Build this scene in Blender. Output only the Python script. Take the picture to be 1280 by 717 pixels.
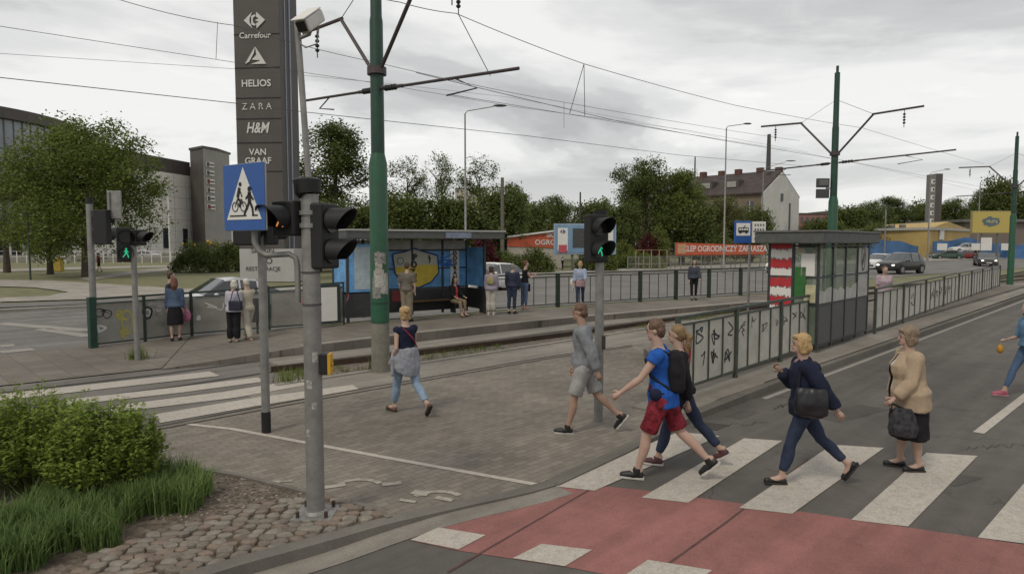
import bpy, bmesh, math, random
import numpy as np
from mathutils import Vector, Matrix, noise, Euler
random.seed(7); rng = np.random.default_rng(7)
R = math.radians
scene = bpy.context.scene
for o in list(bpy.data.objects): bpy.data.objects.remove(o)

# ------------------------------------------------------------------ camera
FX, CX, CY, CH = 830.0, 640.0, 358.5, 2.6
TH = math.atan(55.5 / FX)
cam_d = bpy.data.cameras.new('camera'); cam = bpy.data.objects.new('camera', cam_d)
scene.collection.objects.link(cam); scene.camera = cam
cam.location = (0, 0, CH); cam.rotation_euler = (math.pi / 2 - TH, 0, 0)
cam_d.sensor_width = 36; cam_d.lens = FX / 1280 * 36; cam_d.clip_end = 4000; cam_d.clip_start = 0.05

# ------------------------------------------------------------------ world, sun, exposure
SUN_EL, SUN_AZ = R(52), R(215)
w = bpy.data.worlds.new('World'); scene.world = w; w.use_nodes = True
nt = w.node_tree; nt.nodes.clear(); N = nt.nodes.new; L = nt.links.new
out = N('ShaderNodeOutputWorld'); bg = N('ShaderNodeBackground'); L(bg.outputs[0], out.inputs[0])
sky = N('ShaderNodeTexSky'); sky.sky_type = 'NISHITA'; sky.sun_disc = False
sky.sun_elevation = SUN_EL; sky.sun_rotation = SUN_AZ
bg.inputs['Strength'].default_value = 0.1
tc = N('ShaderNodeTexCoord'); sep = N('ShaderNodeSeparateXYZ'); L(tc.outputs['Generated'], sep.inputs[0])
def M_(op, a, b=None, c=None, clamp=False):
    n = N('ShaderNodeMath'); n.operation = op; n.use_clamp = clamp
    for i, v in enumerate((a, b, c)):
        if v is None: continue
        if isinstance(v, (int, float)): n.inputs[i].default_value = v
        else: L(v, n.inputs[i])
    return n.outputs[0]
zz = M_('MAXIMUM', sep.outputs[2], 0.0)
den = M_('ADD', zz, 0.16)
px_ = M_('DIVIDE', sep.outputs[0], den); py_ = M_('DIVIDE', sep.outputs[1], den)
cmb = N('ShaderNodeCombineXYZ'); L(px_, cmb.inputs[0]); L(py_, cmb.inputs[1])
def wnoise(scale, detail, rough, off, dist=0.0):
    mp = N('ShaderNodeMapping'); mp.inputs['Location'].default_value = off; L(cmb.outputs[0], mp.inputs[0])
    n = N('ShaderNodeTexNoise'); n.inputs['Scale'].default_value = scale; n.inputs['Detail'].default_value = detail
    n.inputs['Roughness'].default_value = rough; n.inputs['Distortion'].default_value = dist
    L(mp.outputs[0], n.inputs['Vector']); return n.outputs[0]
n1 = wnoise(0.62, 8, 0.55, (3.6, 1.2, 0), 0.35); n2 = wnoise(1.9, 8, 0.6, (8.3, 4.1, 0), 0.3)
def ramp(fac, stops):
    r = N('ShaderNodeValToRGB'); L(fac, r.inputs[0]); r.color_ramp.interpolation = 'EASE'
    while len(r.color_ramp.elements) < len(stops): r.color_ramp.elements.new(0.5)
    for e, (p, c) in zip(r.color_ramp.elements, stops): e.position = p; e.color = (*c, 1)
    return r.outputs[0]
cl = ramp(n1, [(0.38, (4.6, 4.62, 4.6)), (0.45, (5.7, 5.72, 5.65)), (0.50, (7.1, 7.1, 6.95)), (0.57, (8.6, 8.55, 8.3))])
hl = ramp(n2, [(0.55, (0, 0, 0)), (0.75, (1.1, 1.1, 1.05))])
addn = N('ShaderNodeMix'); addn.data_type = 'RGBA'; addn.blend_type = 'ADD'; addn.inputs[0].default_value = 1
L(cl, addn.inputs[6]); L(hl, addn.inputs[7])
# lighter and flatter towards the horizon
hf = M_('SUBTRACT', 1.0, M_('MULTIPLY', zz, 7.5), clamp=True)
hm = N('ShaderNodeMix'); hm.data_type = 'RGBA'; L(M_('MULTIPLY', hf, 0.85), hm.inputs[0])
L(addn.outputs[2], hm.inputs[6]); hm.inputs[7].default_value = (7.7, 7.66, 7.45, 1)
sm = N('ShaderNodeMix'); sm.data_type = 'RGBA'; sm.inputs[0].default_value = 0.93
L(sky.outputs[0], sm.inputs[6]); L(hm.outputs[2], sm.inputs[7]); L(sm.outputs[2], bg.inputs[0])
sun_d = bpy.data.lights.new('sun', 'SUN'); sun = bpy.data.objects.new('sun', sun_d); scene.collection.objects.link(sun)
sun_d.energy = 1.35; sun_d.angle = R(14); sun_d.color = (1, 0.91, 0.78)
_sv = Vector((math.sin(SUN_AZ) * math.cos(SUN_EL), math.cos(SUN_AZ) * math.cos(SUN_EL), math.sin(SUN_EL)))
sun.rotation_euler = _sv.to_track_quat('Z', 'Y').to_euler(); sun.location = (0, 0, 30)
vs = scene.view_settings; vs.view_transform = 'Standard'; vs.look = 'None'; vs.exposure = 0.13; vs.gamma = 1
scene.render.resolution_x = 1024; scene.render.resolution_y = 573

# ------------------------------------------------------------------ survey helpers (photo pixel -> real position)
def ray(u, v):
    x = (u - CX) / FX; y = (CY - v) / FX
    return Vector((x, math.cos(TH) + y * math.sin(TH), -math.sin(TH) + y * math.cos(TH)))
O = Vector((0, 0, CH))
def G(u, v, z=0.0):
    d = ray(u, v); t = (z - CH) / d.z; p = O + d * t; p.z = z; return p
def D(u, v, Y): d = ray(u, v); return O + d * (Y / d.y)
def P(u, v, c): d = ray(u, v); return O + d * (c / (d.y - d.x))      # on the vertical plane y - x = c
def hz(v, Y): return D(640, v, Y).z
A45 = R(45); DIR = Vector((math.cos(A45), math.sin(A45), 0)); PER = Vector((-DIR.y, DIR.x, 0))

# ------------------------------------------------------------------ materials
def lin(c): return tuple(((x / 255) / 12.92 if x / 255 <= 0.04045 else ((x / 255 + 0.055) / 1.055) ** 2.4) for x in c)
MATS = {}
def mat(name, col, rough=0.7, metal=0.0, var=0.25, scale=6.0, bump=0.0, bscale=60.0, emit=None, alpha=None, trans=0.0, spec=0.4, srgb=False, dirt=0.0, coat=0.0):
    if name in MATS: return MATS[name]
    if srgb: col = lin(col)
    m = bpy.data.materials.new(name); m.use_nodes = True; t = m.node_tree; b = t.nodes['Principled BSDF']
    b.inputs['Roughness'].default_value = rough; b.inputs['Metallic'].default_value = metal
    b.inputs['Specular IOR Level'].default_value = spec; b.inputs['Coat Weight'].default_value = coat
    tcn = t.nodes.new('ShaderNodeTexCoord')
    if var > 0:
        n = t.nodes.new('ShaderNodeTexNoise'); n.inputs['Scale'].default_value = scale; n.inputs['Detail'].default_value = 6
        n.inputs['Roughness'].default_value = 0.65; t.links.new(tcn.outputs['Object'], n.inputs['Vector'])
        r = t.nodes.new('ShaderNodeValToRGB'); t.links.new(n.outputs[0], r.inputs[0])
        lo = tuple(c * (1 - var) for c in col); hi = tuple(min(1, c * (1 + var)) for c in col)
        r.color_ramp.elements[0].position = 0.3; r.color_ramp.elements[0].color = (*lo, 1)
        r.color_ramp.elements[1].position = 0.7; r.color_ramp.elements[1].color = (*hi, 1)
        src = r.outputs[0]
        if dirt > 0:
            n3 = t.nodes.new('ShaderNodeTexNoise'); n3.inputs['Scale'].default_value = scale * 0.35; n3.inputs['Detail'].default_value = 8
            n3.inputs['Roughness'].default_value = 0.75; t.links.new(tcn.outputs['Object'], n3.inputs['Vector'])
            rr = t.nodes.new('ShaderNodeValToRGB'); t.links.new(n3.outputs[0], rr.inputs[0])
            rr.color_ramp.elements[0].position = 0.45; rr.color_ramp.elements[0].color = (0, 0, 0, 1)
            rr.color_ramp.elements[1].position = 0.75; rr.color_ramp.elements[1].color = (dirt,) * 3 + (1,)
            mx = t.nodes.new('ShaderNodeMix'); mx.data_type = 'RGBA'; t.links.new(rr.outputs[0], mx.inputs[0])
            t.links.new(src, mx.inputs[6]); mx.inputs[7].default_value = (0.07, 0.06, 0.05, 1); src = mx.outputs[2]
        t.links.new(src, b.inputs['Base Color'])
    else: b.inputs['Base Color'].default_value = (*col, 1)
    if bump > 0:
        n2 = t.nodes.new('ShaderNodeTexNoise'); n2.inputs['Scale'].default_value = bscale; n2.inputs['Detail'].default_value = 4
        t.links.new(tcn.outputs['Object'], n2.inputs['Vector'])
        bp = t.nodes.new('ShaderNodeBump'); bp.inputs['Strength'].default_value = bump; bp.inputs['Distance'].default_value = 0.01
        t.links.new(n2.outputs[0], bp.inputs['Height']); t.links.new(bp.outputs[0], b.inputs['Normal'])
    if emit: b.inputs['Emission Color'].default_value = (*emit[0], 1); b.inputs['Emission Strength'].default_value = emit[1]
    if trans: b.inputs['Transmission Weight'].default_value = trans; b.inputs['IOR'].default_value = 1.1
    if alpha is not None: b.inputs['Alpha'].default_value = alpha
    MATS[name] = m; return m
def leafmat(name, dark, light, transl=0.3):
    if name in MATS: return MATS[name]
    m = bpy.data.materials.new(name); m.use_nodes = True; t = m.node_tree; t.nodes.clear(); n = t.nodes.new; l = t.links.new
    o = n('ShaderNodeOutputMaterial'); mx = n('ShaderNodeMixShader'); a = n('ShaderNodeBsdfPrincipled'); b = n('ShaderNodeBsdfTranslucent')
    a.inputs['Roughness'].default_value = 0.6; a.inputs['Specular IOR Level'].default_value = 0.25
    g = n('ShaderNodeNewGeometry'); tcn = n('ShaderNodeTexCoord'); ns = n('ShaderNodeTexNoise'); ns.inputs['Scale'].default_value = 0.55; ns.inputs['Detail'].default_value = 3
    l(tcn.outputs['Object'], ns.inputs['Vector'])
    ad = n('ShaderNodeMath'); ad.operation = 'MULTIPLY_ADD'; l(g.outputs['Random Per Island'], ad.inputs[0]); ad.inputs[1].default_value = 0.38
    sb = n('ShaderNodeMath'); sb.operation = 'SUBTRACT'; l(ns.outputs[0], sb.inputs[0]); sb.inputs[1].default_value = 0.16; l(sb.outputs[0], ad.inputs[2])
    r = n('ShaderNodeValToRGB'); l(ad.outputs[0], r.inputs[0]); r.color_ramp.elements[0].color = (*dark, 1); r.color_ramp.elements[1].color = (*light, 1)
    l(r.outputs[0], a.inputs['Base Color']); l(r.outputs[0], b.inputs['Color']); mx.inputs[0].default_value = transl
    l(a.outputs[0], mx.inputs[1]); l(b.outputs[0], mx.inputs[2]); l(mx.outputs[0], o.inputs[0]); MATS[name] = m; return m

# ------------------------------------------------------------------ mesh helpers
C = scene.collection
class MB:
    def __init__(s): s.v = []; s.f = []; s.m = []
    def add(s, vs_, fs, mi=0):
        b = len(s.v); s.v += [tuple(v) for v in vs_]; s.f += [tuple(b + i for i in f) for f in fs]; s.m += [mi] * len(fs)
    def box(s, c, sz, rz=0.0, mi=0, taper=1.0, M=None):
        x, y, z = [a / 2 for a in sz]; vs_ = []
        for k in (-1, 1):
            t = taper if k > 0 else 1
            for a, b in ((-1, -1), (1, -1), (1, 1), (-1, 1)): vs_.append(Vector((a * x * t, b * y * t, k * z)))
        if M is not None: vs_ = [M @ v for v in vs_]
        elif rz: rm = Matrix.Rotation(rz, 3, 'Z'); vs_ = [rm @ v for v in vs_]
        vs_ = [v + Vector(c) for v in vs_]
        s.add(vs_, [(0, 3, 2, 1), (4, 5, 6, 7), (0, 1, 5, 4), (1, 2, 6, 5), (2, 3, 7, 6), (3, 0, 4, 7)], mi)
    def bar(s, a, b, wd, ht, mi=0):                      # box beam between two points
        a, b = Vector(a), Vector(b); d = b - a; L_ = d.length
        if L_ < 1e-6: return
        d /= L_; up = Vector((0, 0, 1)) if abs(d.z) < 0.95 else Vector((0, 1, 0))
        sd = d.cross(up).normalized(); up = sd.cross(d); vs_ = []
        for p in (a, b):
            for i, j in ((-1, -1), (1, -1), (1, 1), (-1, 1)): vs_.append(p + sd * i * wd / 2 + up * j * ht / 2)
        s.add(vs_, [(0, 3, 2, 1), (4, 5, 6, 7), (0, 1, 5, 4), (1, 2, 6, 5), (2, 3, 7, 6), (3, 0, 4, 7)], mi)
    def rings(s, rings, mi=0, cap=True):
        n = len(rings[0]); b = len(s.v)
        for r in rings: s.v += [tuple(p) for p in r]
        for i in range(len(rings) - 1):
            for j in range(n):
                k = (j + 1) % n; s.f.append((b + i * n + j, b + i * n + k, b + (i + 1) * n + k, b + (i + 1) * n + j)); s.m.append(mi)
        if cap:
            s.f.append(tuple(b + j for j in reversed(range(n)))); s.m.append(mi)
            e = b + (len(rings) - 1) * n; s.f.append(tuple(e + j for j in range(n))); s.m.append(mi)
    def tube(s, pts, rad, seg=10, mi=0, rnd=False, flat=1.0, flatend=False):
        pts = [Vector(p) for p in pts]
        if isinstance(rad, (int, float)): rad = [rad] * len(pts)
        rad = list(rad)
        if rnd:                                          # rounded ends
            d0 = (pts[0] - pts[1]).normalized(); d1 = (pts[-1] - pts[-2]).normalized()
            p0, r0, p1, r1 = pts[0], rad[0], pts[-1], rad[-1]
            pts = [p0 + d0 * r0 * k for k in (0.97, 0.7, 0.38)] + pts + ([] if flatend else [p1 + d1 * r1 * k for k in (0.38, 0.7, 0.97)])
            rad = [r0 * k for k in (0.25, 0.71, 0.92)] + rad + ([] if flatend else [r1 * k for k in (0.92, 0.71, 0.25)])
        rs = []; prev = None
        for i, p in enumerate(pts):
            d = (pts[min(i + 1, len(pts) - 1)] - pts[max(i - 1, 0)])
            d = d.normalized() if d.length > 1e-9 else Vector((0, 0, 1))
            if prev is None:
                ref = Vector((1, 0, 0)) if abs(d.x) < 0.9 else Vector((0, 1, 0)); sd = (ref - d * ref.dot(d)).normalized()
            else: sd = (prev - d * prev.dot(d)).normalized()
            prev = sd; up = d.cross(sd)
            rs.append([p + sd * math.cos(2 * math.pi * j / seg) * rad[i] + up * math.sin(2 * math.pi * j / seg) * rad[i] * flat for j in range(seg)])
        s.rings(rs, mi)
    def ball(s, c, r, seg=12, rg=8, mi=0, M=None):
        c = Vector(c); r = Vector(r if hasattr(r, '__len__') else (r, r, r)); rs = []
        for i in range(rg + 1):
            a = math.pi * (i + 0.02) / (rg + 0.04) - math.pi / 2; q = []
            for j in range(seg):
                b = 2 * math.pi * j / seg; v = Vector((math.cos(a) * math.cos(b) * r.x, math.cos(a) * math.sin(b) * r.y, math.sin(a) * r.z))
                if M is not None: v = M @ v
                q.append(c + v)
            rs.append(q)
        s.rings(rs, mi)
    def cyl(s, a, b, r, seg=16, mi=0, r2=None): s.tube([a, b], [r, r if r2 is None else r2], seg, mi)
    def prism(s, poly, z0, z1, mi=0):                    # poly = [(x, y)]
        n = len(poly); s.add([(p[0], p[1], z0) for p in poly] + [(p[0], p[1], z1) for p in poly],
            [tuple(reversed(range(n))), tuple(range(n, 2 * n))] + [(i, (i + 1) % n, n + (i + 1) % n, n + i) for i in range(n)], mi)
    def plate(s, poly, y0, y1, mi=0):                    # poly in x,z, thickness along y
        n = len(poly); s.add([(p[0], y0, p[1]) for p in poly] + [(p[0], y1, p[1]) for p in poly],
            [tuple(range(n)), tuple(reversed(range(n, 2 * n)))] + [(i, n + i, n + (i + 1) % n, (i + 1) % n) for i in range(n)], mi)
    def build(s, name, mats, parent=None, smooth=False, bevel=0.0, loc=None, rz=0.0):
        me = bpy.data.meshes.new(name); me.from_pydata(s.v, [], s.f)
        mats = mats if isinstance(mats, (list, tuple)) else [mats]
        for m in mats: me.materials.append(m)
        if len(mats) > 1: me.polygons.foreach_set('material_index', s.m)
        bm_ = bmesh.new(); bm_.from_mesh(me); bmesh.ops.recalc_face_normals(bm_, faces=bm_.faces[:]); bm_.to_mesh(me); bm_.free()
        if smooth: me.polygons.foreach_set('use_smooth', [True] * len(me.polygons))
        me.update(); o = bpy.data.objects.new(name, me); C.objects.link(o)
        if smooth:
            try: me.set_sharp_from_angle(angle=R(40))
            except Exception: pass
        if bevel: bv = o.modifiers.new('bevel', 'BEVEL'); bv.width = bevel; bv.segments = 2; bv.limit_method = 'ANGLE'
        if parent is not None: o.parent = parent
        if loc is not None: o.location = loc
        o.rotation_euler.z = rz
        return o
def tag(o, label, cat=None, group=None, kind=None):
    if label: o['label'] = label
    if cat: o['category'] = cat
    if group: o['group'] = group
    if kind: o['kind'] = kind
    return o
def thing(name, label, cat, loc=(0, 0, 0), rz=0.0, group=None):
    o = bpy.data.objects.new(name, None); C.objects.link(o); o.location = loc; o.rotation_euler.z = rz; o.empty_display_size = 0.2
    return tag(o, label, cat, group)
def copy_tree(o, parent=None):
    c = o.copy(); C.objects.link(c); c.parent = parent
    for ch in [x for x in bpy.data.objects if x.parent == o]: copy_tree(ch, c)
    return c
def npmesh(name, verts, nper, m, parent=None, smooth=False):     # verts (n*nper,3): each nper verts one face
    n = len(verts) // nper; me = bpy.data.meshes.new(name); me.vertices.add(len(verts)); me.vertices.foreach_set('co', verts.astype(np.float32).ravel())
    me.loops.add(n * nper); me.loops.foreach_set('vertex_index', np.arange(n * nper, dtype=np.int32))
    me.polygons.add(n); me.polygons.foreach_set('loop_start', np.arange(0, n * nper, nper, dtype=np.int32)); me.polygons.foreach_set('loop_total', np.full(n, nper, dtype=np.int32))
    me.update(calc_edges=True); me.validate(); me.materials.append(m); o = bpy.data.objects.new(name, me); C.objects.link(o)
    if parent is not None: o.parent = parent
    return o
def text(s, size, m, parent, loc, rz=0.0, name='lettering', ext=0.004, align='CENTER', bold=0.0, sx=1.0, shear=0.0, flat=False):
    cu = bpy.data.curves.new(name, 'FONT'); cu.body = s; cu.size = size; cu.extrude = ext; cu.align_x = align; cu.align_y = 'CENTER'; cu.offset = bold; cu.shear = shear
    cu.resolution_u = 3; t = bpy.data.objects.new('tmp', cu); C.objects.link(t); bpy.context.view_layer.update()
    me = bpy.data.meshes.new_from_object(t.evaluated_get(bpy.context.evaluated_depsgraph_get())); bpy.data.objects.remove(t)
    me.materials.clear(); me.materials.append(m)
    o = bpy.data.objects.new(name, me); C.objects.link(o); o.parent = parent; o.location = loc
    o.rotation_euler = (0 if flat else math.pi / 2, 0, rz); o.scale = (sx, 1, 1); return o
def struct(name, poly, z, m, z0=None):
    b = MB(); poly = [(p[0], p[1]) for p in poly]
    if z0 is None:
        b.add([(x, y, z) for x, y in poly], [tuple(range(len(poly)))])
    else: b.prism(poly, z0, z)
    o = b.build(name, m); tag(o, None, None, None, 'structure')
    if z0 is None:
        if o.data.polygons and o.data.polygons[0].normal.z < 0: o.data.flip_normals()
    return o
def strip(name, pts, wd, z, z0, m, side=0.0, kind='structure'):       # ribbon along a line
    b = MB(); pts = [Vector((p[0], p[1], 0)) for p in pts]; Lp = []; Rp = []
    for i, p in enumerate(pts):
        d = (pts[min(i + 1, len(pts) - 1)] - pts[max(i - 1, 0)]).normalized(); n = Vector((-d.y, d.x, 0))
        Lp.append(p + n * wd * (0.5 + side)); Rp.append(p - n * wd * (0.5 - side))
    zs = z if isinstance(z, (list, tuple)) else [z] * len(pts)
    for i in range(len(pts) - 1):
        q = [Lp[i], Rp[i], Rp[i + 1], Lp[i + 1]]; zt = [zs[i], zs[i], zs[i + 1], zs[i + 1]]
        if z0 is None: b.add([(p.x, p.y, h) for p, h in zip(q, zt)], [(0, 1, 2, 3)])
        else: b.add([(p.x, p.y, z0) for p in q] + [(p.x, p.y, h) for p, h in zip(q, zt)], [(3, 2, 1, 0), (4, 5, 6, 7), (1, 2, 6, 5), (3, 0, 4, 7)] + ([(0, 1, 5, 4)] if i == 0 else []) + ([(2, 3, 7, 6)] if i == len(pts) - 2 else []))
    o = b.build(name, m); tag(o, None, None, None, kind); return o
# ================================================================== GROUND AND SETTING
def groundmat(name, kind, col, col2=None, bump=0.3):
    m = bpy.data.materials.new(name); m.use_nodes = True; t = m.node_tree; n = t.nodes.new; l = t.links.new
    b = t.nodes['Principled BSDF']; b.inputs['Roughness'].default_value = 0.85; b.inputs['Specular IOR Level'].default_value = 0.3
    tcn = n('ShaderNodeTexCoord'); mp = n('ShaderNodeMapping'); l(tcn.outputs['Object'], mp.inputs[0]); mp.inputs['Rotation'].default_value = (0, 0, R(-45))
    def noi(sc, det=6, ro=0.6, dist=0.0):
        q = n('ShaderNodeTexNoise'); q.inputs['Scale'].default_value = sc; q.inputs['Detail'].default_value = det
        q.inputs['Roughness'].default_value = ro; q.inputs['Distortion'].default_value = dist; l(mp.outputs[0], q.inputs['Vector']); return q.outputs[0]
    def rmp(f, st):
        r = n('ShaderNodeValToRGB'); l(f, r.inputs[0])
        while len(r.color_ramp.elements) < len(st): r.color_ramp.elements.new(0.5)
        for e, (p, c) in zip(r.color_ramp.elements, st): e.position = p; e.color = (*(c if hasattr(c, '__len__') else (c,) * 3), 1)
        return r.outputs[0]
    def mix(a, c, f, mode='MULTIPLY'):
        x = n('ShaderNodeMix'); x.data_type = 'RGBA'; x.blend_type = mode
        if isinstance(f, float): x.inputs[0].default_value = f
        else: l(f, x.inputs[0])
        for i, v in ((6, a), (7, c)):
            if isinstance(v, tuple): x.inputs[i].default_value = (*v, 1)
            else: l(v, x.inputs[i])
        return x.outputs[2]
    big = rmp(noi(0.45, 5, 0.6, 0.4), [(0.3, 0.78), (0.7, 1.16)]); mid = rmp(noi(3.5, 6, 0.7), [(0.3, 0.86), (0.7, 1.12)])
    fine = rmp(noi(90, 3, 0.8), [(0.25, 0.62), (0.75, 1.35)])
    h = noi(70, 3)
    sv_ = n('ShaderNodeMapping'); sv_.inputs['Scale'].default_value = (.12, 2.6, 1); l(mp.outputs[0], sv_.inputs[0]); sn_ = n('ShaderNodeTexNoise'); sn_.inputs['Scale'].default_value = 1.0; sn_.inputs['Detail'].default_value = 5; l(sv_.outputs[0], sn_.inputs['Vector']); streak = rmp(sn_.outputs[0], [(0.32, 0.80), (0.66, 1.14)])
    if kind == 'asphalt':
        base = mix(mix(mix(col, big, 1.0), mid, 1.0), fine, 0.8)
        vo = n('ShaderNodeTexVoronoi'); vo.feature = 'DISTANCE_TO_EDGE'; vo.inputs['Scale'].default_value = 0.55
        dm = n('ShaderNodeVectorMath'); dm.operation = 'ADD'; nn = n('ShaderNodeTexNoise'); nn.inputs['Scale'].default_value = 1.6; nn.inputs['Detail'].default_value = 6; l(mp.outputs[0], nn.inputs['Vector'])
        l(mp.outputs[0], dm.inputs[0]); l(nn.outputs['Color'], dm.inputs[1]); l(dm.outputs[0], vo.inputs['Vector'])
        ck = rmp(vo.outputs['Distance'], [(0.004, 0.6), (0.012, 1.0)])
        msk = rmp(noi(0.8, 2), [(0.5, 0.0), (0.6, 0.8)]); base = mix(mix(base, ck, msk), streak, 1.0)
        l(base, b.inputs['Base Color'])
    elif kind == 'paver':
        br = n('ShaderNodeTexBrick'); l(mp.outputs[0], br.inputs['Vector']); br.inputs['Scale'].default_value = 1.0
        br.inputs['Brick Width'].default_value = 0.2; br.inputs['Row Height'].default_value = 0.1; br.inputs['Mortar Size'].default_value = 0.006
        br.inputs['Color1'].default_value = (*[c * 0.9 for c in col], 1); br.inputs['Color2'].default_value = (*[c * 1.12 for c in (col2 or col)], 1)
        br.inputs['Mortar'].default_value = (*[c * 0.66 for c in col], 1); br.inputs['Mortar Smooth'].default_value = 0.4
        base = mix(mix(mix(br.outputs['Color'], big, 1.0), mid, 1.0), fine, 0.5)
        st = rmp(noi(1.1, 4, 0.7, 0.6), [(0.60, 0.0), (0.72, 0.4)]); base = mix(base, (0.27, 0.24, 0.19), st, 'MIX')
        l(base, b.inputs['Base Color']); h = br.outputs['Fac']
    elif kind == 'slab':
        br = n('ShaderNodeTexBrick'); l(mp.outputs[0], br.inputs['Vector']); br.inputs['Scale'].default_value = 1.0; br.offset = 0.0
        br.inputs['Brick Width'].default_value = 0.5; br.inputs['Row Height'].default_value = 0.5; br.inputs['Mortar Size'].default_value = 0.008
        br.inputs['Color1'].default_value = (*[c * 0.92 for c in col], 1); br.inputs['Color2'].default_value = (*[c * 1.1 for c in col], 1)
        br.inputs['Mortar'].default_value = (*[c * 0.6 for c in col], 1)
        l(mix(mix(mix(br.outputs['Color'], big, 1.0), mid, 1.0), fine, 0.5), b.inputs['Base Color'])
    elif kind == 'grass':
        gr = rmp(noi(1.6, 8, 0.75), [(0.3, col), (0.55, col2), (0.75, tuple(c * 1.35 for c in col2))])
        l(mix(mix(gr, fine, 0.9), big, 0.8), b.inputs['Base Color'])
    elif kind == 'gravel':
        vo = n('ShaderNodeTexVoronoi'); vo.inputs['Scale'].default_value = 22; l(mp.outputs[0], vo.inputs['Vector'])
        g = rmp(vo.outputs['Color'], [(0.1, 0.55), (0.9, 1.5)]); base = mix(mix(mix(col, g, 1.0), mid, 1.0), fine, 0.7)
        wd = rmp(noi(2.2, 6, 0.8), [(0.55, 0.0), (0.68, 0.75)]); base = mix(base, col2, wd, 'MIX'); l(base, b.inputs['Base Color']); h = vo.outputs['Distance']
    elif kind == 'paint':
        wr = rmp(noi(9, 9, 0.85), [(0.36, 0.42), (0.5, 0.10), (0.62, 0.0)]); wr2 = rmp(noi(60, 4, 0.8), [(0.45, 0.35), (0.6, 0.0)])
        base = mix(mix(col, big, 0.7), col2, wr, 'MIX'); base = mix(base, col2, wr2, 'MIX'); l(base, b.inputs['Base Color'])
    elif kind == 'ghost':
        wr = rmp(noi(7, 9, 0.85), [(0.36, 0.0), (0.58, 0.8)]); l(mix(col2, col, wr, 'MIX'), b.inputs['Base Color'])
    elif kind == 'plain': l(mix(mix(mix(mix(col, big, 1.0), mid, 1.0), fine, 0.9), streak, 1.0), b.inputs['Base Color'])
    bp = n('ShaderNodeBump'); bp.inputs['Strength'].default_value = bump; bp.inputs['Distance'].default_value = 0.008
    l(h, bp.inputs['Height']); l(bp.outputs[0], b.inputs['Normal']); return m
m_asph = groundmat('asphalt', 'asphalt', (0.102, 0.093, 0.083))
m_asph2 = groundmat('asphalt_far', 'asphalt', (0.16, 0.152, 0.142))
m_asph3 = groundmat('asphalt_worn_crossing', 'asphalt', (0.15, 0.138, 0.122))
m_pave = groundmat('brick_paving', 'paver', (0.172, 0.152, 0.126), (0.186, 0.165, 0.138))
m_pave2 = groundmat('light_paving', 'paver', (0.20, 0.185, 0.158), (0.22, 0.2, 0.175))
m_conc = groundmat('concrete_ground', 'plain', (0.21, 0.192, 0.165)); m_kerb = groundmat('kerb_concrete', 'plain', (0.14, 0.128, 0.11))
m_kerbl = groundmat('kerb_light', 'plain', (0.27, 0.25, 0.22)); m_plat = groundmat('platform_surface', 'slab', (0.16, 0.142, 0.12))
m_side = groundmat('sidewalk_slabs', 'slab', (0.30, 0.275, 0.24)); m_grass = groundmat('dry_grass', 'grass', (0.10, 0.105, 0.05), (0.17, 0.165, 0.085))
m_grav = groundmat('ballast', 'gravel', (0.13, 0.11, 0.088), (0.09, 0.095, 0.035), 0.8); m_soil = groundmat('bark_mulch_soil', 'gravel', (0.115, 0.092, 0.072), (0.17, 0.14, 0.11), 1.0)
m_red = groundmat('red_cycle_surface', 'plain', (0.25, 0.11, 0.098)); m_paint = groundmat('road_paint', 'paint', (0.50, 0.465, 0.405), (0.15, 0.12, 0.105))
m_paintw = groundmat('worn_paint', 'ghost', (0.40, 0.375, 0.32), (0.172, 0.153, 0.126)); m_dark = groundmat('dark_joint', 'plain', (0.05, 0.045, 0.04))
m_paintf = groundmat('faded_road_line', 'paint', (0.33, 0.31, 0.275), (0.13, 0.12, 0.105))
def W(*px, z=0.0): return [G(u, v, z) for u, v in px]

struct('ground', [(-1500, -300), (1500, -300), (1500, 2500), (-1500, 2500)], -0.03, m_grass)
kerbpx = [(860, 525), (960, 488), (1120, 430), (1262, 378), (1330, 352)]
KL = W(*kerbpx); farR = KL[-1] + DIR * 200
nk0 = [G(60, 810), G(180, 757), G(290, 719), G(400, 687), G(480, 660), G(560, 636.5), G(690, 605), G(775, 566)]
nearK = []
for i_ in range(1, 6):
    for t_ in ((0, .25, .5, .75) if i_ < 5 else (0, .25, .5, .75, 1)):
        a0, a1, a2, a3 = nk0[i_ - 1:i_ + 3]; nearK.append(.5 * ((2 * a1) + (a2 - a0) * t_ + (2 * a0 - 5 * a1 + 4 * a2 - a3) * t_ * t_ + (3 * a1 - a0 - 3 * a2 + a3) * t_ ** 3))
kz = list(np.interp(range(21), [0, 8, 12, 16, 20], [.11, .10, .07, .03, .022]))
# main road, right and foreground
struct('road', nearK + KL + [farR, farR - PER * 15, Vector((18, -6, 0)), Vector((-6, -6, 0))], 0.0, m_asph)
# paved plaza between the road and the tramway
edgeL = [G(790, 432), G(682, 447), G(450, 487), G(186, 536), G(0, 566), G(-300, 610)]
struct('plaza_paving', [G(-900, 690), Vector((-12, 3.0, 0)), Vector((-4, 3, 0))] + nearK[1:] + [KL[0], G(868, 497), G(850, 440), G(835, 424)] + edgeL, 0.012, m_pave)
wk = [G(300, 489), G(345, 482), G(450, 466), G(560, 449), G(640, 437), G(860, 403), G(960, 388), G(1090, 373), G(1290, 352)]
struct('light_paving_strip', [G(300, 489), G(330, 507), G(450, 487), G(682, 447), G(790, 432), G(835, 424), G(870, 430), G(1100, 392), G(1290, 358), G(1290, 352), G(1090, 373), G(960, 388), G(860, 403), G(640, 437), G(450, 466), G(345, 482)], 0.006, m_conc)
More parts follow.
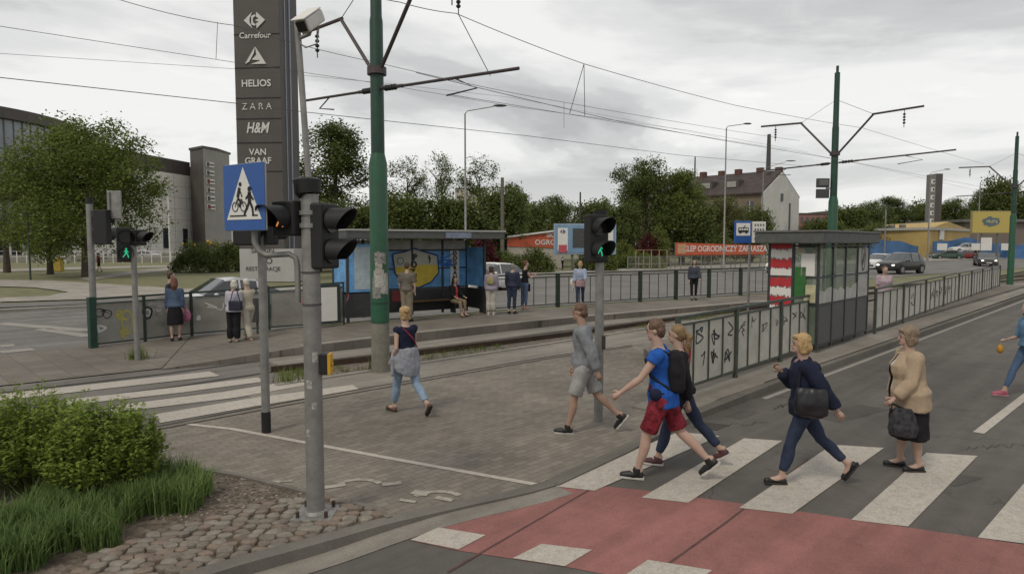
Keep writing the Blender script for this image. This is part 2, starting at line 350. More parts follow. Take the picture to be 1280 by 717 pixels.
# tramway crossing (asphalt) and ballast
struct('tram_crossing', [G(-300, 610), G(0, 566), G(186, 536), G(330, 507), G(300, 489), G(345, 482), G(345, 436), G(202, 461), G(0, 483), G(-300, 520)], 0.002, m_asph3)
plE = [G(380, 433, .25), G(522, 416, .25), G(680, 400, .25), G(900, 381, .25), G(965, 376, .25), G(1052, 369, .25)]
far_t = [G(1090, 359), G(1300, 345)]
struct('track_ballast', [G(345, 482), G(450, 466), G(560, 449), G(640, 437), G(860, 403), G(960, 388), G(1090, 375), G(1290, 356), G(1450, 335)] + [G(1450, 331), G(1290, 346), G(1090, 362)] + [Vector((p.x, p.y, 0)) for p in reversed(plE)] + [G(345, 441)], -0.004, m_grav)
strip('tram_kerb_line', wk[1:7], 0.14, 0.03, -0.02, m_kerbl)
railA = [G(0, 511), G(200, 486), G(339, 465), G(464, 451), G(708, 420), G(900, 392), G(1085, 368), G(1290, 349), G(1420, 335)]
railB = [G(0, 491), G(200, 468), G(339, 449), G(464, 434), G(708, 405), G(900, 382), G(1085, 361), G(1290, 345), G(1420, 332)]
rust = mat('rusty_rail_steel', (0.085, 0.06, 0.045), 0.5, 0.6)
mid_ = [(a + b) / 2 for a, b in zip(railA, railB)]
strip('track_slab', [mid_[2]] + mid_[3:6] + [mid_[6]], 0.92, 0.075, -0.02, m_conc)
for rl in (railA, railB):
    o = strip('rail', rl[2:], 0.07, 0.12, -0.02, rust); o2 = strip('rail_groove', rl[:3], 0.10, 0.008, None, m_dark)
for dv in (0, 4): strip('drain_channel', [G(186, 536 + dv), G(330, 508.5 + dv), G(450, 487 + dv * .9), G(682, 447 + dv * .6), G(790, 432 + dv * .4)], 0.05, 0.018, None, m_dark)
for c, z in (((10.9, 33), 0.0), ): pass
# second track towards the far right, in grass
for du in ((12.4, 16.0), (13.4, 17.1)):
    a0 = Vector((13.5, 13.5 + du[0], 0)); strip('rail', [a0, a0 + DIR * 160], 0.07, 0.10, -0.03, rust)
# platform of the far stop with its ramp
backE = [G(430, 405, .25), G(550, 395, .25), G(670, 386, .25), G(820, 376, .25), G(960, 367.5, .25), G(1056, 361.5, .25)]
struct('tram_platform', [(p.x, p.y) for p in plE + list(reversed(backE))], 0.25, m_plat, -0.02)
pf = MB(); a, b_, c, d = G(202, 461, .02), G(380, 433, .25), G(430, 405, .25), G(240, 419, .02)
pf.add([a, b_, c, d, (a.x, a.y, -.02), (b_.x, b_.y, -.02), (c.x, c.y, -.02), (d.x, d.y, -.02)], [(0, 1, 2, 3), (4, 5, 1, 0), (5, 6, 2, 1), (6, 7, 3, 2), (7, 4, 0, 3)])
tag(pf.build('platform_ramp', m_plat), None, None, None, 'structure')
struct('sidewalk', [G(-300, 520), G(0, 483), G(202, 461), G(240, 419), G(119, 431), G(0, 445), G(-300, 478)], 0.02, m_plat)
strip('platform_kerb', [p + PER * 0.12 for p in plE], 0.22, 0.262, 0.2, m_kerbl)
# far carriageway
farK = [G(-300, 404), G(0, 389.5), G(115, 384), G(430, 366), G(660, 347), G(980, 334), G(1290, 322), G(1420, 316)]
struct('far_road', [G(-300, 480), G(0, 446), G(140, 430), G(430, 403), G(670, 383.5), G(960, 366), G(1081, 348.5), G(1247, 337), G(1420, 326)] + list(reversed(farK)), -0.004, m_asph2)
strip('far_kerb', farK, 0.5, 0.1, -0.02, m_kerbl)
cyc = [G(-300, 398), G(0, 382), G(115, 377.5), G(200, 372)]
strip('cycle_path', cyc, 2.2, 0.012, None, m_asph2)
struct('far_sidewalk', [G(660, 346), G(980, 333.5), G(1290, 321.5), G(1420, 315), G(1420, 313), G(1290, 318.5), G(980, 328.5), G(660, 341), G(430, 356), G(430, 363)], 0.09, m_side, -0.02)
struct('footpath', [G(-200, 352), G(0, 349.5), G(60, 350.5), G(230, 361), G(430, 356), G(430, 364), G(115, 374), G(0, 377.5), G(0, 372.5), G(60, 370), G(86, 365), G(45, 359.5), G(0, 358), G(-200, 361)], 0.02, m_side)
struct('footpath', [G(95, 348), G(160, 339), G(222, 333), G(240, 334.5), G(170, 342.5), G(112, 350)], 0.0, m_side)
struct('footpath', [G(-200, 342), G(60, 334.5), G(230, 331), G(230, 333), G(60, 337.5), G(-200, 346)], 0.0, m_side)
# kerbs of the main road and the stepped strip below the near platform
strip('kerb', nearK, 0.16, [float(z_) for z_ in kz], -0.02, m_kerb)
strip('gutter', nearK, 0.26, 0.006, None, m_conc, side=-0.81)
kk = [nearK[-1], G(775, 566)] + KL[:-1] + [KL[-1] + DIR * 60]
strip('kerb', kk, 0.18, [0.024, 0.026, 0.09, 0.13, 0.13, 0.13, 0.13], -0.02, m_kerb)
c0 = 7.1
def cpt(c, x): return Vector((x, x + c, 0))
b = MB()
sA, sB = 2.35, 60
pts = [(cpt(7.12, 2.5), .03), (cpt(7.12, 3.3), .13), (cpt(7.12, sB), .13), (cpt(8.4, sB), .13), (cpt(8.4, 2.7), .13), (cpt(8.4, 1.9), .03)]
b.add([(p.x, p.y, z) for p, z in pts] + [(p.x, p.y, -.02) for p, z in pts], [(0, 1, 4, 5), (1, 2, 3, 4), (0, 6, 7, 1), (1, 7, 8, 2), (3, 9, 10, 4), (4, 10, 11, 5), (5, 11, 6, 0)])
tag(b.build('kerb_strip', m_conc), None, None, None, 'structure')
struct('near_platform', [cpt(8.4, 3.0), cpt(8.4, 29), cpt(12.0, 27), cpt(12.0, 3.0)], 0.2, m_plat, -0.02)
strip('near_platform_kerb', [cpt(8.35, 3.0), cpt(8.35, 29)], 0.12, 0.206, -0.02, m_kerb)
# ---- painted markings
def quad(name, px, z, m):
    o = struct(name, W(*px), z, m); return o
struct('red_cycle_crossing', W((556, 659), (690, 606.5), (697, 602), (800, 612), (1000, 639), (1290, 682), (1700, 750), (1700, 1000), (900, 745), (706, 708), (573, 688), (514, 675.5)), 0.004, m_red)
for q in ([(685, 607), (743, 613.5), (900, 545), (848, 540)], [(802, 622), (860, 628.5), (978, 551), (930, 548)], [(924, 635), (990, 642.5), (1105, 560), (1040, 556)],
          [(1064, 650), (1135, 658.5), (1222, 570), (1158, 566)], [(1222, 672), (1306, 683), (1375, 590), (1300, 581)]): quad('zebra_stripe', q, 0.008, m_paint)
for q in ([(513, 675), (548, 659.5), (607, 669), (573, 687)], [(641, 698), (677, 680), (740, 687.5), (706, 708)], [(780, 720), (810, 700), (890, 713), (866, 732)]): quad('crossing_block', q, 0.008, m_paint)
m_patch = groundmat('asphalt_patch', 'asphalt', (0.078, 0.072, 0.066))
for pp in ([(1015, 520), (1075, 505), (1110, 512), (1050, 528)], [(905, 520), (930, 512), (950, 515), (925, 524)], [(1150, 600), (1185, 590), (1230, 597), (1195, 608)]): struct('asphalt_patch', W(*pp), 0.003, m_patch)
rk = random.Random(3)
for u0, v0, u1, v1 in ((880, 533, 960, 528), (1200, 560, 1285, 556), (965, 512, 985, 505)):
    strip('asphalt_crack', [G(u0 + (u1 - u0) * t + rk.uniform(-2, 2), v0 + (v1 - v0) * t + rk.uniform(-2.5, 2.5)) for t in np.linspace(0, 1, 24)], 0.009, 0.0055, None, m_dark)
for a, c in (((833, 557), (720, 622)), ((1010, 574), (905, 655)), ((720, 622), (560, 715)), ((905, 655), (800, 730))): strip('asphalt_joint', [G(*a), G(*c)], 0.025, 0.006, None, mat('red_joint', (0.09, 0.045, 0.04), 0.9))
for q in ([(-60, 505), (0, 501), (275, 470), (262, 464.5), (0, 493), (-60, 497)], [(82, 507), (223, 491.5), (332, 477), (322, 472), (215, 485), (82, 500)],
          [(138, 516.5), (294, 497.5), (386, 481), (372, 475), (280, 490), (138, 508)], [(201, 529), (328, 506.5), (450, 487), (440, 481.5), (312, 498.5), (190, 519)]): quad('zebra_stripe', q, 0.012, m_paint)
strip('painted_line', [G(235, 531), G(290, 537), G(480, 572.5), G(672, 607)], 0.085, 0.017, None, m_paint)
strip('lane_dash', [G(1223, 541), G(1290, 489)], 0.13, 0.006, None, m_paint); strip('lane_dash', [G(1500, 340), G(1560, 300 + 12)], 0.13, 0.006, None, m_paint)
strip('edge_line', [cpt(6.72, 4.2), cpt(6.72, 50)], 0.10, 0.006, None, m_paintf)
for a, c, wd in (((0, 398), (110, 391.5), .14), ((0, 404), (110, 413), .5), ((50, 411), (112, 420), .4), ((0, 432.5), (18, 431), .5), ((0, 440), (42, 436), .5), ((40, 404.5), (112, 400.5), .14), ((240, 385), (420, 373), .14)):
    strip('lane_line', [G(*a), G(*c)], wd, 0.004, None, m_paintf)
# faded cycle pictogram on the paving
pg = MB()
def ribbon(b, pts, wd, z, mi=0):
    for i in range(len(pts) - 1):
        a, c = Vector(pts[i]), Vector(pts[i + 1]); d = (c - a)
        if d.length < 1e-6: continue
        n_ = Vector((-d.y, d.x)) / d.length * wd / 2; b.add([(*(a + n_), z + i * 1e-5), (*(a - n_), z + i * 1e-5), (*(c - n_), z + i * 1e-5), (*(c + n_), z + i * 1e-5)], [(0, 1, 2, 3)])
def gp(u, v): p = G(u, v); return (p.x, p.y)
for cu_ in ((445, 612), (545, 628)):
    c_ = Vector(gp(*cu_)); ribbon(pg, [c_ + Vector((math.cos(t), math.sin(t))) * .27 for t in np.linspace(.6, 2.6, 7)], .07, .018)
[ribbon(pg, [gp(*a_), gp(*c_)], w_, .019) for a_, c_, w_ in (((404, 611), (432, 607), .09), ((478, 607), (502, 604.5), .10), ((516, 616), (536, 619), .13), ((545, 623), (566, 627), .08), ((500, 626), (520, 629), .06), ((340, 604), (366, 602), .07))]
tag(pg.build('cycle_pictogram', m_paintw), None, None, None, 'structure')
struct('road_drain', W((866, 534), (882, 528), (912, 531), (896, 538)), 0.005, m_dark)

# ---- planting bed at the bottom left: soil, cobbles, kerb
bedpx = [(-200, 560), (100, 575), (190, 583), (300, 601), (400, 626), (470, 643), (487, 655), (400, 688), (290, 717), (200, 752), (-100, 850), (-500, 850)]
bedw = W(*bedpx)
struct('planting_soil', bedw, 0.05, m_soil, -0.02)
strip('bed_edging', bedw[1:7], 0.06, 0.075, -0.02, m_kerb)
stone = mat('cobble_granite', (0.155, 0.132, 0.108), 0.9, var=0.35, scale=7, bump=0.8, bscale=30)
sb = MB(); rr = random.Random(5)
cob = [(150, 690), (60, 740), (0, 800), (290, 735), (400, 685), (482, 655), (440, 642), (380, 630), (300, 640), (220, 655)]
polyc = [gp(*p) for p in [(90, 717), (200, 672), (290, 648), (360, 632), (420, 628), (478, 650), (400, 681), (285, 712), (200, 746), (60, 790), (0, 790)]]
def inside(x, y, poly):
    c = False; n_ = len(poly)
    for i in range(n_):
        x1, y1 = poly[i][:2]; x2, y2 = poly[(i + 1) % n_][:2]
        if (y1 > y) != (y2 > y) and x < (x2 - x1) * (y - y1) / (y2 - y1) + x1: c = not c
    return c
xs = [p[0] for p in polyc]; ys = [p[1] for p in polyc]
gx = min(xs)
i = 0
while gx < max(xs):
    gy = min(ys) + (0.07 if i % 2 else 0)
    while gy < max(ys):
        x = gx + rr.uniform(-.02, .02); y = gy + rr.uniform(-.02, .02)
        if inside(x, y, polyc) and math.hypot(x - G(395, 643).x, y - G(395, 643).y) > .2:
            a = rr.uniform(-.5, .5); rx, ry = rr.uniform(.055, .085), rr.uniform(.045, .06)
            rs = []
            sh = [rr.uniform(.78, 1.16) for _ in range(9)]
            for hh, k in ((-.02, 1.08), (.02, 1.08), (.034, .98), (.040, .75), (.041, .1)):
                rs.append([(x + math.cos(a) * math.cos(t) * rx * k * sh[j] - math.sin(a) * math.sin(t) * ry * k * sh[j], y + math.sin(a) * math.cos(t) * rx * k * sh[j] + math.cos(a) * math.sin(t) * ry * k * sh[j], .05 + hh * .9)
                           for j, t in enumerate(np.linspace(0, 2 * math.pi, 9, endpoint=False))])
            sb.rings(rs, rr.randrange(3))
        gy += rr.uniform(.095, .12)
    gx += rr.uniform(.112, .14); i += 1
o = sb.build('cobblestone_paving', [stone, mat('cobble_reddish', (0.165, 0.128, 0.10), 0.85, var=0.35, scale=9, bump=0.6), mat('cobble_pale', (0.195, 0.172, 0.143), 0.9, var=0.35, scale=9, bump=0.6)], smooth=True); tag(o, None, None, None, 'structure')
# chips and pebbles on the soil
pb = MB()
for k in range(900):
    u, v = rr.uniform(190, 480), rr.uniform(586, 660); x, y = gp(u, v)
    if inside(x, y, [(p.x, p.y) for p in bedw]) and not inside(x, y, polyc):
        s_ = rr.uniform(.006, .018); pb.ball((x, y, .05 + s_ * .3), (s_ * rr.uniform(.7, 1.5), s_, s_ * .6), 5, 3, rr.randrange(2))
tag(pb.build('mulch_chips', [mat('chip_pale', (0.26, 0.22, 0.18), 0.9), mat('chip_dark', (0.12, 0.09, 0.07), 0.9)]), None, None, None, 'structure')

# ================================================================== VEGETATION
def leaves(centres, sig, n, size, asp=0.55, rnd=rng, up=0.35):
    cn = np.repeat(centres, n, axis=0); p = cn + rnd.normal(0, 1, cn.shape) * sig
    N_ = len(p); a = rnd.normal(0, 1, (N_, 3)); a[:, 2] = a[:, 2] * 0.7; a /= np.linalg.norm(a, axis=1, keepdims=True)
    b = rnd.normal(0, 1, (N_, 3)); b -= a * (a * b).sum(1, keepdims=True); b /= np.linalg.norm(b, axis=1, keepdims=True)
    s = size * rnd.uniform(0.6, 1.3, (N_, 1)); v = np.stack([p - a * s, p + b * s * asp, p + a * s, p - b * s * asp], 1); return v.reshape(-1, 3)
bark = mat('tree_bark', (0.07, 0.055, 0.042), 0.95, var=0.4, scale=5, bump=0.8, bscale=20)
lf_g = leafmat('leaves_green', (0.045, 0.070, 0.014), (0.19, 0.235, 0.05)); lf_d = leafmat('leaves_dark', (0.036, 0.056, 0.015), (0.145, 0.175, 0.045))
lf_y = leafmat('leaves_yellow_green', (0.06, 0.085, 0.016), (0.2, 0.23, 0.055)); lf_r = leafmat('leaves_red', (0.05, 0.008, 0.010), (0.12, 0.025, 0.028)); lf_o = leafmat('leaves_pale', (0.06, 0.072, 0.02), (0.19, 0.19, 0.07))
def tree_mesh(seed, h, rad, base_h, nclump, perclump, leaf, sig, openness=0.0, lean=0.0, ncore=None):
    """returns (trunk MB, leaf verts) for a crown from base_h to h, half-width rad"""
    r = random.Random(seed); g = np.random.default_rng(seed); mb = MB(); tr = 0.018 * h + 0.05
    top = Vector((lean, 0, h * 0.8)); pts = [Vector((0, 0, -.1)), Vector((lean * .15, 0, h * .15)), Vector((lean * .4 + r.uniform(-.2, .2), r.uniform(-.2, .2), h * .42)), Vector((lean * .8, r.uniform(-.3, .3), h * .65)), top]
    mb.tube(pts, [tr * 1.35, tr, tr * .7, tr * .4, tr * .12], 8)
    tips = []
    for k in range(14):
        t = r.uniform(.22, .85); a = r.uniform(0, 6.28); i = min(int(t * 4), 3); f_ = t * 4 - i; p = pts[i].lerp(pts[i + 1], f_)
        hh = max(base_h + r.uniform(.0, .35) * (h - base_h), p.z + r.uniform(.6, .25 * h)); hh = min(hh, h * .93)
        q = (hh - base_h) / (h - base_h); wdt = rad * math.sqrt(max(.05, 1 - (2 * q - .85) ** 2 / 1.5)) * r.uniform(.55, .95)
        e = Vector((lean + math.cos(a) * wdt, math.sin(a) * wdt, hh)); m = p.lerp(e, .5) + Vector((0, 0, r.uniform(-.05, .1) * h * .4))
        mb.tube([p, m, e], [tr * .38 * (1 - t * .5), tr * .2, tr * .06], 6); tips += [p.lerp(m, .7), m, m.lerp(e, .5), e]
        for q2 in range(2):
            e2 = m.lerp(e, r.uniform(.2, .8)); e3 = e2 + Vector((r.uniform(-1, 1), r.uniform(-1, 1), r.uniform(.2, 1.2))) * rad * .28; mb.tube([e2, e3], [tr * .09, tr * .03], 5); tips.append(e3)
    # a handful of big lobes, clumps scattered over their shells
    lob = []
    for k in range(9):
        q = r.uniform(.08, .92); a = r.uniform(0, 6.28); wd = rad * (1 - abs(q - .42) ** 1.6 * 1.9); wd = max(wd, rad * .12); rr_ = wd * r.uniform(.3, .75)
        lob.append((Vector((lean + math.cos(a) * rr_, math.sin(a) * rr_, base_h + q * (h - base_h) * .93)), rad * r.uniform(.28, .5)))
    lob.append((Vector((lean, 0, h - rad * .3)), rad * .3)); lob.append((Vector((lean, 0, base_h + (h - base_h) * .45)), rad * .6))
    cs = []
    for k in range(nclump):
        if r.random() < .25: c = tips[r.randrange(len(tips))] + Vector((r.gauss(0, .2), r.gauss(0, .2), r.gauss(0, .2)))
        else:
            lc, lr = lob[r.randrange(len(lob))]; d = Vector((r.gauss(0, 1), r.gauss(0, 1), r.gauss(0, 1))).normalized(); c = lc + d * lr * (r.random() ** .4) * (1.15 if r.random() > .12 else 1.45)
        if noise.noise(c * (1.6 / rad) + Vector((seed, 0, 0))) < -0.12 - .3 * (1 - openness) : continue
        if c.z < base_h * .85: c.z = base_h * r.uniform(.9, 1.1)
        cs.append(tuple(c))
    return mb, leaves(np.array(cs), sig, perclump, leaf, rnd=g)
protos = {}
def plant_tree(key, label, pos, scale=(1, 1, 1), rz=0.0, name='tree', group='trees behind the tram stop', lm=None):
    if key not in protos:
        mb, lv, lmat = key_def[key](); root = thing(name, label, 'tree', pos, rz, group); mb.build('trunk', bark, root, smooth=True)
        cr = npmesh('crown', lv, 4, lmat, root); protos[key] = root
    else:
        root = copy_tree(protos[key]); root['label'] = label; root['group'] = group
    if lm is not None:
        for ch in [x for x in bpy.data.objects if x.parent == root and x.name.startswith('crown')]:
            if ch.data.users > 1: ch.data = ch.data.copy()
            ch.data.materials[0] = lm
    root.location = pos; root.rotation_euler.z = rz; root.scale = scale; root.name = name; return root
key_def = {
 'big': lambda: (*tree_mesh(11, 12.5, 5.6, 1.3, 1150, 46, .11, .36, .05), lf_g),
 'big2': lambda: (*tree_mesh(23, 11, 4.6, 2.4, 480, 40, .105, .34, .15), lf_g),
 'tall': lambda: (*tree_mesh(31, 16, 3.9, 1.5, 800, 38, .12, .35, .25), lf_d),
 'open': lambda: (*tree_mesh(47, 13, 3.2, 2.5, 300, 26, .105, .27, .8), lf_d),
 'round': lambda: (*tree_mesh(59, 13, 5.6, 1.5, 760, 40, .14, .38, .1), lf_g),
 'bushy': lambda: (*tree_mesh(67, 6, 3.6, .3, 420, 50, .16, .36, .0), lf_d)}
def tr(key, u, vtop, depth, wpx, label, rz=0.0, base=None, **k):
    """tree whose crown top shows at vtop, crown wpx wide, trunk at pixel column u and depth"""
    H0 = {'big': 12.5, 'big2': 11, 'tall': 16, 'open': 13, 'round': 13, 'bushy': 6}[key]; W0 = {'big': 11.2, 'big2': 9.2, 'tall': 7.2, 'open': 6.4, 'round': 11.2, 'bushy': 7.2}[key]
    p = D(u, 320, depth); ht = hz(vtop, depth); wd = wpx * depth / FX; s = ht / H0; sx = wd / W0
    return plant_tree(key, label, (p.x, p.y, 0), (sx, sx, s), rz, **k)
gl = 'trees on the lawn before the mall'
tr('big', 108, 148, 51, 205, 'large bushy green tree with forked trunk on the lawn in front of the mall', 0.4, group=gl)
tr('big2', 62, 205, 55, 120, 'green tree with dark straight trunk at the far left, before the glass rotunda', 1.0, group=gl)
tr('open', 8, 186, 58, 74, 'sparse young tree in front of the glass rotunda at the left edge', 2.0, group=gl)
tr('tall', 422, 156, 72, 118, 'tall dense tree between the sign tower and the near green pole', 0)
tr('open', 510, 193, 74, 66, 'thin tree with gaps in its crown just right of the near green pole', .5)
tr('open', 552, 189, 76, 60, 'sparse tree with sky showing through, between the thin tree and the street lamp', 2.2)
tr('open', 600, 194, 74, 74, 'airy dark tree standing behind the tall street lamp over the far shelter', 3.9)
tr('round', 640, 230, 90, 62, 'bushy tree right of the street lamp, behind the old grey pole', 1.2, lm=lf_d)
for i, (u, vt, dp, wp, lb) in enumerate(((400, 262, 60, 90, 'dense low shrubbery under the tall tree beside the sign tower'), (455, 265, 66, 90, 'dense low shrubbery behind the near green pole'), (515, 252, 66, 100, 'dense green bush right of the near green pole, above the shelter roof'), (570, 256, 68, 90, 'dense green bush below the street lamp, above the shelter roof'), (625, 248, 70, 90, 'dense green bush above the right end of the far shelter'), (660, 262, 84, 70, 'green bush behind the garden shop roof'))):
    tr('bushy', u, vt, dp, wp, lb, i * 1.3, name='bush', group='bushes under the far trees')
tr('round', 692, 245, 100, 78, 'rounded tree between the far tower block and the thin wooden mast', 2.0)
tr('bushy', 745, 258, 95, 80, 'green tree behind the blue billboard', .7)
tr('round', 806, 199, 82, 112, 'big leafy tree right of the blue billboard', 3.0)
tr('tall', 852, 214, 80, 70, 'tall tree just left of the old apartment house', 1.0, lm=lf_g)
tr('round', 905, 246, 84, 84, 'olive green tree in front of the old apartment house', 4.2, lm=lf_o)
tr('bushy', 868, 262, 78, 80, 'dense bush under the trees left of the apartment house', 2.5, name='bush', group='bushes under the far trees')
tr('bushy', 778, 262, 76, 60, 'dense bush directly right of the blue billboard', 5.5, name='bush', group='bushes under the far trees')
tr('bushy', 940, 268, 88, 60, 'dark bush at the foot of the apartment house wall', 4.5, name='bush', group='bushes under the far trees')
far = [(1010, 276, 130, 40), (1060, 264, 170, 70), (1085, 252, 190, 70), (1110, 247, 200, 60), (1140, 256, 205, 60), (1165, 258, 215, 60), (1190, 248, 215, 60), (1215, 262, 215, 60), (1222, 238, 190, 46), (1252, 233, 185, 60), (1285, 236, 185, 60), (1320, 230, 185, 80)]
for i, (u, vt, dp, wp) in enumerate(far):
    lb = ['small tree right of the white gable wall', 'dark tree just right of the far green pole', 'highest tree of the dark wood left of the yellow warehouse', 'round dark tree above the yellow warehouse roof', 'dark tree left of the distant sign pylon', 'dark tree behind the distant sign pylon', 'dark tree just right of the distant sign pylon', 'low dark tree left of the yellow billboard', 'tree above the left end of the yellow billboard', 'tree above the right end of the yellow billboard', 'tree at the right edge behind the farthest green pole', 'tree cut by the right edge of the picture'][i]
    tr(('round', 'bushy', 'round', 'tall')[i % 4], u, vt, dp, wp, lb, i * 1.7, group='distant trees on the right', lm=lf_d)
tr('bushy', 1098, 284, 122, 45, 'bush at the left end of the yellow warehouse', 1.1, name='bush', group='distant bushes')
tr('bushy', 1035, 279, 118, 60, 'bush between the shelter roof and the white gable', 3.1, name='bush', group='distant bushes')
tr('bushy', 1062, 290, 100, 60, 'bush behind the near shelter roof', 5.1, name='bush', group='distant bushes')
# clipped shrubs and small garden plants
def shrub(u, v, dep_v, w_, h_, label, lm, leaf=.09, name='shrub', group=None, n=None):
    p = G(u, dep_v); s = p.y / FX; wd, ht = w_ * s, h_ * s; root = thing(name, label, 'shrub', p, 0, group)
    r = np.random.default_rng(int(u * 7 + v)); n = n or int(60 + wd * 22); c = r.normal(0, 1, (n, 3)); c /= np.linalg.norm(c, axis=1, keepdims=True); c *= r.uniform(.35, 1, (n, 1)) ** .5
    c[:, 0] *= wd / 2 * .92; c[:, 1] *= min(wd / 2, 1.2); c[:, 2] = (np.abs(c[:, 2]) * ht * .9 + .05)
    npmesh('foliage', leaves(c, leaf * 1.9, 45, leaf, rnd=r), 4, lm, root)
    b = MB(); rr2 = random.Random(int(u))
    for k in range(5): b.tube([(rr2.uniform(-.2, .2), 0, -.03), (rr2.uniform(-wd, wd) * .25, rr2.uniform(-.2, .2), ht * .6)], [.03, .01], 5)
    b.build('stem', bark, root); return root
shrub(245, 320, 340, 68, 34, 'dark clipped hedge on the lawn left of the sign tower base', lf_d, name='hedge', n=160)
shrub(285, 320, 339, 46, 38, 'dark hedge touching the left side of the sign tower base', lf_d, name='hedge', n=120)
for u, v, w_, h_, lb, lm in ((560, 344, 34, 52, 'dark red shrub above the shelter roof, left one', lf_r), (606, 343, 40, 54, 'dark red shrub above the right end of the shelter roof', lf_r),
        (625, 342, 60, 30, 'dark green shrub right of the far shelter behind the white hatchback', lf_d), (668, 341, 56, 32, 'dark green shrub below the garden shop sign', lf_d), (640, 343, 40, 24, 'low dark shrub between the shelter and the garden shop', lf_d),
        (745, 339, 60, 26, 'low flowering shrub under the blue billboard', lf_d), (800, 336, 70, 22, 'low shrub beside the wooden gate', lf_g), (812, 334, 44, 44, 'dark red shrub between the blue billboard and the red banner', lf_r), (780, 335, 30, 38, 'yellow green shrub right of the blue billboard', lf_y), (824, 334, 26, 60, 'small light green ball-headed tree left of the red banner', lf_y),
        (1192, 321, 26, 12, 'dark clipped shrub by the parked cars before the blue wall', lf_d), (1167, 322, 14, 11, 'small round shrub left of the parked cars', lf_d)):
    shrub(u, v, v, w_, h_, lb, lm)
flw = mat('yellow_flower', (0.45, 0.30, 0.05), 0.7); fb = MB(); rr3 = random.Random(2)
rootf = thing('flowering_shrub', 'shrub with orange and yellow flowers behind the clipped hedge', 'shrub', G(262, 336))
for k in range(16): fb.ball((rr3.uniform(-2.6, 3.4), rr3.uniform(-.4, .4), rr3.uniform(2.1, 2.9)), rr3.uniform(.08, .2), 6, 4)
fb.build('flowers', flw, rootf)['kind'] = 'stuff'; npmesh('foliage', leaves(np.random.default_rng(4).uniform((-2.8, -.5, .2), (3.5, .5, 2.5), (110, 3)), .2, 40, .09), 4, lf_d, rootf)
# foreground bush: two lobes of upright leafy shoots
def big_bush(cx, cy, rx, ry, h, seed, label):
    root = thing('leafy_bush', label, 'bush', (cx, cy, .05), 0, None); r = random.Random(seed); g = np.random.default_rng(seed); st = MB(); V = []
    for k in range(250):
        a = r.uniform(0, 6.28); q = math.sqrt(r.random()); x, y = math.cos(a) * q * rx * .95, math.sin(a) * q * ry * .95
        top = h * (1.0 - .5 * q ** 2.6) * (r.uniform(.8, 1.0) if r.random() < .9 else r.uniform(1.0, 1.1)); b0 = Vector((x * .3, y * .3, 0)); m = Vector((x * .85, y * .85, top * .55)); e = Vector((x * 1.04, y * 1.04, top)); st.tube([b0, m, e], [.008, .005, .0012], 4)
        nl = int(46 * (top / h) + 8)
        for j in range(nl):
            t = r.uniform(.22, 1) ** .75; p = (b0.lerp(m, t * 2) if t < .5 else m.lerp(e, t * 2 - 1)); az = r.uniform(0, 6.28); el = r.uniform(-.2, .9)
            d = Vector((math.cos(az) * math.cos(el), math.sin(az) * math.cos(el), math.sin(el))); ln = r.uniform(.05, .085) * (1.15 - .35 * t); sd = d.cross(Vector((0, 0, 1))).normalized(); sd = (sd + Vector((0, 0, r.uniform(-.5, .5)))).normalized() * ln * .24
            p = p + Vector((r.gauss(0, .02), r.gauss(0, .02), r.gauss(0, .02)))
            V += [p, p + d * ln * .5 + sd, p + d * ln - Vector((0, 0, ln * .15)), p + d * ln * .5 - sd]
    npmesh('foliage', np.array([tuple(v) for v in V]), 4, leafmat('bush_leaves', (0.08, 0.125, 0.018), (0.30, 0.39, 0.07), .4), root); st.build('stem', mat('green_stem', (0.10, 0.12, 0.04), 0.8), root)
big_bush(-4.08, 6.55, .6, .55, 1.0, 3, 'bright green leafy bush nearest the paving, right of the other bushes')
big_bush(-5.0, 6.8, .74, .7, 1.04, 9, 'bright green leafy bush at the left edge behind the tall grass')
big_bush(-5.9, 6.9, .7, .7, .92, 15, 'bright green leafy bush mostly beyond the left edge of the picture')
# strappy grass clumps
gV = []; r = random.Random(12)
polyg = [gp(*p) for p in [(-60, 640), (60, 612), (150, 604), (225, 598), (262, 625), (240, 650), (185, 650), (160, 662), (150, 690), (60, 712), (0, 740), (-100, 760)]]
cl_ = []
while len(cl_) < 300:
    x = r.uniform(-4.6, -2.6); y = r.uniform(4.6, 7.0)
    if inside(x, y, polyg): cl_.append((x, y))
for x, y in cl_:
    for k in range(44):
        a = r.uniform(0, 6.28); sp = r.uniform(.02, .22); h = r.uniform(.16, .36); wd = r.uniform(.003, .0065)
        bx, by = x + r.gauss(0, .03), y + r.gauss(0, .03); d = Vector((math.cos(a), math.sin(a), 0)); sd = Vector((-d.y, d.x, 0)) * wd
        p0 = Vector((bx, by, .04)); p1 = p0 + d * sp * .3 + Vector((0, 0, h * .6)); p2 = p0 + d * sp * .95 + Vector((0, 0, h * r.uniform(.8, 1)))
        gV += [p0 - sd, p0 + sd, p1 + sd * .9, p1 - sd * .9, p1 - sd * .9, p1 + sd * .9, p2 + sd * .1, p2 - sd * .1]
o = npmesh('tall_grass', np.array([tuple(v) for v in gV]), 4, leafmat('grass_blades', (0.055, 0.10, 0.028), (0.2, 0.28, 0.085), .35)); tag(o, 'tall strappy green grass in the planting bed in front of the bush', 'grass', None, 'stuff')
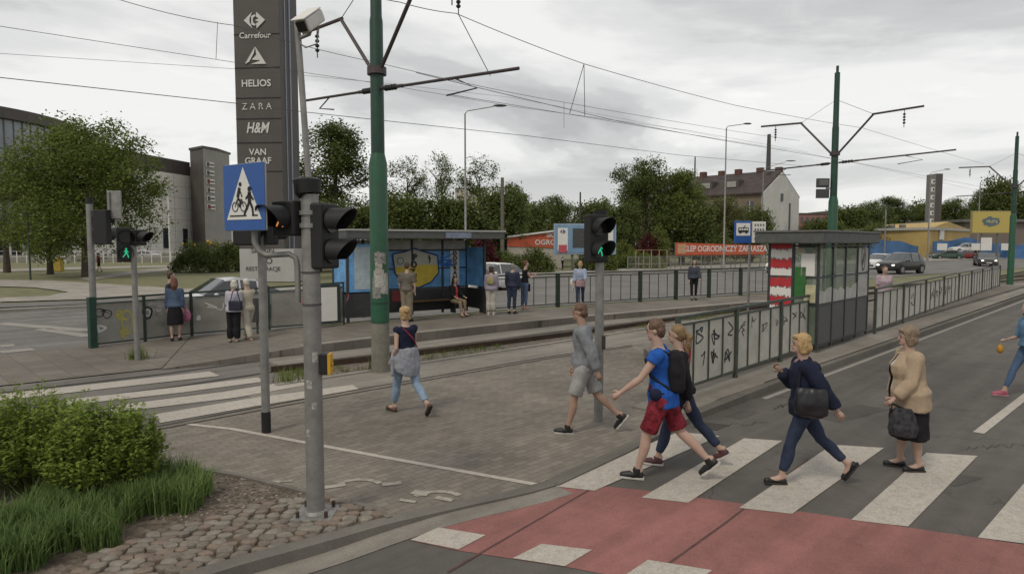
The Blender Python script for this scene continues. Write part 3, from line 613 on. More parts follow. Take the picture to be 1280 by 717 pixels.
# weeds in the ballast
wV = []
for k in range(1500):
    t = r.random(); i = r.choice([2, 3, 4, 4, 5, 5, 6]); a, b2 = railA[i], railA[min(i + 1, 8)]; p = a.lerp(b2, t) + PER * r.choice([-.35, -.55, -.8, .3, -.15, .8]) * r.uniform(.6, 1.1)
    if noise.noise(p * .5) < -.0: continue
    for q in range(7):
        aa = r.uniform(0, 6.28); h = r.uniform(.02, .09); d = Vector((math.cos(aa), math.sin(aa), 0)); b3 = Vector((p.x + r.gauss(0, .05), p.y + r.gauss(0, .05), 0)); sd = Vector((-d.y, d.x, 0)) * .006
        wV += [b3 - sd, b3 + sd, b3 + d * h * .6 + Vector((0, 0, h)) + sd * .3, b3 + d * h * .6 + Vector((0, 0, h)) - sd * .3]
for bx, by, nn in ((G(172, 449).x, G(172, 449).y, 120), (G(474, 462).x, G(474, 462).y, 160), (G(360, 478).x, G(360, 478).y, 60)):
    for q in range(nn):
        aa = r.uniform(0, 6.28); h = r.uniform(.1, .3); d = Vector((math.cos(aa), math.sin(aa), 0)); b3 = Vector((bx + r.gauss(0, .09), by + r.gauss(0, .09), 0.02)); sd = Vector((-d.y, d.x, 0)) * .008
        wV += [b3 - sd, b3 + sd, b3 + d * h * .4 + Vector((0, 0, h)) + sd * .3, b3 + d * h * .4 + Vector((0, 0, h)) - sd * .3]
o = npmesh('weeds', np.array([tuple(v) for v in wV]), 4, lf_g); tag(o, 'scattered low weeds growing along the tram rails and pole feet', 'weeds', None, 'stuff')
# dry lawn blades on the far verge are left to the ground texture
# ================================================================== BUILDINGS
m_wall = mat('white_cladding', (0.64, 0.62, 0.58), 0.8, var=0.08, scale=1.0); m_dkcl = mat('dark_brown_cladding', (0.075, 0.066, 0.06), 0.6, var=0.15, scale=0.6)
m_black = mat('black_plastic', (0.012, 0.012, 0.013), 0.6, var=0.2, scale=20); m_steel = mat('galvanised_steel', (0.24, 0.235, 0.225), 0.5, 0.35, var=0.2, scale=7, dirt=.4)
m_dgreen = mat('dark_green_paint', (0.020, 0.032, 0.024), 0.5, var=0.3, scale=9); m_grey = mat('grey_paint', (0.13, 0.128, 0.12), 0.6, var=0.15); m_dgrey = mat('dark_grey_paint', (0.055, 0.056, 0.056), 0.55, var=0.2, scale=4)
m_white = mat('white_paint', (0.62, 0.61, 0.58), 0.6, var=0.06); m_blue = mat('sign_blue', (0.022, 0.085, 0.30), 0.45, var=0.06); m_glass = mat('dark_window_glass', (0.03, 0.035, 0.04), 0.12, spec=0.8, var=0.3, scale=1)
m_lett = mat('pale_lettering', (0.55, 0.54, 0.52), 0.6, var=0)
def wall(b, p0, p1, th, z0, z1, mi=0, z1b=None):
    p0, p1 = Vector((p0[0], p0[1], 0)), Vector((p1[0], p1[1], 0)); d = (p1 - p0).normalized(); n = Vector((-d.y, d.x, 0)) * th; z1b = z1 if z1b is None else z1b
    q = [p0, p1, p1 + n, p0 + n]; zt = [z1, z1b, z1b, z1]
    b.add([(p.x, p.y, z0) for p in q] + [(p.x, p.y, z) for p, z in zip(q, zt)], [(3, 2, 1, 0), (4, 5, 6, 7), (0, 1, 5, 4), (1, 2, 6, 5), (2, 3, 7, 6), (3, 0, 4, 7)], mi)
def wp(u, Y): p = D(u, 303, Y); return Vector((p.x, p.y, 0))
# glass rotunda of the mall
rot = thing('shopping_mall_rotunda', 'curved glass rotunda with dark roof band behind the trees at the left', 'building', (-106, 118, 0))
def cylwall(b, r, z0, z1, n=72, mi=0):
    for i in range(n):
        a, c = 2 * math.pi * i / n, 2 * math.pi * (i + 1) / n
        b.add([(math.cos(a) * r, math.sin(a) * r, z0), (math.cos(c) * r, math.sin(c) * r, z0), (math.cos(c) * r, math.sin(c) * r, z1), (math.cos(a) * r, math.sin(a) * r, z1)], [(0, 1, 2, 3)], mi)
b = MB(); cylwall(b, 24, 5.2, 22.8); b.build('glass_wall', mat('rotunda_glass', (0.20, 0.23, 0.26), 0.15, spec=0.7, var=0.35, scale=.25), rot)
b = MB(); b.cyl((0, 0, 22.8), (0, 0, 24.6), 24.9, 72); b.cyl((0, 0, 4.2), (0, 0, 5.2), 24.8, 72); b.build('roof', m_dkcl, rot)
b = MB(); cylwall(b, 22.5, 0, 4.2); b.build('ground_floor_glazing', m_glass, rot)
b = MB()
for i in range(96):
    a = 2 * math.pi * i / 96
    if math.sin(a) < .5: b.box((math.cos(a) * 24.05, math.sin(a) * 24.05, 14), (.16, .16, 17.6), a)
for z in (8.4, 11.6, 14.8, 18):
    for i in range(96):
        a, c = 2 * math.pi * i / 96, 2 * math.pi * (i + 1) / 96
        if math.sin(a) < .5: b.bar((math.cos(a) * 24.03, math.sin(a) * 24.03, z), (math.cos(c) * 24.03, math.sin(c) * 24.03, z), .12, .16)
b.build('mullions', m_grey, rot)
for i in range(24):
    a = -math.pi * (i + .5) / 24; b = MB(); b.box((0, 0, 2.1), (.7, .5, 4.2)); b.build('column', m_white, rot, loc=(math.cos(a) * 23.6, math.sin(a) * 23.6, 0))
# long white wing with dark parapet and the sign tower
mall = thing('shopping_mall_wing', 'long pale mall wing with dark parapet receding behind the lawn trees', 'building')
a, c_ = wp(90, 125), wp(241, 160)
b = MB(); wall(b, a, c_, 12, 0, 18.4); b.build('wall', m_wall, mall); b = MB(); wall(b, a - Vector((0, .2, 0)), c_ - Vector((0, .2, 0)), 12.4, 18.4, 21.6); b.build('parapet', m_dkcl, mall)
e0, e1 = wp(272, 166), wp(300, 185); b = MB(); wall(b, e0, e1, 10, 0, 17.4); b.build('wall', m_wall, mall); b = MB(); wall(b, e0 - Vector((0, .2, 0)), e1, 10.4, 17.4, 21.2); b.build('parapet', m_dkcl, mall)
dn = (c_ - a).normalized(); b = MB()
for k in range(1, 7):
    z = k * 2.6; b.bar(a + Vector((0, -.04, z)), c_ + Vector((0, -.04, z)), .04, .05)
for k in range(1, 12):
    q = a + dn * k * 4.2 + Vector((0, -.05, 0)); b.bar(q, q + Vector((0, 0, 18)), .05, .05)
b.build('cladding_joint', m_grey, mall)
for k in (6.5, 8.2, 9.6): b = MB(); q = a + dn * (k * 4); b.box((q.x, q.y - .1, 3.6), (1.6, .3, 4.5), math.atan2(dn.y, dn.x)); b.build('window', m_glass, mall)
t0 = wp(241, 158); t1 = wp(257, 154); t2 = wp(274, 158)
tw = thing('mall_sign_tower', 'square mall tower, one side dark, the other pale grey with six shop signs', 'building')
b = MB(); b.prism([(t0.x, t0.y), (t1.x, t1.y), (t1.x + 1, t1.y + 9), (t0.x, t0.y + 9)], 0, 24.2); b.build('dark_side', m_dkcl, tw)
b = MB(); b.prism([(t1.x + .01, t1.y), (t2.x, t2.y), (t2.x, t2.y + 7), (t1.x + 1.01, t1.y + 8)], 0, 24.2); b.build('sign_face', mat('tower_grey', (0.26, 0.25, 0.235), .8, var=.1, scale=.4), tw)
b = MB(); b.prism([(t0.x - .2, t0.y - .2), (t1.x, t1.y - .3), (t2.x + .2, t2.y - .2), (t2.x, t2.y + 8), (t0.x, t0.y + 9)], 24.2, 24.7); b.build('roof', m_dkcl, tw)
dd = (t2 - t1); ag = math.atan2(dd.y, dd.x)
for k in range(6):
    z = 20.6 - k * 1.95; q = t1 + dd * .45; sg = MB(); sg.box((0, -.15, 0), (2.3, .25, 1.15)); s_ = sg.build('shop_sign', m_white, tw, loc=(q.x, q.y, z), rz=ag)
    sg = MB(); sg.box((-.75, -.32, 0), (.8, .06, .95)); [sg.box((-.1 + j * .32, -.32, 0), (.2, .05, .34 + .12 * (j % 2))) for j in range(4)]; sg.build('shop_logo', (m_dkcl, m_dgrey, mat('dull_red', (0.14, 0.03, 0.03)))[k % 3], s_)
# sign totem
T = G(334, 352); tot = thing('shop_sign_tower', 'tall dark brown shop sign tower with white logos on a pale grey base', 'sign', T, R(-5))
sh = hz(311, T.y)
b = MB(); b.box((0, 1.5, (sh) / 2 + .0), (3.75, 3.0, sh)); b.build('base', mat('totem_base', (0.36, 0.355, 0.34), .7, var=.1, scale=.6, dirt=.2), tot, bevel=.02)
b = MB(); b.box((-.35, 1.5, (sh + 23) / 2), (3.1, 2.8, 23 - sh)); b.build('tower', m_dkcl, tot, bevel=.02)
b = MB(); b.box((1.2, 0.85, (sh + 23) / 2), (.09, .09, 23 - sh)); b.box((1.21, 1.55, (sh + 23) / 2), (.1, .14, 23 - sh)); b.build('corner_tube', mat('corner_strip', (0.25, 0.28, 0.36), .4, var=.1), tot)
b = MB()
for v in (-10, 42, 84, 122, 148, 178, 214): b.box((-.35, .085, hz(v, T.y)), (3.08, .03, .05))
b.build('panel_joint', m_black, tot)
def zt(v): return hz(v, T.y)
def tt(s, v, size, **k): text(s, size, m_lett, tot, (-.45, .06, zt(v)), **k)
def ptx(poly, v, sc, cx=-.45, nm='logo', m=None):
    b = MB(); [b.plate([(cx + x * sc, zt(v) + z * sc) for x, z in p], .03, .09) for p in poly]; return b.build(nm, m or m_lett, tot)
# supermarket emblem: two arrow-like halves with a C between
def halfarrow(s): return [(s * .12, .5), (s * .62, 0), (s * .12, -.5), (s * .12, -.18), (s * .3, 0), (s * .12, .18)]
ptx([[(-.15, .55), (-.75, 0), (-.15, -.55), (-.35, -.1), (-.35, .1)], [(.15, .55), (.75, 0), (.15, -.55), (.12, -.22), (.32, -.12), (.05, -.02), (.32, .12), (.12, .22)], [(-.22, .28), (0, .38), (.1, .28), (-.08, .18), (-.12, 0), (-.08, -.18), (.1, -.28), (0, -.38), (-.22, -.28)]], 25, .95)
tt('Carrefour', 44, .52, bold=.008)
ptx([[(-.72, -.5), (0, .62), (-.1, .2), (-.42, -.34)], [(-.3, -.5), (.72, -.5), (.0, .62), (.08, .1), (.3, -.3)], [(-.25, -.22), (.1, .1), (.26, -.26)]], 70, 1.0)
tt('HELIOS', 104, .62, bold=.014); tt('Z A R A', 133, .6); tt('H&M', 160, .95, bold=.02, shear=.25, sx=.75); tt('VAN', 190, .58, bold=.01); tt('GRAAF', 201, .58, bold=.01)
dk = mat('dark_lettering', (0.06, 0.055, 0.06), .7, var=0); pk = mat('magenta_lettering', (0.26, 0.03, 0.13), .6, var=0)
for s, v, sz, mm in (('SALON', 313, .5, dk), ('&', 326, 1.0, pk), ('     O', 326, .6, dk), ('RESTAURACJE', 336, .38, dk)): text(s, sz, mm, tot, (-.25, -.03, zt(v)))
# old apartment house with white gable
A_ = wp(952, 113); ga = R(45); gd = Vector((math.cos(ga), math.sin(ga), 0)); fd = Vector((-math.sin(ga), math.cos(ga), 0)); GW, FL, EV, RG = 15.0, 27.0, 11.0, 15.0
hs = thing('apartment_house', 'old brown apartment house with dark tiled roof and a blank white gable wall', 'building', A_, 0)
b = MB(); q = [Vector((0, 0, 0)), fd * FL, fd * FL + gd * GW, gd * GW]; b.prism([(p.x, p.y) for p in q], 0, EV); b.build('wall', mat('brown_render', (0.17, 0.135, 0.10), .9, var=.2, scale=.5), hs)
b = MB(); n_ = -fd * .12; pl = [(0, 0), (GW, 0), (GW, EV), (GW / 2, RG), (0, EV)]; vv = [gd * x + Vector((0, 0, z)) + n_ for x, z in pl] + [gd * x + Vector((0, 0, z)) - n_ * .0 + fd * .2 for x, z in pl]
b.add(vv, [(0, 1, 2, 3, 4), (9, 8, 7, 6, 5)] + [(i, 5 + i, 5 + (i + 1) % 5, (i + 1) % 5) for i in range(5)]); gw = b.build('gable_wall', mat('pale_render', (0.56, 0.545, 0.51), .9, var=.12, scale=.4, dirt=.25), hs)
b = MB(); b.bar(gd * 7 + Vector((0, 0, 9.8)) - fd * .2, gd * 7 + Vector((0, 0, 11.2)) - fd * .2, .7, .15); b.build('window', m_glass, gw)
rf = MB(); e_ = .5
for s0, s1 in ((-e_, GW / 2), (GW + e_, GW / 2)):
    vv = [gd * s0 + Vector((0, 0, EV - .2)), gd * s1 + Vector((0, 0, RG + .1)), gd * s1 + Vector((0, 0, RG + .1)) + fd * FL, gd * s0 + Vector((0, 0, EV - .2)) + fd * FL]; rf.add(vv + [v + Vector((0, 0, .25)) for v in vv], [(0, 1, 2, 3), (7, 6, 5, 4), (0, 4, 5, 1), (1, 5, 6, 2), (2, 6, 7, 3), (3, 7, 4, 0)])
roof = rf.build('roof', mat('dark_roof_tiles', (0.055, 0.043, 0.04), .85, var=.35, scale=1.5, bump=.5, bscale=8), hs)
mbr = mat('chimney_brick', (0.10, 0.05, 0.04), .9, var=.3, scale=3)
for k, (s_, t_) in enumerate(((9, 1.2), (7.5, 4), (7.2, 8), (7.6, 11.5), (7.0, 15), (7.7, 18.5), (7.1, 22), (7.4, 25.5))):
    b = MB(); p = gd * s_ + fd * t_; b.box((p.x, p.y, RG + .1), (.9, 1.1, 1.9), ga); b.build('chimney', mbr, roof)
for t_ in (6.5, 11.5, 19):
    b = MB(); p = gd * 2.8 + fd * t_; b.box((p.x, p.y, 12.8), (2.2, 2.6, 1.7), ga); d_ = b.build('dormer', m_dkcl, hs); b = MB(); p = gd * 1.62 + fd * t_; b.box((p.x, p.y, 12.9), (.1, 1.7, 1.0), ga); b.build('window', mat('pale_frame', (0.3, 0.29, 0.27)), d_)
for fl in range(3):
    for t_ in np.arange(2.2, FL - 1, 2.9):
        b = MB(); p = -gd * .04 + fd * t_; b.box((p.x, p.y, 2.2 + fl * 3.3), (.12, 1.15, 1.7), ga); w_ = b.build('window', m_glass, hs); b = MB(); p = -gd * .13 + fd * t_; b.box((p.x, p.y, 1.3 + fl * 3.3), (.18, 1.3, .1), ga); b.box((p.x, p.y, 2.2 + fl * 3.3), (.06, .09, 1.7), ga); b.build('frame', m_white, w_)
# distant blocks
def block(name, label, u, vt, wpx, Y, dep, m, rz=.3, rows=6, cols=6):
    p = wp(u, Y); wd = wpx * Y / FX; h = hz(vt, Y); root = thing(name, label, 'building', p, rz); b = MB(); b.box((0, dep / 2, h / 2), (wd, dep, h)); b.build('wall', m, root); b = MB(); b.box((0, dep / 2, h + .2), (wd + .3, dep + .3, .4)); b.build('roof', m_dkcl, root)
    for i in range(rows):
        b = MB(); [b.box((-wd / 2 + (j + .5) * wd / cols, -.02, h * (i + .55) / rows), (wd / cols * .45, .1, h / rows * .45)) for j in range(cols)]; b.build('window_row', m_glass, root)
block('apartment_block', 'pale beige high block just visible between far trees', 648, 243, 22, 260, 14, mat('beige_render', (0.40, 0.37, 0.31)), .3, 9, 4)
block('apartment_block', 'very distant beige block behind the airy trees over the shelter', 590, 236, 40, 300, 14, mat('beige_render2', (0.40, 0.37, 0.31)), .1, 10, 8)
block('flat_roofed_building', 'pink and red low building between the white gable and the far green pole', 1018, 268, 44, 190, 20, mat('pinkish_render', (0.27, 0.13, 0.12)), .2, 3, 6)
block('flat_roofed_building', 'pale grey low building behind the far green pole', 1062, 264, 36, 210, 20, mat('greyish_render', (0.33, 0.31, 0.29)), 0, 3, 5)
# yellow warehouse, blue painted wall
m_yel = mat('yellow_render', (0.42, 0.30, 0.115), .85, var=.12, scale=.4, dirt=.2); wh = thing('warehouse', 'low yellow warehouse with flat pale roof behind the blue wall', 'building')
y0, y1, y2 = wp(1093, 122), wp(1162, 112), wp(1212, 128)
b = MB(); b.prism([(y0.x, y0.y), (y1.x, y1.y), (y2.x, y2.y), (y2.x, y2.y + 25), (y0.x, y0.y + 25)], 0, 4.7); b.build('wall', m_yel, wh)
b = MB(); b.prism([(y0.x - .4, y0.y - .4), (y1.x, y1.y - .5), (y2.x + .4, y2.y), (y2.x, y2.y + 26), (y0.x, y0.y + 26)], 4.7, 5.15); b.build('roof', mat('light_roof_edge', (0.36, 0.35, 0.32)), wh)
b = MB(); dv = (y2 - y1); p0 = y1 + dv * .05; p1 = y1 + dv * .95; mid2 = y1 + dv * .4
b.add([(p0.x, p0.y - .12, 5.1), (p1.x, p1.y - .12, 5.1), (mid2.x, mid2.y - .12, 6.3), (p0.x, p0.y + 20, 5.1), (p1.x, p1.y + 20, 5.1), (mid2.x, mid2.y + 20, 6.3)], [(0, 1, 2), (5, 4, 3), (0, 3, 4, 1), (1, 4, 5, 2), (2, 5, 3, 0)]); b.build('gable', m_yel, wh)
q = y1 + dv * .25; b = MB(); b.box((q.x, q.y - .2, 3.9), (2.2, .2, 1.6), math.atan2(dv.y, dv.x)); b.build('shop_sign', m_white, wh)
for k in range(3): b = MB(); q = y0.lerp(y1, .3 + k * .2); b.box((q.x, q.y + 3, 5.4), (.8, .8, .7)); b.build('vent', m_grey, wh)
m_bl = mat('painted_blue_wall', (0.06, 0.13, 0.27), .85, var=.35, scale=.5); bw = thing('painted_wall', 'long low wall painted with blue waves before the warehouse', 'wall')
f0, f1, f2 = wp(1078, 117), wp(1290, 108), wp(1420, 104); b = MB(); r4 = random.Random(8)
pts = [f0.lerp(f1, t) for t in np.linspace(0, 1, 30)]
for i in range(29):
    h0, h1 = [2.75 + .55 * math.sin(j * .42 + .5) + .25 * math.sin(j * 1.1) for j in (i, i + 1)]; wall(b, pts[i], pts[i + 1], .2, 0, h0, 0, h1)
wall(b, pts[-1], f2, .2, 0, 2.9); b.build('wall_face', m_bl, bw)
b = MB()
for k, u in enumerate((1178, 1226, 1258)): p = wp(u, 108.5); b.box((p.x, p.y, 1.9), (1.6 if k != 1 else 3, .06, 1.1)); 
b.build('poster', [m_white], bw)
gr_ = thing('industrial_hall', 'dark long hall with flat roof behind the yellow billboard', 'building'); b = MB(); wall(b, wp(1205, 150), wp(1420, 150), 20, 0, 7.2); b.build('wall', mat('taupe_wall', (0.16, 0.13, 0.115), .9), gr_); b = MB(); wall(b, wp(1203, 149), wp(1422, 149), 22, 7.2, 7.8); b.build('roof', m_grey, gr_)
# distant pylon sign
py = thing('distant_sign_tower', 'slim distant sign tower with white vertical lettering beside the warehouse', 'sign', wp(1167, 150)); hh = hz(218, 150)
b = MB(); b.box((-.75, .6, hh / 2), (1.35, 1.3, hh)); b.build('light_side', mat('pylon_grey', (0.16, 0.155, 0.15)), py); b = MB(); b.box((.75, .7, hh / 2 + .1), (1.5, 1.3, hh + .2)); b.build('dark_side', m_dkcl, py)
for k in range(6): b = MB(); b.box((-.75, -.08, hh - 1.6 - k * 1.75), (.8, .08, 1.0)); b.box((-.6, -.13, hh - 1.6 - k * 1.75), (.3, .06, .5), mi=1); b.build('logo', [m_lett, m_dgrey], py)
# billboards and garden shop
def billboard(name, label, u, v0, v1, wpx, Y, rz, mface, mfr, legs=2, dep=.35):
    p = wp(u, Y); s = Y / FX; wd = wpx * s / max(.3, math.cos(rz)); z0, z1 = hz(v1, Y), hz(v0, Y); root = thing(name, label, 'billboard', p, rz); b = MB(); b.box((0, 0, (z0 + z1) / 2), (wd, dep, z1 - z0)); b.build('frame', mfr, root, bevel=.03)
    b = MB(); b.box((0, -dep / 2 - .01, (z0 + z1) / 2), (wd - .3, .04, z1 - z0 - .3)); b.build('poster', mface, root)
    for k in range(legs): b = MB(); b.box((wd * ((k + .5) / legs - .5) * .8, .05, z0 / 2), (.2, .2, z0)); b.build('leg', m_grey, root)
    return root, wd, z0, z1
bb, wd, z0, z1 = billboard('billboard', 'light blue framed billboard with dark poster behind the platform railing', 731, 279.5, 318, 78, 62, R(4), mat('sky_blue_poster', (0.16, 0.26, 0.38), .6, var=.15, scale=1), mat('pale_blue_frame', (0.24, 0.32, 0.40)))
b = MB(); b.box((-wd * .36, -.22, (z0 + z1) / 2 + .0), (wd * .16, .03, (z1 - z0) * .72)); b.build('white_panel', m_white, bb)
b = MB(); b.plate([(-wd * .36 + x * .35, z1 - .72 + z * .35) for x, z in [(-.15, .55), (-.75, 0), (-.15, -.55), (-.35, 0)]], -.29, -.25); b.build('logo', mat('logo_red', (0.35, 0.03, 0.03)), bb); b = MB(); b.plate([(-wd * .36 + x * .35, z1 - .72 + z * .35) for x, z in [(.15, .55), (.75, 0), (.15, -.55), (0, 0)]], -.29, -.25); b.build('logo', m_blue, bb)
b = MB(); b.box((-wd * .36, -.25, z0 + .55), (wd * .13, .03, .7)); b.build('red_sticker', mat('sticker_pink', (0.42, 0.08, 0.10)), bb)
b = MB(); b.box((wd * .03, -.22, (z0 + z1) / 2 + .1), (wd * .46, .03, (z1 - z0) * .62)); b.build('dark_panel', m_dgrey, bb); b = MB(); b.box((wd * .06, -.25, (z0 + z1) / 2 + .35), (.45, .03, .6)); b.box((wd * .06, -.25, (z0 + z1) / 2 - .35), (.6, .03, .3)); b.build('poster_print', mat('poster_pale', (0.3, 0.38, 0.45)), bb)
b = MB(); b.box((wd * .4, -.22, (z0 + z1) / 2), (wd * .1, .03, (z1 - z0) * .75)); b.build('white_panel', m_white, bb)
yb, wd, z0, z1 = billboard('billboard', 'yellow billboard with a blue grey splash emblem beside the farthest green pole', 1237, 263.5, 292, 49, 96, R(0), mat('poster_yellow', (0.44, 0.35, 0.10), .6, var=.08), mat('olive_frame', (0.26, 0.22, 0.10)))
b = MB(); r5 = random.Random(4)
pl = [(math.cos(t) * (1.05 + .45 * r5.random()), math.sin(t) * (.5 + .3 * r5.random())) for t in np.linspace(0, 2 * math.pi, 26, endpoint=False)]; b.plate([(x, (z0 + z1) / 2 + .1 + z) for x, z in pl], -.24, -.2); b.build('emblem', mat('emblem_blue', (0.10, 0.14, 0.16)), yb)
b = MB(); [b.box((-.7 + .28 * i, -.26, (z0 + z1) / 2 + .1 + .08 * math.sin(i * 2.1)), (.16, .03, .35 + .12 * (i % 2))) for i in range(6)]; b.build('emblem_print', mat('emblem_pale', (0.36, 0.34, 0.22)), yb)
org = mat('banner_orange', (0.40, 0.085, 0.04), .7, var=.12, scale=1.5)
gs = thing('garden_shop', 'low garden shop with sloping roof edge and orange sign left of the blue billboard', 'building', wp(664, 68)); s = 68 / FX
xa, xb = -30 * s, 40 * s
b = MB(); b.plate([(xa, 0), (xb, 0), (xb, hz(288, 68)), (xa, hz(297, 68))], 0, 6); b.build('wall', mat('shop_wall', (0.36, 0.33, 0.29)), gs)
b = MB(); b.plate([(xa, hz(297, 68)), (xb, hz(288, 68)), (xb, hz(286, 68)), (xa, hz(295, 68))], -.3, 6.2); b.build('roof', m_white, gs)
b = MB(); b.plate([(xa, hz(308, 68)), (xb, hz(310, 68)), (xb, hz(289, 68)), (xa, hz(298, 68))], -.08, -.02); sg = b.build('shop_sign', org, gs)
text('SK', .62, m_lett, gs, (xa + 4.35, -.11, hz(294, 68)), bold=.015); text('OGRO', .72, m_lett, gs, (xa + 3.9, -.11, hz(303, 68)), bold=.015)
bn = thing('shop_banner', 'long orange banner with white lettering on posts beyond the railing', 'banner', wp(901, 64)); s = 64 / FX; z0, z1 = hz(319, 64), hz(303, 64); wd = 113 * s
b = MB(); b.plate([(-wd / 2, z0 - .0), (wd / 2, z0 + .08), (wd / 2, z1 - .28), (-wd / 2, z1)], -.02, .02); b.build('cloth', org, bn)
for x in (-wd / 2, -wd / 6, wd / 6, wd / 2): b = MB(); b.cyl((x, .06, 0), (x, .06, z1), .04, 8); b.build('post', m_grey, bn)
text('SKLEP OGRODNICZY ZAPRASZA', .78, m_lett, bn, (.3, -.03, (z0 + z1) / 2), bold=.015, sx=.72); b = MB(); b.box((-wd / 2 + .6, -.03, (z0 + z1) / 2), (.8, .02, .9)); b.build('emblem', mat('beige_print', (0.4, 0.25, 0.15)), bn)
# garden fence and wooden gate
def meshfence(name, label, a, c, h, m, n, rails=(0.1, 1.0), bars=0, cat='fence'):
    root = thing(name, label, cat, (a.x, a.y, 0)); d = c - a
    for i in range(n + 1): p = d * i / n; b = MB(); b.box((p.x, p.y, h / 2), (.07, .07, h)); b.build('post', m, root)
    b = MB()
    for z in rails: b.bar(Vector((0, 0, z * h)), d + Vector((0, 0, z * h)), .03, .04)
    for i in range(bars): p = d * (i + .5) / bars; b.bar(p + Vector((0, 0, rails[0] * h)), p + Vector((0, 0, h * rails[-1])), .015, .015)
    b.build('rails', m, root); return root
meshfence('mesh_fence', 'thin wire mesh fence below the orange banner', wp(785, 61), wp(962, 66), 1.3, m_steel, 14, (.05, .5, 1), 160)
meshfence('wooden_gate_frame', 'bare wooden frame left of the orange banner', wp(795, 62.5), wp(834, 62.5), 1.9, mat('raw_wood', (0.30, 0.21, 0.11)), 4, (.3, 1), 0, 'gate')
meshfence('guard_railing', 'pale metal railing far behind the lawn before the mall', wp(-40, 84), wp(225, 84), 1.5, m_wall, 22, (.55, 1))
wm = thing('parking_ramp_wall', 'low grey retaining wall behind the lawn railing', 'wall'); b = MB(); wall(b, wp(-60, 90), wp(228, 90), .3, 0, .9); b.build('wall_face', mat('grey_wall', (0.2, 0.19, 0.17)), wm)
yb2 = thing('grit_bin', 'yellow grit bin behind the dark lawn tree trunk', 'bin', wp(72, 60)); b = MB(); b.box((0, 0, .55), (.7, .6, 1.1), taper=.85); b.build('bin_body', mat('bin_yellow', (0.42, 0.3, 0.05)), yb2, bevel=.05); b = MB(); b.box((0, 0, 1.15), (.75, .65, .12)); b.build('lid', mat('bin_yellow2', (0.36, 0.25, 0.05)), yb2)

# ================================================================== POLES, WIRES, LAMPS
gp_ = mat('tram_pole_green', (0.018, 0.085, 0.045), .45, var=.22, scale=3, dirt=.35); gpd = mat('tram_pole_green_dark', (0.015, 0.05, 0.033), .45, var=.25, scale=3)
bracket = mat('bracket_steel', (0.07, 0.055, 0.055), .5, .4, var=.2)
def tram_pole(label, loc, depth, s_top=9.2, near=False):
    root = thing('tram_pole', label, 'pole', loc, 0, 'green tram line poles')
    if near: b = MB(); b.tube([(0, 0, -.05), (0, 0, .95), (0, 0, 1.0)], [.185, .18, .17], 20); b.build('concrete_foot', mat('foot_concrete', (0.17, 0.16, 0.13), .9, var=.25, scale=4, dirt=.3), root, smooth=True)
    k = 1.12 if near else 1.06
    b = MB(); b.tube([(0, 0, 1.0 if near else -.05), (0, 0, 4.15), (0, 0, 4.35)], [.165 * k, .16 * k, .12 * k], 24); b.build('lower_shaft', gp_, root, smooth=True)
    b = MB(); b.tube([(0, 0, 4.35), (0, 0, 6.9), (0, 0, 7.0), (0, 0, s_top - .25), (0, 0, s_top - .24), (0, 0, s_top)], [.12 * k, .115 * k, .1 * k, .09 * k, .05, .05], 20); b.build('upper_shaft', gpd, root, smooth=True)
    b = MB(); b.tube([(0, 0, 5.88), (0, 0, 6.02)], .17 * k, 16); b.build('collar', bracket, root)
    for sg in (-1, 1):
        x = PER * -1 * sg; b = MB(); el = x * 1.3 + Vector((0, 0, 7.25)); b.tube([x * .12 + Vector((0, 0, 5.95)), el], .038, 8); b.tube([el - x * .05, el + x * 1.6 + Vector((0, 0, .06))], .038, 8); a_ = b.build('bracket_arm', bracket, root)
        b = MB(); ip = el + x * 1.0; [b.ball(ip - Vector((0, 0, .14 + .1 * j)), (.05, .05, .04), 8, 5) for j in range(4)]; b.tube([ip, ip - Vector((0, 0, .6))], .012, 5); b.build('insulator', m_black, a_)
        b = MB(); b.tube([x * .1 + Vector((0, 0, 7.9)), el], .008, 4); b.build('stay_wire', m_black, root)
        c0_ = Vector((0, 0, 5.6)); ce = x * (3.0 if sg < 0 else 3.9) + Vector((0, 0, 5.6 + (.22 if sg < 0 else -.30) * (1 if near else -.4))); b = MB(); b.tube([c0_ + x * .15, c0_.lerp(ce, .22)], .035, 8); b.tube([c0_.lerp(ce, .2), ce], .028, 8)
        ca = b.build('cantilever_arm', bracket, root); b = MB(); [b.ball(c0_.lerp(ce, .08 + .025 * j), (.06, .06, .06), 8, 5) for j in range(4)]; b.build('insulator', m_black, ca)
        b = MB(); b.tube([c0_.lerp(ce, .6) , c0_.lerp(ce, .75) - Vector((0, 0, .22)), c0_.lerp(ce, .55) - Vector((0, 0, .28))], .016, 6); b.build('steady_arm', bracket, ca)
    return root
P1, P2, P3 = G(476, 464), wp(1040, 25.4), wp(1265, 40.3)
p1 = tram_pole('large green tram pole with stuck-on paper posters, standing right of the traffic lights', P1, 13, 9.6, True)
b = MB(); r6 = random.Random(3)
for k in range(9):                                           # torn paper posters wrapped on the pole
    a0 = R(-90 + r6.uniform(-10, 60)); z0 = 1.65 + r6.uniform(0, .85); hw = r6.uniform(.25, .5); hh = r6.uniform(.2, .42); rr_ = .19 + k * .0006; n = 6; vs_ = []
    for i in range(n + 1):
        a = a0 + (i / n - .5) * hw * 2.2
        vs_ += [(math.cos(a) * rr_, math.sin(a) * rr_, z0 - hh / 2 + r6.uniform(-.02, .02)), (math.cos(a) * rr_, math.sin(a) * rr_, z0 + hh / 2 + r6.uniform(-.02, .02))]
    b.add(vs_, [(2 * i, 2 * i + 2, 2 * i + 3, 2 * i + 1) for i in range(n)], k % 3)
b.build('paper_posters', [mat('old_paper', (0.30, 0.28, 0.25), .9, var=.5, scale=14), mat('old_paper2', (0.20, 0.19, 0.18), .9, var=.6, scale=20), mat('old_paper3', (0.36, 0.35, 0.33), .9, var=.4, scale=25)], p1)
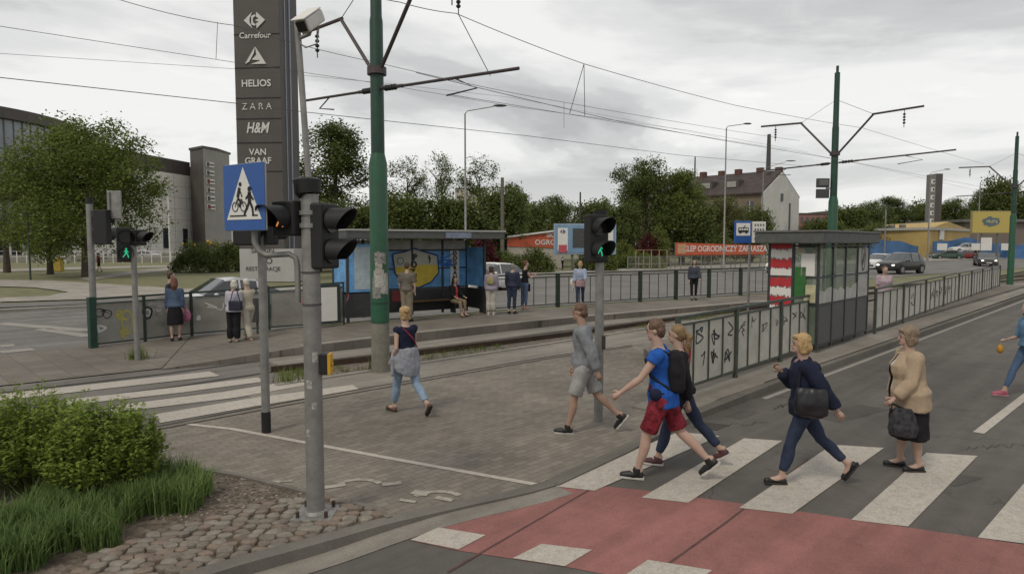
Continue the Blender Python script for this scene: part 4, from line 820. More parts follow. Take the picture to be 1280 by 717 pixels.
b = MB(); b.tube([(0, 0, 1.38), (0, 0, 1.41)], .19, 24); b.build('clamp_band', gpd, p1)
p2 = tram_pole('green tram pole rising behind the near shelter roof', P2, 25); p3 = tram_pole('distant green tram pole at the right edge beyond the railing', P3, 40)
b = MB(); x0 = -.55
for z in (4.85, 4.45): b.box((-.42, 0, z), (.46, .12, .34), mi=0)
b.box((-.15, 0, 4.65), (.3, .04, .04)); b.build('signal_box', [m_dgrey], p2); b = MB(); b.box((-.42, -.07, 4.86), (.36, .02, .2)); b.build('signal_face', m_grey, p2)
wirem = mat('wire_dark', (0.09, 0.088, 0.088), .6, var=0)
def wire(label, pts, r=.011, sag=0.0, name='overhead_wire', group='overhead tram wires', drops=None):
    b = MB(); out_ = []
    for i in range(len(pts) - 1):
        a, c = Vector(pts[i]), Vector(pts[i + 1]); n = 10
        for j in range(n + (i == len(pts) - 2)):
            t = j / n; out_.append(a.lerp(c, t) - Vector((0, 0, sag * 4 * t * (1 - t))))
    o0 = out_[0]; b.tube([p - o0 for p in out_], r * .62, 5); o = b.build(name, wirem, loc=o0); tag(o, label, 'wire', group)
    if drops:
        for a, c in drops: d = MB(); d.tube([Vector(a) - o0, Vector(c) - o0], .006, 4); d.build('dropper', wirem, o)
    return o
cF, cN = 20.1, 10.5
wire('upper carrying wire entering at the top left and running down behind the green pole arms', [P(60, -26, cF), P(150, 0, cF), P(293, 32, cF), P(470, 78, cF), P(705, 128, cF), P(1000, 176, cF)], .011, .05, drops=[(P(272, 28, cF), P(270, 74, cF)), (P(705, 128, cF), P(705, 160, cF))])
wire('thin wire passing the middle of the sign tower and below the pole bracket', [P(-60, 24, cF + 1), P(0, 33, cF + 1), P(293, 78, cF + 1), P(470, 104, cF + 1), P(640, 133, cF + 1), P(860, 163, cF + 1), P(1010, 190, cF + 1)], .009)
wire('faint thin wire crossing the left sky below the others', [P(-60, 62, 24), P(0, 67, 24), P(290, 86, 24), P(470, 103, 24), P(640, 122, 24), P(900, 172, 24)], .007)
wire('thick low wire running from the left edge to the sign tower and camera mast', [P(-60, 90, cF), P(0, 97, cF), P(293, 129, cF), P(380, 140, cF), P(500, 153, cF), P(660, 170, cF), P(850, 194, cF), P(1010, 208, cF)], .013)
wire('high wire leaving the top frame edge and falling towards the right', [P(440, -14, cN), P(500, 3, cN), P(570, 17, cN), P(730, 80, cN), P(920, 132, cN), P(1078, 160, cN), P(1230, 205, cN)], .009, .02, drops=[(P(730, 80, cN), P(712, 142, cN)), (P(730, 80, cN), P(731, 145, cN)), (P(573, 18, cN), P(613, 95, cN))])
wire('near contact wire crossing the sky between the two green poles', [P(520, 91, cN), P(640, 120, cN), P(770, 151, cN), P(900, 175, cN), P(1068, 203, cN), P(1240, 236, cN)], .008)
wire('contact wire below the near one, meeting the far pole cantilever', [P(560, 118, 12), P(700, 141, 12), P(850, 166, 12), P(1000, 190, 12), P(1090, 208, 12), P(1230, 240, 12)], .007)
ins = MB(); q0 = P(573, 8, cN); 
ins.tube([(0, 0, .7), (0, 0, -.12)], .008, 5); [ins.ball((0, 0, .0 + .06 * j), (.035, .035, .03), 8, 5) for j in range(5)]; o = ins.build('wire_insulator', m_black, loc=q0); tag(o, 'black ribbed insulator hanging into the picture at the top centre', 'insulator')
def lamp(label, u, vt, Y, au, av, h=None, group='tall grey street lamps', r=.075):
    p = wp(u, Y); root = thing('street_lamp', label, 'street lamp', p, 0, group); zt_ = hz(vt, Y); e = D(au, av, Y); b = MB(); b.tube([(0, 0, 0), (0, 0, 1.2), (0, 0, 1.25), (0, 0, zt_)], [r * 1.5, r * 1.45, r, r * .6], 12); b.build('column', m_steel, root, smooth=True)
    dx, dz = e.x - p.x, e.z - zt_; b = MB(); b.tube([(0, 0, zt_ - .02), (dx * .06, 0, zt_ + .1 * dz + .1), (dx * .72, 0, zt_ + dz * .8)], .03, 8); b.build('arm', m_steel, root)
    b = MB(); b.ball((dx * .88, 0, zt_ + dz * .92 - .01), (abs(dx) * .17 + .02, .14, .075), 12, 6); b.build('lamp_head', m_dgrey, root)
lamp('grey street lamp above the far tram shelter', 582, 142, 40, 631, 131); lamp('grey street lamp beyond the orange banner', 905, 160, 56, 938, 154, r=.08)
lamp('grey street lamp against the white gable house', 952, 212, 86, 993, 200, r=.1); lamp('distant street lamp beside the slim sign tower', 1160, 217, 92, 1187, 211, r=.1); lamp('faint distant street lamp above the yellow billboard', 1222, 228, 110, 1244, 221, r=.11)
def post(name, label, u, v0, v1, Y, r, m, cat='pole'):
    p = wp(u, Y); z1 = hz(v0, Y); z0 = hz(v1, Y) if v1 else 0; b = MB(); b.tube([(0, 0, z0), (0, 0, z1)], [r, r * .75], 10); o = b.build(name, m, loc=p, smooth=True); tag(o, label, cat); return o
post('concrete_pole', 'old grey brown pole at the right end of the far tree row', 628, 222, 0, 60, .19, mat('old_pole', (0.13, 0.12, 0.10), .9)); post('wooden_mast', 'thin mast over the trees left of the blue billboard', 725, 240, 0, 84, .13, m_dgrey)
post('roof_mast', 'thick antenna mast standing over the apartment house roof', 958, 168, 212, 118, .42, m_dgrey, 'mast'); post('thin_mast', 'thin antenna over the left end of the apartment house roof', 867, 196, 222, 125, .16, m_dgrey, 'mast')
post('telegraph_pole', 'short dark pole in front of the white gable wall', 986, 254, 0, 95, .16, m_dgrey); post('thin_post', 'thin grey post before the yellow warehouse', 1106, 262, 0, 100, .12, m_steel); post('black_post', 'thin dark post on the lawn at the far left', 36, 265, 0, 46, .06, m_dgreen); post('flag_pole', 'thin white pole in front of the mall wing', 212, 245, 0, 90, .09, m_white); post('white_post', 'thin white post before the rotunda', 28, 262, 0, 92, .1, m_white)

# ---- traffic signals
green_l = mat('signal_green_lit', (0.02, 0.3, 0.15), .4, emit=((0.03, 0.7, 0.36), 0.55), var=0); amber_l = mat('signal_amber_lit', (0.3, 0.1, 0.03), .4, emit=((0.8, 0.28, 0.08), 0.7), var=0); lens = mat('signal_lens_dark', (0.02, 0.018, 0.016), .2, var=0)
def figure(b, cx, cz, s, y, mi=0):                            # walking man drawn as flat limbs (x, z)
    def seg(p, q, w_):
        p, q = Vector(p), Vector(q); d = q - p; n = Vector((-d.y, d.x)).normalized() * w_ / 2; pl = [p + n, q + n, q - n, p - n]; b.plate([(cx + a.x * s, cz + a.y * s) for a in pl], y, y + .003, mi)
    b.plate([(cx + math.cos(t) * .09 * s, cz + .42 * s + math.sin(t) * .09 * s) for t in np.linspace(0, 6.28, 10, endpoint=False)], y, y + .003, mi)
    seg((0, .33), (0, -.02), .17); seg((-.02, .0), (-.17, -.24), .1); seg((-.17, -.22), (-.3, -.42), .09); seg((.02, 0), (.14, -.2), .1); seg((.14, -.2), (.18, -.46), .09); seg((.0, .28), (.2, .06), .07); seg((0, .28), (-.2, .1), .07)
def signal_head(root, x, y, z, rz, n=2, lit=None, lm=None, size=.22, name='signal_head'):
    """housing whose lenses look along local -Y turned by rz; z = middle"""
    Hh = n * size * 1.18 + .04; b = MB(); b.box((0, .09, 0), (size * 1.2, .16, Hh)); hd = b.build(name, m_black, root, bevel=.02, loc=(x, y, z), rz=rz)
    for i in range(n):
        zc = Hh / 2 - .02 - size * 1.18 * (i + .5); b = MB(); b.tube([(0, .01, zc), (0, -.005, zc)], size * .46, 20); on = (lit == i); b.build('lens', lens, hd)
        if on: b = MB(); figure(b, 0, zc, size * .72, -.011); b.build('walking_figure', lm, hd)
        b = MB(); N_ = 18; vin, vout = [], []
        for j in range(N_ + 1):
            a = R(-40 + 260 * j / N_); L_ = .06 + .17 * (.5 + .5 * math.sin(a)) * (size / .22)
            for (rad, lst) in ((size * .5, vout), (size * .47, vin)):
                lst.append((math.cos(a) * rad, 0.0, zc + math.sin(a) * rad)); lst.append((math.cos(a) * rad, -L_, zc + math.sin(a) * rad * .96))
        k = len(vout)
        b.add(vout + vin, [(2 * j, 2 * j + 1, 2 * j + 3, 2 * j + 2) for j in range(N_)] + [(k + 2 * j + 2, k + 2 * j + 3, k + 2 * j + 1, k + 2 * j) for j in range(N_)] + [(2 * j + 1, k + 2 * j + 1, k + 2 * j + 3, 2 * j + 3) for j in range(N_)])
        b.build('visor', m_black, hd, smooth=True)
    return hd
F0 = G(395, 643, .06); zf = lambda v: hz(v, F0.y)
fp = thing('traffic_light_pole', 'thick grey steel signal pole in the foreground with amber and black signal heads', 'traffic light', F0)
b = MB(); b.tube([(0, 0, .03), (0, 0, zf(243) - .06)], [.083, .078], 28); b.build('pole', m_steel, fp, smooth=True)
b = MB(); b.box((0, 0, .015), (.36, .36, .03)); b.tube([(0, 0, .03), (0, 0, .06)], [.12, .1], 20); bp_ = b.build('base_plate', m_steel, fp, bevel=.004)
for sx in (-1, 1):
    for sy in (-1, 1): b = MB(); b.cyl((sx * .13, sy * .13, .03), (sx * .13, sy * .13, .085), .018, 6); b.build('bolt', rust, bp_)
zc_ = zf(243) - .06; b = MB(); b.tube([(-.01, 0, zc_), (-.015, 0, zc_ + .01), (-.02, 0, zc_ + .13), (-.02, 0, zc_ + .15)], [.09, .115, .125, .09], 20); b.build('cap', m_black, fp, smooth=True)
for v in (266, 282): b = MB(); b.tube([(0, 0, zf(v) - .06 - .02), (0, 0, zf(v) - .06 + .02)], .095, 20); b.box((.13, 0, zf(v) - .06), (.16, .04, .03)); b.box((-.13, 0, zf(v) - .06), (.16, .04, .03)); b.build('clamp', m_steel, fp)
signal_head(fp, -.25, -.04, zf(273) - .06, R(-30), 1, 0, amber_l, .235); signal_head(fp, .19, .02, zf(295) - .06, R(72), 2, None, None, .235)
for v in (340, 380): b = MB(); b.tube([(0, 0, zf(v) - .068), (0, 0, zf(v) - .052)], .088, 20); b.build('clamp_band', m_dgrey, fp)
b = MB(); b.box((.115, -.01, zf(458) - .03), (.07, .1, .19)); bx_ = b.build('push_button_box', m_black, fp, bevel=.008); b = MB(); b.box((.162, -.01, zf(458) - .03), (.026, .1, .19)); b.tube([(.176, -.01, zf(458) - .03), (.186, -.01, zf(458) - .03)], .025, 12); b.build('button_cover', mat('button_yellow', (0.5, 0.28, 0.02), .5), bx_)
b = MB(); r9 = random.Random(8)
for a0, z0, hw, hh in ((-100, 1.25, .35, .08), (-70, 1.05, .28, .06), (-115, .8, .25, .07), (-60, 1.5, .3, .1)):
    vs_ = []
    for i in range(5): a = R(a0) + (i / 4 - .5) * hw * 2; vs_ += [(math.cos(a) * .0835, math.sin(a) * .0835, z0 - hh / 2), (math.cos(a) * .0835, math.sin(a) * .0835, z0 + hh / 2)]
    b = MB(); b.add(vs_, [(2 * i, 2 * i + 2, 2 * i + 3, 2 * i + 1) for i in range(4)]); b.build('sticker', mat('sticker_remains', (0.3, 0.29, 0.27), .8, var=.5, scale=30), fp)
# bent bracket and crossing sign
zs = lambda v: zf(v) - .06
b = MB(); b.tube([(-.12, -.01, zs(378)), (-.12, -.01, zs(332)), (-.135, -.01, zs(322)), (-.19, -.01, zs(317.5)), (-.40, -.02, zs(319)), (-.47, -.02, zs(313)), (-.5, -.02, zs(303)), (-.51, -.02, zs(240))], .026, 12); b.build('sign_bracket', m_steel, fp, smooth=True)
sgn = thing('crossing_sign', 'square blue sign with white triangle showing a bicycle and a pedestrian', 'road sign', F0 + Vector((-.56, -.06, 0)), R(-33))
zc = zs(247); b = MB(); b.box((0, 0, zc), (.6, .02, .6)); b.build('sign_plate', mat('sign_back_grey', (0.3, 0.3, 0.3), .5, .5), sgn, bevel=.01); b = MB(); b.box((0, -.0125, zc), (.59, .004, .59)); b.build('blue_face', m_blue, sgn)
b = MB(); b.plate([(-.25, zc - .2), (.25, zc - .2), (0, zc + .265)], -.0185, -.0155); b.build('triangle', m_white, sgn)
blk = mat('sign_black', (0.012, 0.012, 0.012), .6, var=0); b = MB()
for cx in (-.12, .0):
    n = 16
    for j in range(n):
        a, c = 2 * math.pi * j / n, 2 * math.pi * (j + 1) / n; b.plate([(cx + math.cos(a) * .045, zc - .085 + math.sin(a) * .045), (cx + math.cos(c) * .045, zc - .085 + math.sin(c) * .045), (cx + math.cos(c) * .037, zc - .085 + math.sin(c) * .037), (cx + math.cos(a) * .037, zc - .085 + math.sin(a) * .037)], -.0225, -.0195)
def seg2(b, p, q, w_, y=-.0225):
    p, q = Vector(p), Vector(q); d = q - p; n = Vector((-d.y, d.x)).normalized() * w_ / 2; b.plate([(a.x, zc + a.y) for a in (p + n, q + n, q - n, p - n)], y, y + .003)
for p, q, w_ in (((-.12, -.085), (-.09, -.02), .008), ((-.09, -.02), (-.02, -.02), .008), ((-.02, -.02), (0, -.085), .008), ((-.09, -.02), (-.06, -.085), .008), ((-.06, -.085), (-.02, -.02), .008), ((-.08, -.0), (-.05, .085), .036), ((-.05, .07), (-.015, .0), .012), ((-.08, .0), (-.045, -.04), .02), ((-.045, -.04), (-.06, -.09), .014)): seg2(b, p, q, w_)
b.plate([(-.04 + math.cos(t) * .02, zc + .115 + math.sin(t) * .02) for t in np.linspace(0, 6.28, 10, endpoint=False)], -.0225, -.0195); seg2(b, (-.2, -.165), (.04, -.165), .012); seg2(b, (.12, -.165), (.2, -.165), .012); b.build('bicycle_pictogram', blk, sgn)
b = MB(); figure(b, .09, zc - .045, .27, -.0225); b.build('pedestrian_pictogram', blk, sgn)
# camera mast with camera, clipped behind the pole
cm = thing('camera_mast', 'slim grey mast rising behind the foreground signal pole', 'mast', F0 + Vector((-.05, .16, 0))); Yc = F0.y + .16
tp = D(371, 22, Yc) - cm.location; b = MB(); b.tube([(0, 0, zf(330)), (0, 0, zf(240)), tp], [.03, .03, .028], 12); b.build('mast_tube', m_steel, cm, smooth=True); b = MB(); b.box((.02, -.08, zf(266)), (.05, .16, .03)); b.box((.02, -.08, zf(310)), (.05, .16, .03)); b.build('clamp', m_steel, cm)
cc = thing('surveillance_camera', 'white surveillance camera on a bracket at the top of the slim mast', 'camera', D(388, 26, Yc - .05)); Mr = Euler((R(36), 0, R(-20))).to_matrix()
b = MB(); b.box((0, 0, 0), (.125, .3, .12), M=Mr); b.build('housing', mat('camera_white', (0.55, 0.54, 0.51), .5, var=.08), cc, bevel=.02); b = MB(); q = Mr @ Vector((0, -.155, 0)); b.box(q, (.095, .02, .085), M=Mr); b.build('lens_window', m_black, cc)
b = MB(); q = Mr @ Vector((0, -.03, .07)); b.box(q, (.14, .31, .012), M=Mr); b.build('sunshade', m_white, cc, bevel=.004); b = MB(); b.tube([(0, .02, -.06), (-.02, .03, -.11), (-.12, .05, -.14)], .018, 8); b.tube([(.06, .05, -.05), (.05, .02, -.2), (-.05, .0, -.24), (-.12, .04, -.18)], .007, 6); b.build('bracket', m_steel, cc)
# second pole (behind), hidden heads behind the sign
S0 = G(333, 541); sp_ = thing('traffic_light_pole', 'grey signal pole with black lower band standing behind the blue crossing sign', 'traffic light', S0); zq = lambda v: hz(v, S0.y)
b = MB(); b.tube([(0, 0, .3), (0, 0, zq(262))], .056, 20); b.build('pole', m_steel, sp_, smooth=True); b = MB(); b.tube([(0, 0, 0), (0, 0, .3)], .062, 20); b.build('black_band', m_black, sp_, smooth=True)
signal_head(sp_, -.08, -.2, zq(276), R(180), 2, None, None, .26); b = MB(); b.box((0, -.1, zq(286)), (.04, .2, .04)); b.build('clamp', m_steel, sp_)
signal_head(sp_, .2, 0.05, zq(293), R(120), 1, None, None, .2)
# middle pole with green walking man
M0 = G(748, 527); mp_ = thing('traffic_light_pole', 'grey signal pole with lit green walking figure beside the man in shorts', 'traffic light', M0); zm = lambda v: hz(v, M0.y)
b = MB(); b.tube([(0, 0, .0), (0, 0, zm(270))], [.068, .06], 20); b.build('pole', m_steel, mp_, smooth=True); signal_head(mp_, -.02, -.14, zm(298), R(28), 2, 1, green_l, .27)
b = MB(); b.tube([(0, 0, zm(272)), (0, 0, zm(263))], [.09, .1], 14); b.build('cap', m_black, mp_); b = MB(); b.box((.06, -.03, zm(427)), (.05, .08, .2)); b.build('push_button_box', mat('button_brown', (0.05, 0.035, 0.03)), mp_, bevel=.01)
# left poles
L0 = G(172, 450, .02); lp = thing('traffic_light_pole', 'thin grey pole with lit green walking figure near the left fence', 'traffic light', L0); zl = lambda v: hz(v, L0.y)
b = MB(); b.tube([(0, 0, 0), (0, 0, zl(290))], .058, 16); b.build('pole', m_steel, lp, smooth=True); signal_head(lp, -.1, -.1, zl(307), R(30), 2, 1, green_l, .3); signal_head(lp, .16, .05, zl(298), R(75), 1, None, None, .26)
E0 = G(119, 433, .02); ep = thing('traffic_light_pole', 'grey pole at the left fence corner with black signal box and a back-turned plate', 'traffic light', E0); ze = lambda v: hz(v, E0.y)
b = MB(); b.tube([(0, 0, 0), (0, 0, ze(250))], .075, 18); b.build('pole', m_steel, ep, smooth=True); b = MB(); b.tube([(0, 0, ze(256)), (0, 0, ze(248))], .08, 14); b.build('cap', m_black, ep)
signal_head(ep, .36, .02, ze(285), R(165), 2, None, None, .34); b = MB(); b.box((.18, 0, ze(288)), (.3, .04, .04)); b.box((.18, 0, ze(270)), (.3, .04, .04)); b.build('clamp', m_steel, ep)
b = MB(); b.box((.62, .0, ze(257)), (.34, .05, .68)); b.box((.52, -.04, ze(257)), (.03, .05, .66)); b.tube([(.62, .03, ze(290)), (.62, .03, ze(245))], .03, 8); b.build('back_turned_plate', m_steel, ep, bevel=.01)
# ================================================================== RAILINGS, SHELTERS, STREET FURNITURE
m_pan = mat('frosted_panel', (0.46, 0.44, 0.385), .5, var=.14, scale=3, dirt=.35); m_pan2 = mat('smoky_panel', (0.27, 0.26, 0.23), .4, var=.15, scale=2, dirt=.3, alpha=.72); gra = mat('graffiti_black', (0.012, 0.012, 0.014), .6, var=0); gry = mat('graffiti_yellow', (0.33, 0.29, 0.07), .6, var=0); grw = mat('graffiti_white', (0.5, 0.5, 0.48), .6, var=0); grr = mat('graffiti_red', (0.30, 0.03, 0.035), .6, var=0); grb = mat('graffiti_blue', (0.05, 0.22, 0.45), .6, var=.2); grk = mat('graffiti_pink', (0.42, 0.12, 0.16), .6, var=0)
def scribble(b, cx, cz, w_, h_, y, r, wd=.02, mi=0, n=9, loops=False):
    """graffiti tag: a wandering stroke, flat ribbon just proud of the panel (local x, z)"""
    pts = []
    k = r.randint(4, n)
    for i in range(k): pts.append(Vector((cx + r.uniform(-.5, .5) * w_, cz + r.uniform(-.5, .5) * h_)))
    if loops: pts = [Vector((cx + math.cos(t) * w_ / 2 * (1 + .12 * math.sin(3 * t)), cz + math.sin(t) * h_ / 2)) for t in np.linspace(0, 6.6, 16)]
    sm_ = []
    for i in range(len(pts) - 1):
        p0, p1, p2, p3 = pts[max(i - 1, 0)], pts[i], pts[i + 1], pts[min(i + 2, len(pts) - 1)]
        for t in (0, .25, .5, .75): sm_.append(.5 * ((2 * p1) + (p2 - p0) * t + (2 * p0 - 5 * p1 + 4 * p2 - p3) * t * t + (3 * p1 - p0 - 3 * p2 + p3) * t ** 3))
    sm_.append(pts[-1])
    for i in range(len(sm_) - 1):
        d = sm_[i + 1] - sm_[i]
        if d.length < 1e-5: continue
        n_ = Vector((-d.y, d.x)).normalized() * wd / 2; d2 = d.normalized() * wd * .3; q = [sm_[i] + n_ - d2, sm_[i + 1] + n_ + d2, sm_[i + 1] - n_ + d2, sm_[i] - n_ - d2]
        b.add([(p.x, y - i * 1.2e-4, p.y) for p in q], [(0, 1, 2, 3)], mi)
def railing(label, a, c, h, nbay, nbar, panel=None, tilt=True, thick=.07, pw=None, group=None, tags=(), zb=.12, top=.05, mm=None, name='railing'):
    """railing from a to c (3D base points); local X runs along it, local -Y faces the camera side"""
    d = c - a; Lg = math.hypot(d.x, d.y); rz = math.atan2(d.y, d.x); sl = (c.z - a.z) / Lg; mm = mm or m_dgreen; root = thing(name, label, 'railing', a, rz, group)
    Z = lambda x, z: z + sl * x
    b = MB(); b.bar((-.03, 0, Z(0, h)), (Lg + .03, 0, Z(Lg, h)), thick * .8, top); b.build('top_rail', mm, root)
    b = MB(); b.bar((0, 0, Z(0, h - .12)), (Lg, 0, Z(Lg, h - .12)), .03, .03); b.bar((0, 0, Z(0, zb)), (Lg, 0, Z(Lg, zb)), .03, .035); b.build('inner_rail', mm, root)
    bay = Lg / nbay
    for i in range(nbay + 1): x = i * bay; b = MB(); b.box((x, 0, Z(x, h / 2)), (thick, thick, h)); b.build('post', mm, root)
    nb = nbay * nbar
    if nb and nb <= 100:
        for i in range(nb):
            if i % nbar == 0: continue
            x = i * Lg / nb; b = MB(); b.bar((x, 0, Z(x, zb)), (x, 0, Z(x, h - .12)), .022, .022); b.build('bar', mm, root)
    if panel:
        for i in range(nbay):
            x0, x1 = i * bay + thick / 2 + .01, (i + 1) * bay - thick / 2 - .01; b = MB(); vv = []
            for y in (.014, .026): vv += [(x0, y, Z(x0, zb + .02)), (x1, y, Z(x1, zb + .02)), (x1, y, Z(x1, h - .14)), (x0, y, Z(x0, h - .14))]
            b.add(vv, [(0, 1, 2, 3), (7, 6, 5, 4), (0, 4, 5, 1), (1, 5, 6, 2), (2, 6, 7, 3), (3, 7, 4, 0)]); b.build('panel', panel, root)
    return root, Lg, Z
# near platform railing with graffiti panels
ra, rb = G(846, 497, .13), G(1019, 436.5, .13)
rt, Lg, Z = railing('near railing with graffiti covered pale panels left of the near shelter', ra, rb, 1.28, 3, 4, m_pan, mm=mat('green_grey_paint', (0.05, 0.06, 0.048), .5, var=.3, scale=5), group=None)
b = MB(); r = random.Random(21); n = 12
for i in range(n):
    cx = (i + .5) * Lg / n; w_ = Lg / n * .62
    if i == 0: scribble(b, cx, Z(cx, .78), w_ * .8, .6, .010, r, .035, 1, 9); scribble(b, cx, Z(cx, .6), w_, .75, .009, r, .03, 1, 7, True)
    else:
        for k in range(2 if i < 4 else 1): scribble(b, cx, Z(cx, .88 - .38 * k + r.uniform(-.06, .06)), w_, r.uniform(.22, .34), .010, r, .026 if i < 4 else .02, 0, 8)
b.build('graffiti', [gra, grr], rt)
rc, rd = G(1093, 417, .13), G(1249, 359, .13)
rt, Lg, Z = railing('long pale panelled railing running away to the right of the near shelter', rc, rd, 1.22, 8, 4, m_pan, mm=mat('grey_green_rail', (0.06, 0.065, 0.055), .5, var=.3, scale=5))
b = MB()
for i in (5, 9, 10, 11, 12, 13): cx = (i + .5) * Lg / 32; scribble(b, cx, Z(cx, .65), Lg / 32 * .8, .4, .010, r, .03, 0, 8)
b.build('graffiti', gra, rt)
# far platform fence right of shelter
segs = [((606, 391), (701, 384)), ((701, 384), (804, 377.5)), ((804, 377.5), (890, 372)), ((890, 372), (966, 367))]
lb = ['dark green barred railing just right of the far shelter', 'dark green barred railing behind the middle signal pole', 'dark green barred railing between the signal pole and the woman in dark', 'dark green barred railing ending at the near shelter roof']
for (a, c), l_, nb in zip(segs, lb, (1, 2, 2, 2)):
    a_, c_ = G(*a, .25), G(*c, .25); a_ += PER * .15; c_ += PER * .15; railing(l_, a_, c_, 1.22, nb, 4 if nb > 1 else 6, thick=.12, group=None)
# left fence with see-through panels
pa, pb_, pc = G(116, 434.5, .02), G(240, 420, .02), G(430, 405, .25)
rt, Lg, Z = railing('left fence with grey graffiti panels behind the couple in dark clothes', pa, pb_, 1.2, 2, 1, m_pan2, zb=.08, thick=.06)
b = MB(); r = random.Random(33)
for i, (cx, cz, w_, h_, wd, mi, lp_) in enumerate(((.22, .85, .22, .2, .02, 0, True), (.42, .8, .2, .2, .02, 0, True), (.3, .9, .3, .2, .015, 0, False), (.3, .45, .25, .2, .05, 2, False), (.85, .7, .3, .45, .05, 1, False), (.95, .55, .25, .6, .045, 1, True), (.85, .3, .2, .3, .04, 1, False), (1.55, .75, .22, .3, .04, 0, True), (1.55, .75, .12, .16, .03, 2, True), (1.8, .8, .3, .06, .02, 2, False), (2.2, .8, .3, .1, .02, 2, False))):
    k = Lg / 2.9; scribble(b, cx * k, Z(cx * k, cz), w_, h_, .010, r, wd, mi, 8, lp_)
b.build('graffiti', [gra, gry, grw], rt)
b = MB(); b.box((0, -.02, .62), (.16, .16, 1.26)); b.build('corner_post', mat('deep_green_post', (0.012, 0.045, 0.03), .5), rt, bevel=.01)
rt, Lg, Z = railing('left fence with pink scrawled panels behind the two white-haired people', pb_, pc, 1.2, 4, 1, m_pan2, zb=.08, thick=.05)
b = MB()
for cx, cz, w_, h_, wd, mi in ((.6, .8, .5, .25, .02, 2), (.2, .5, .1, .1, .06, 2), (3.0, .75, .3, .3, .04, 3), (3.2, .55, .25, .3, .03, 3), (3.7, .8, .3, .2, .03, 3), (4.2, .7, .2, .3, .02, 3)): scribble(b, cx, Z(cx, cz), w_, h_, .010, r, wd, mi, 8)
b.build('graffiti', [gra, gry, grw, grk], rt)
bn2 = thing('litter_bin', 'small dark litter bin hung on the fence by the two white-haired people', 'bin', G(322, 418, .1)); b = MB(); b.tube([(0, 0, .35), (0, 0, 1.0)], [.13, .16], 14); b.build('bin_body', m_dgrey, bn2); b = MB(); b.tube([(0, 0, 0), (0, 0, .4)], .03, 8); b.build('post', m_dgrey, bn2)
ad = thing('notice_cabinet', 'pale cabinet with dark side at the left end of the far shelter', 'cabinet', G(412, 407, .25), R(38)); b = MB(); b.box((0, 0, .62), (.62, .14, 1.1)); b.build('cabinet_body', m_dgreen, ad, bevel=.01); b = MB(); b.box((-.03, -.078, .62), (.46, .015, .95)); b.build('pale_face', m_wall, ad)

# ---- far tram shelter
w0, w1 = G(436, 404, .25), G(607, 392, .25); dS = (w1 - w0); SL = math.hypot(dS.x, dS.y); rzS = math.atan2(dS.y, dS.x); SH = 2.45
sh1 = thing('tram_shelter', 'far tram shelter with blue and yellow graffiti on its glass', 'shelter', w0, rzS)
m_fr = mat('shelter_frame', (0.035, 0.038, 0.042), .5, var=.2); m_roof = mat('shelter_roof', (0.08, 0.083, 0.078), .6, var=.2); m_roofl = mat('roof_rim', (0.36, 0.36, 0.34), .6, var=.1)
bk = 1.25
b = MB(); b.box((SL / 2 + .1, bk / 2 - .15, SH + .12), (SL + .65, bk + .75, .22)); b.build('roof', m_roof, sh1, bevel=.02); b = MB(); b.box((SL / 2 + .1, bk / 2 - .15, SH + .26), (SL + .7, bk + .8, .05)); b.build('roof_rim', m_roofl, sh1)
b = MB(); b.box((SL * .72, -.545, SH + .12), (.9, .03, .17)); b.build('name_plate', mat('pale_blue_plate', (0.18, 0.21, 0.28)), sh1)
xsb = [0, .95, SL * .33, SL * .56, SL * .8, SL]
for x in xsb: b = MB(); b.box((x, bk, SH / 2), (.07, .07, SH)); b.build('frame_post', m_fr, sh1)
for x in (0, SL): b = MB(); b.box((x, .05, SH / 2), (.07, .07, SH)); b.build('frame_post', m_fr, sh1)
b = MB()
for z in (.12, .85, 1.5, 2.1): b.box((SL / 2, bk, z), (SL, .05, .05))
b.build('cross_rail', m_fr, sh1)
m_bp = mat('painted_blue_glass', (0.12, 0.32, 0.60), .35, var=.4, scale=2.2); m_lowp = mat('dark_lower_panel', (0.035, 0.036, 0.036), .5, var=.2); m_gl = mat('milky_glass', (0.33, 0.33, 0.31), .35, var=.3, scale=2.5)
for i in range(5):
    x0, x1 = xsb[i] + .04, xsb[i + 1] - .04; b = MB(); b.box(((x0 + x1) / 2, bk, .48), (x1 - x0, .02, .68)); b.build('lower_panel', m_lowp, sh1)
    b = MB(); b.box(((x0 + x1) / 2, bk, 1.47), (x1 - x0, .02, 1.2)); pm = [m_bp, m_gl, m_bp, m_bp, m_bp][i]; b.build('glass_panel', pm, sh1); b = MB(); b.box(((x0 + x1) / 2, bk, 2.27), (x1 - x0, .02, .3)); b.build('top_panel', m_gl, sh1)
# side wings and the painted shield
for x, lbl in ((0, 0), (SL, 1)):
    b = MB(); b.box((x, .65, .48), (.02, 1.1, .68)); b.build('lower_panel', m_lowp, sh1); b = MB(); b.box((x, .65, 1.55), (.02, 1.1, 1.3)); b.build('side_glass', m_bp, sh1)
b = MB(); b.box((.45, .04, .5), (.9, .03, .7)); b.build('lower_panel', m_lowp, sh1); b = MB(); b.box((.45, .04, 1.6), (.84, .03, 1.4)); b.build('poster_case', m_bp, sh1); b = MB(); b.box((.45, .02, 1.6), (.5, .02, 1.25)); b.build('timetable', mat('pale_timetable', (0.36, 0.42, 0.45), .6, var=.2, scale=6), sh1); b = MB(); b.box((.95, .04, SH / 2), (.07, .07, SH)); b.build('frame_post', m_fr, sh1)
xc = SL * .575; yS = bk - .03
sh_ol = [(-.85, 1.98), (-.35, 2.06), (0, 2.16), (.35, 2.06), (.95, 1.92), (1.0, 1.35), (.7, 1.05), (.15, .86), (-.3, 1.0), (-.75, 1.35)]
b = MB(); b.plate([(xc + x * .88, z) for x, z in sh_ol], yS - .004, yS); b.build('painted_shield', mat('graffiti_cream', (0.42, 0.42, 0.36), .6, var=.15, scale=5), sh1)
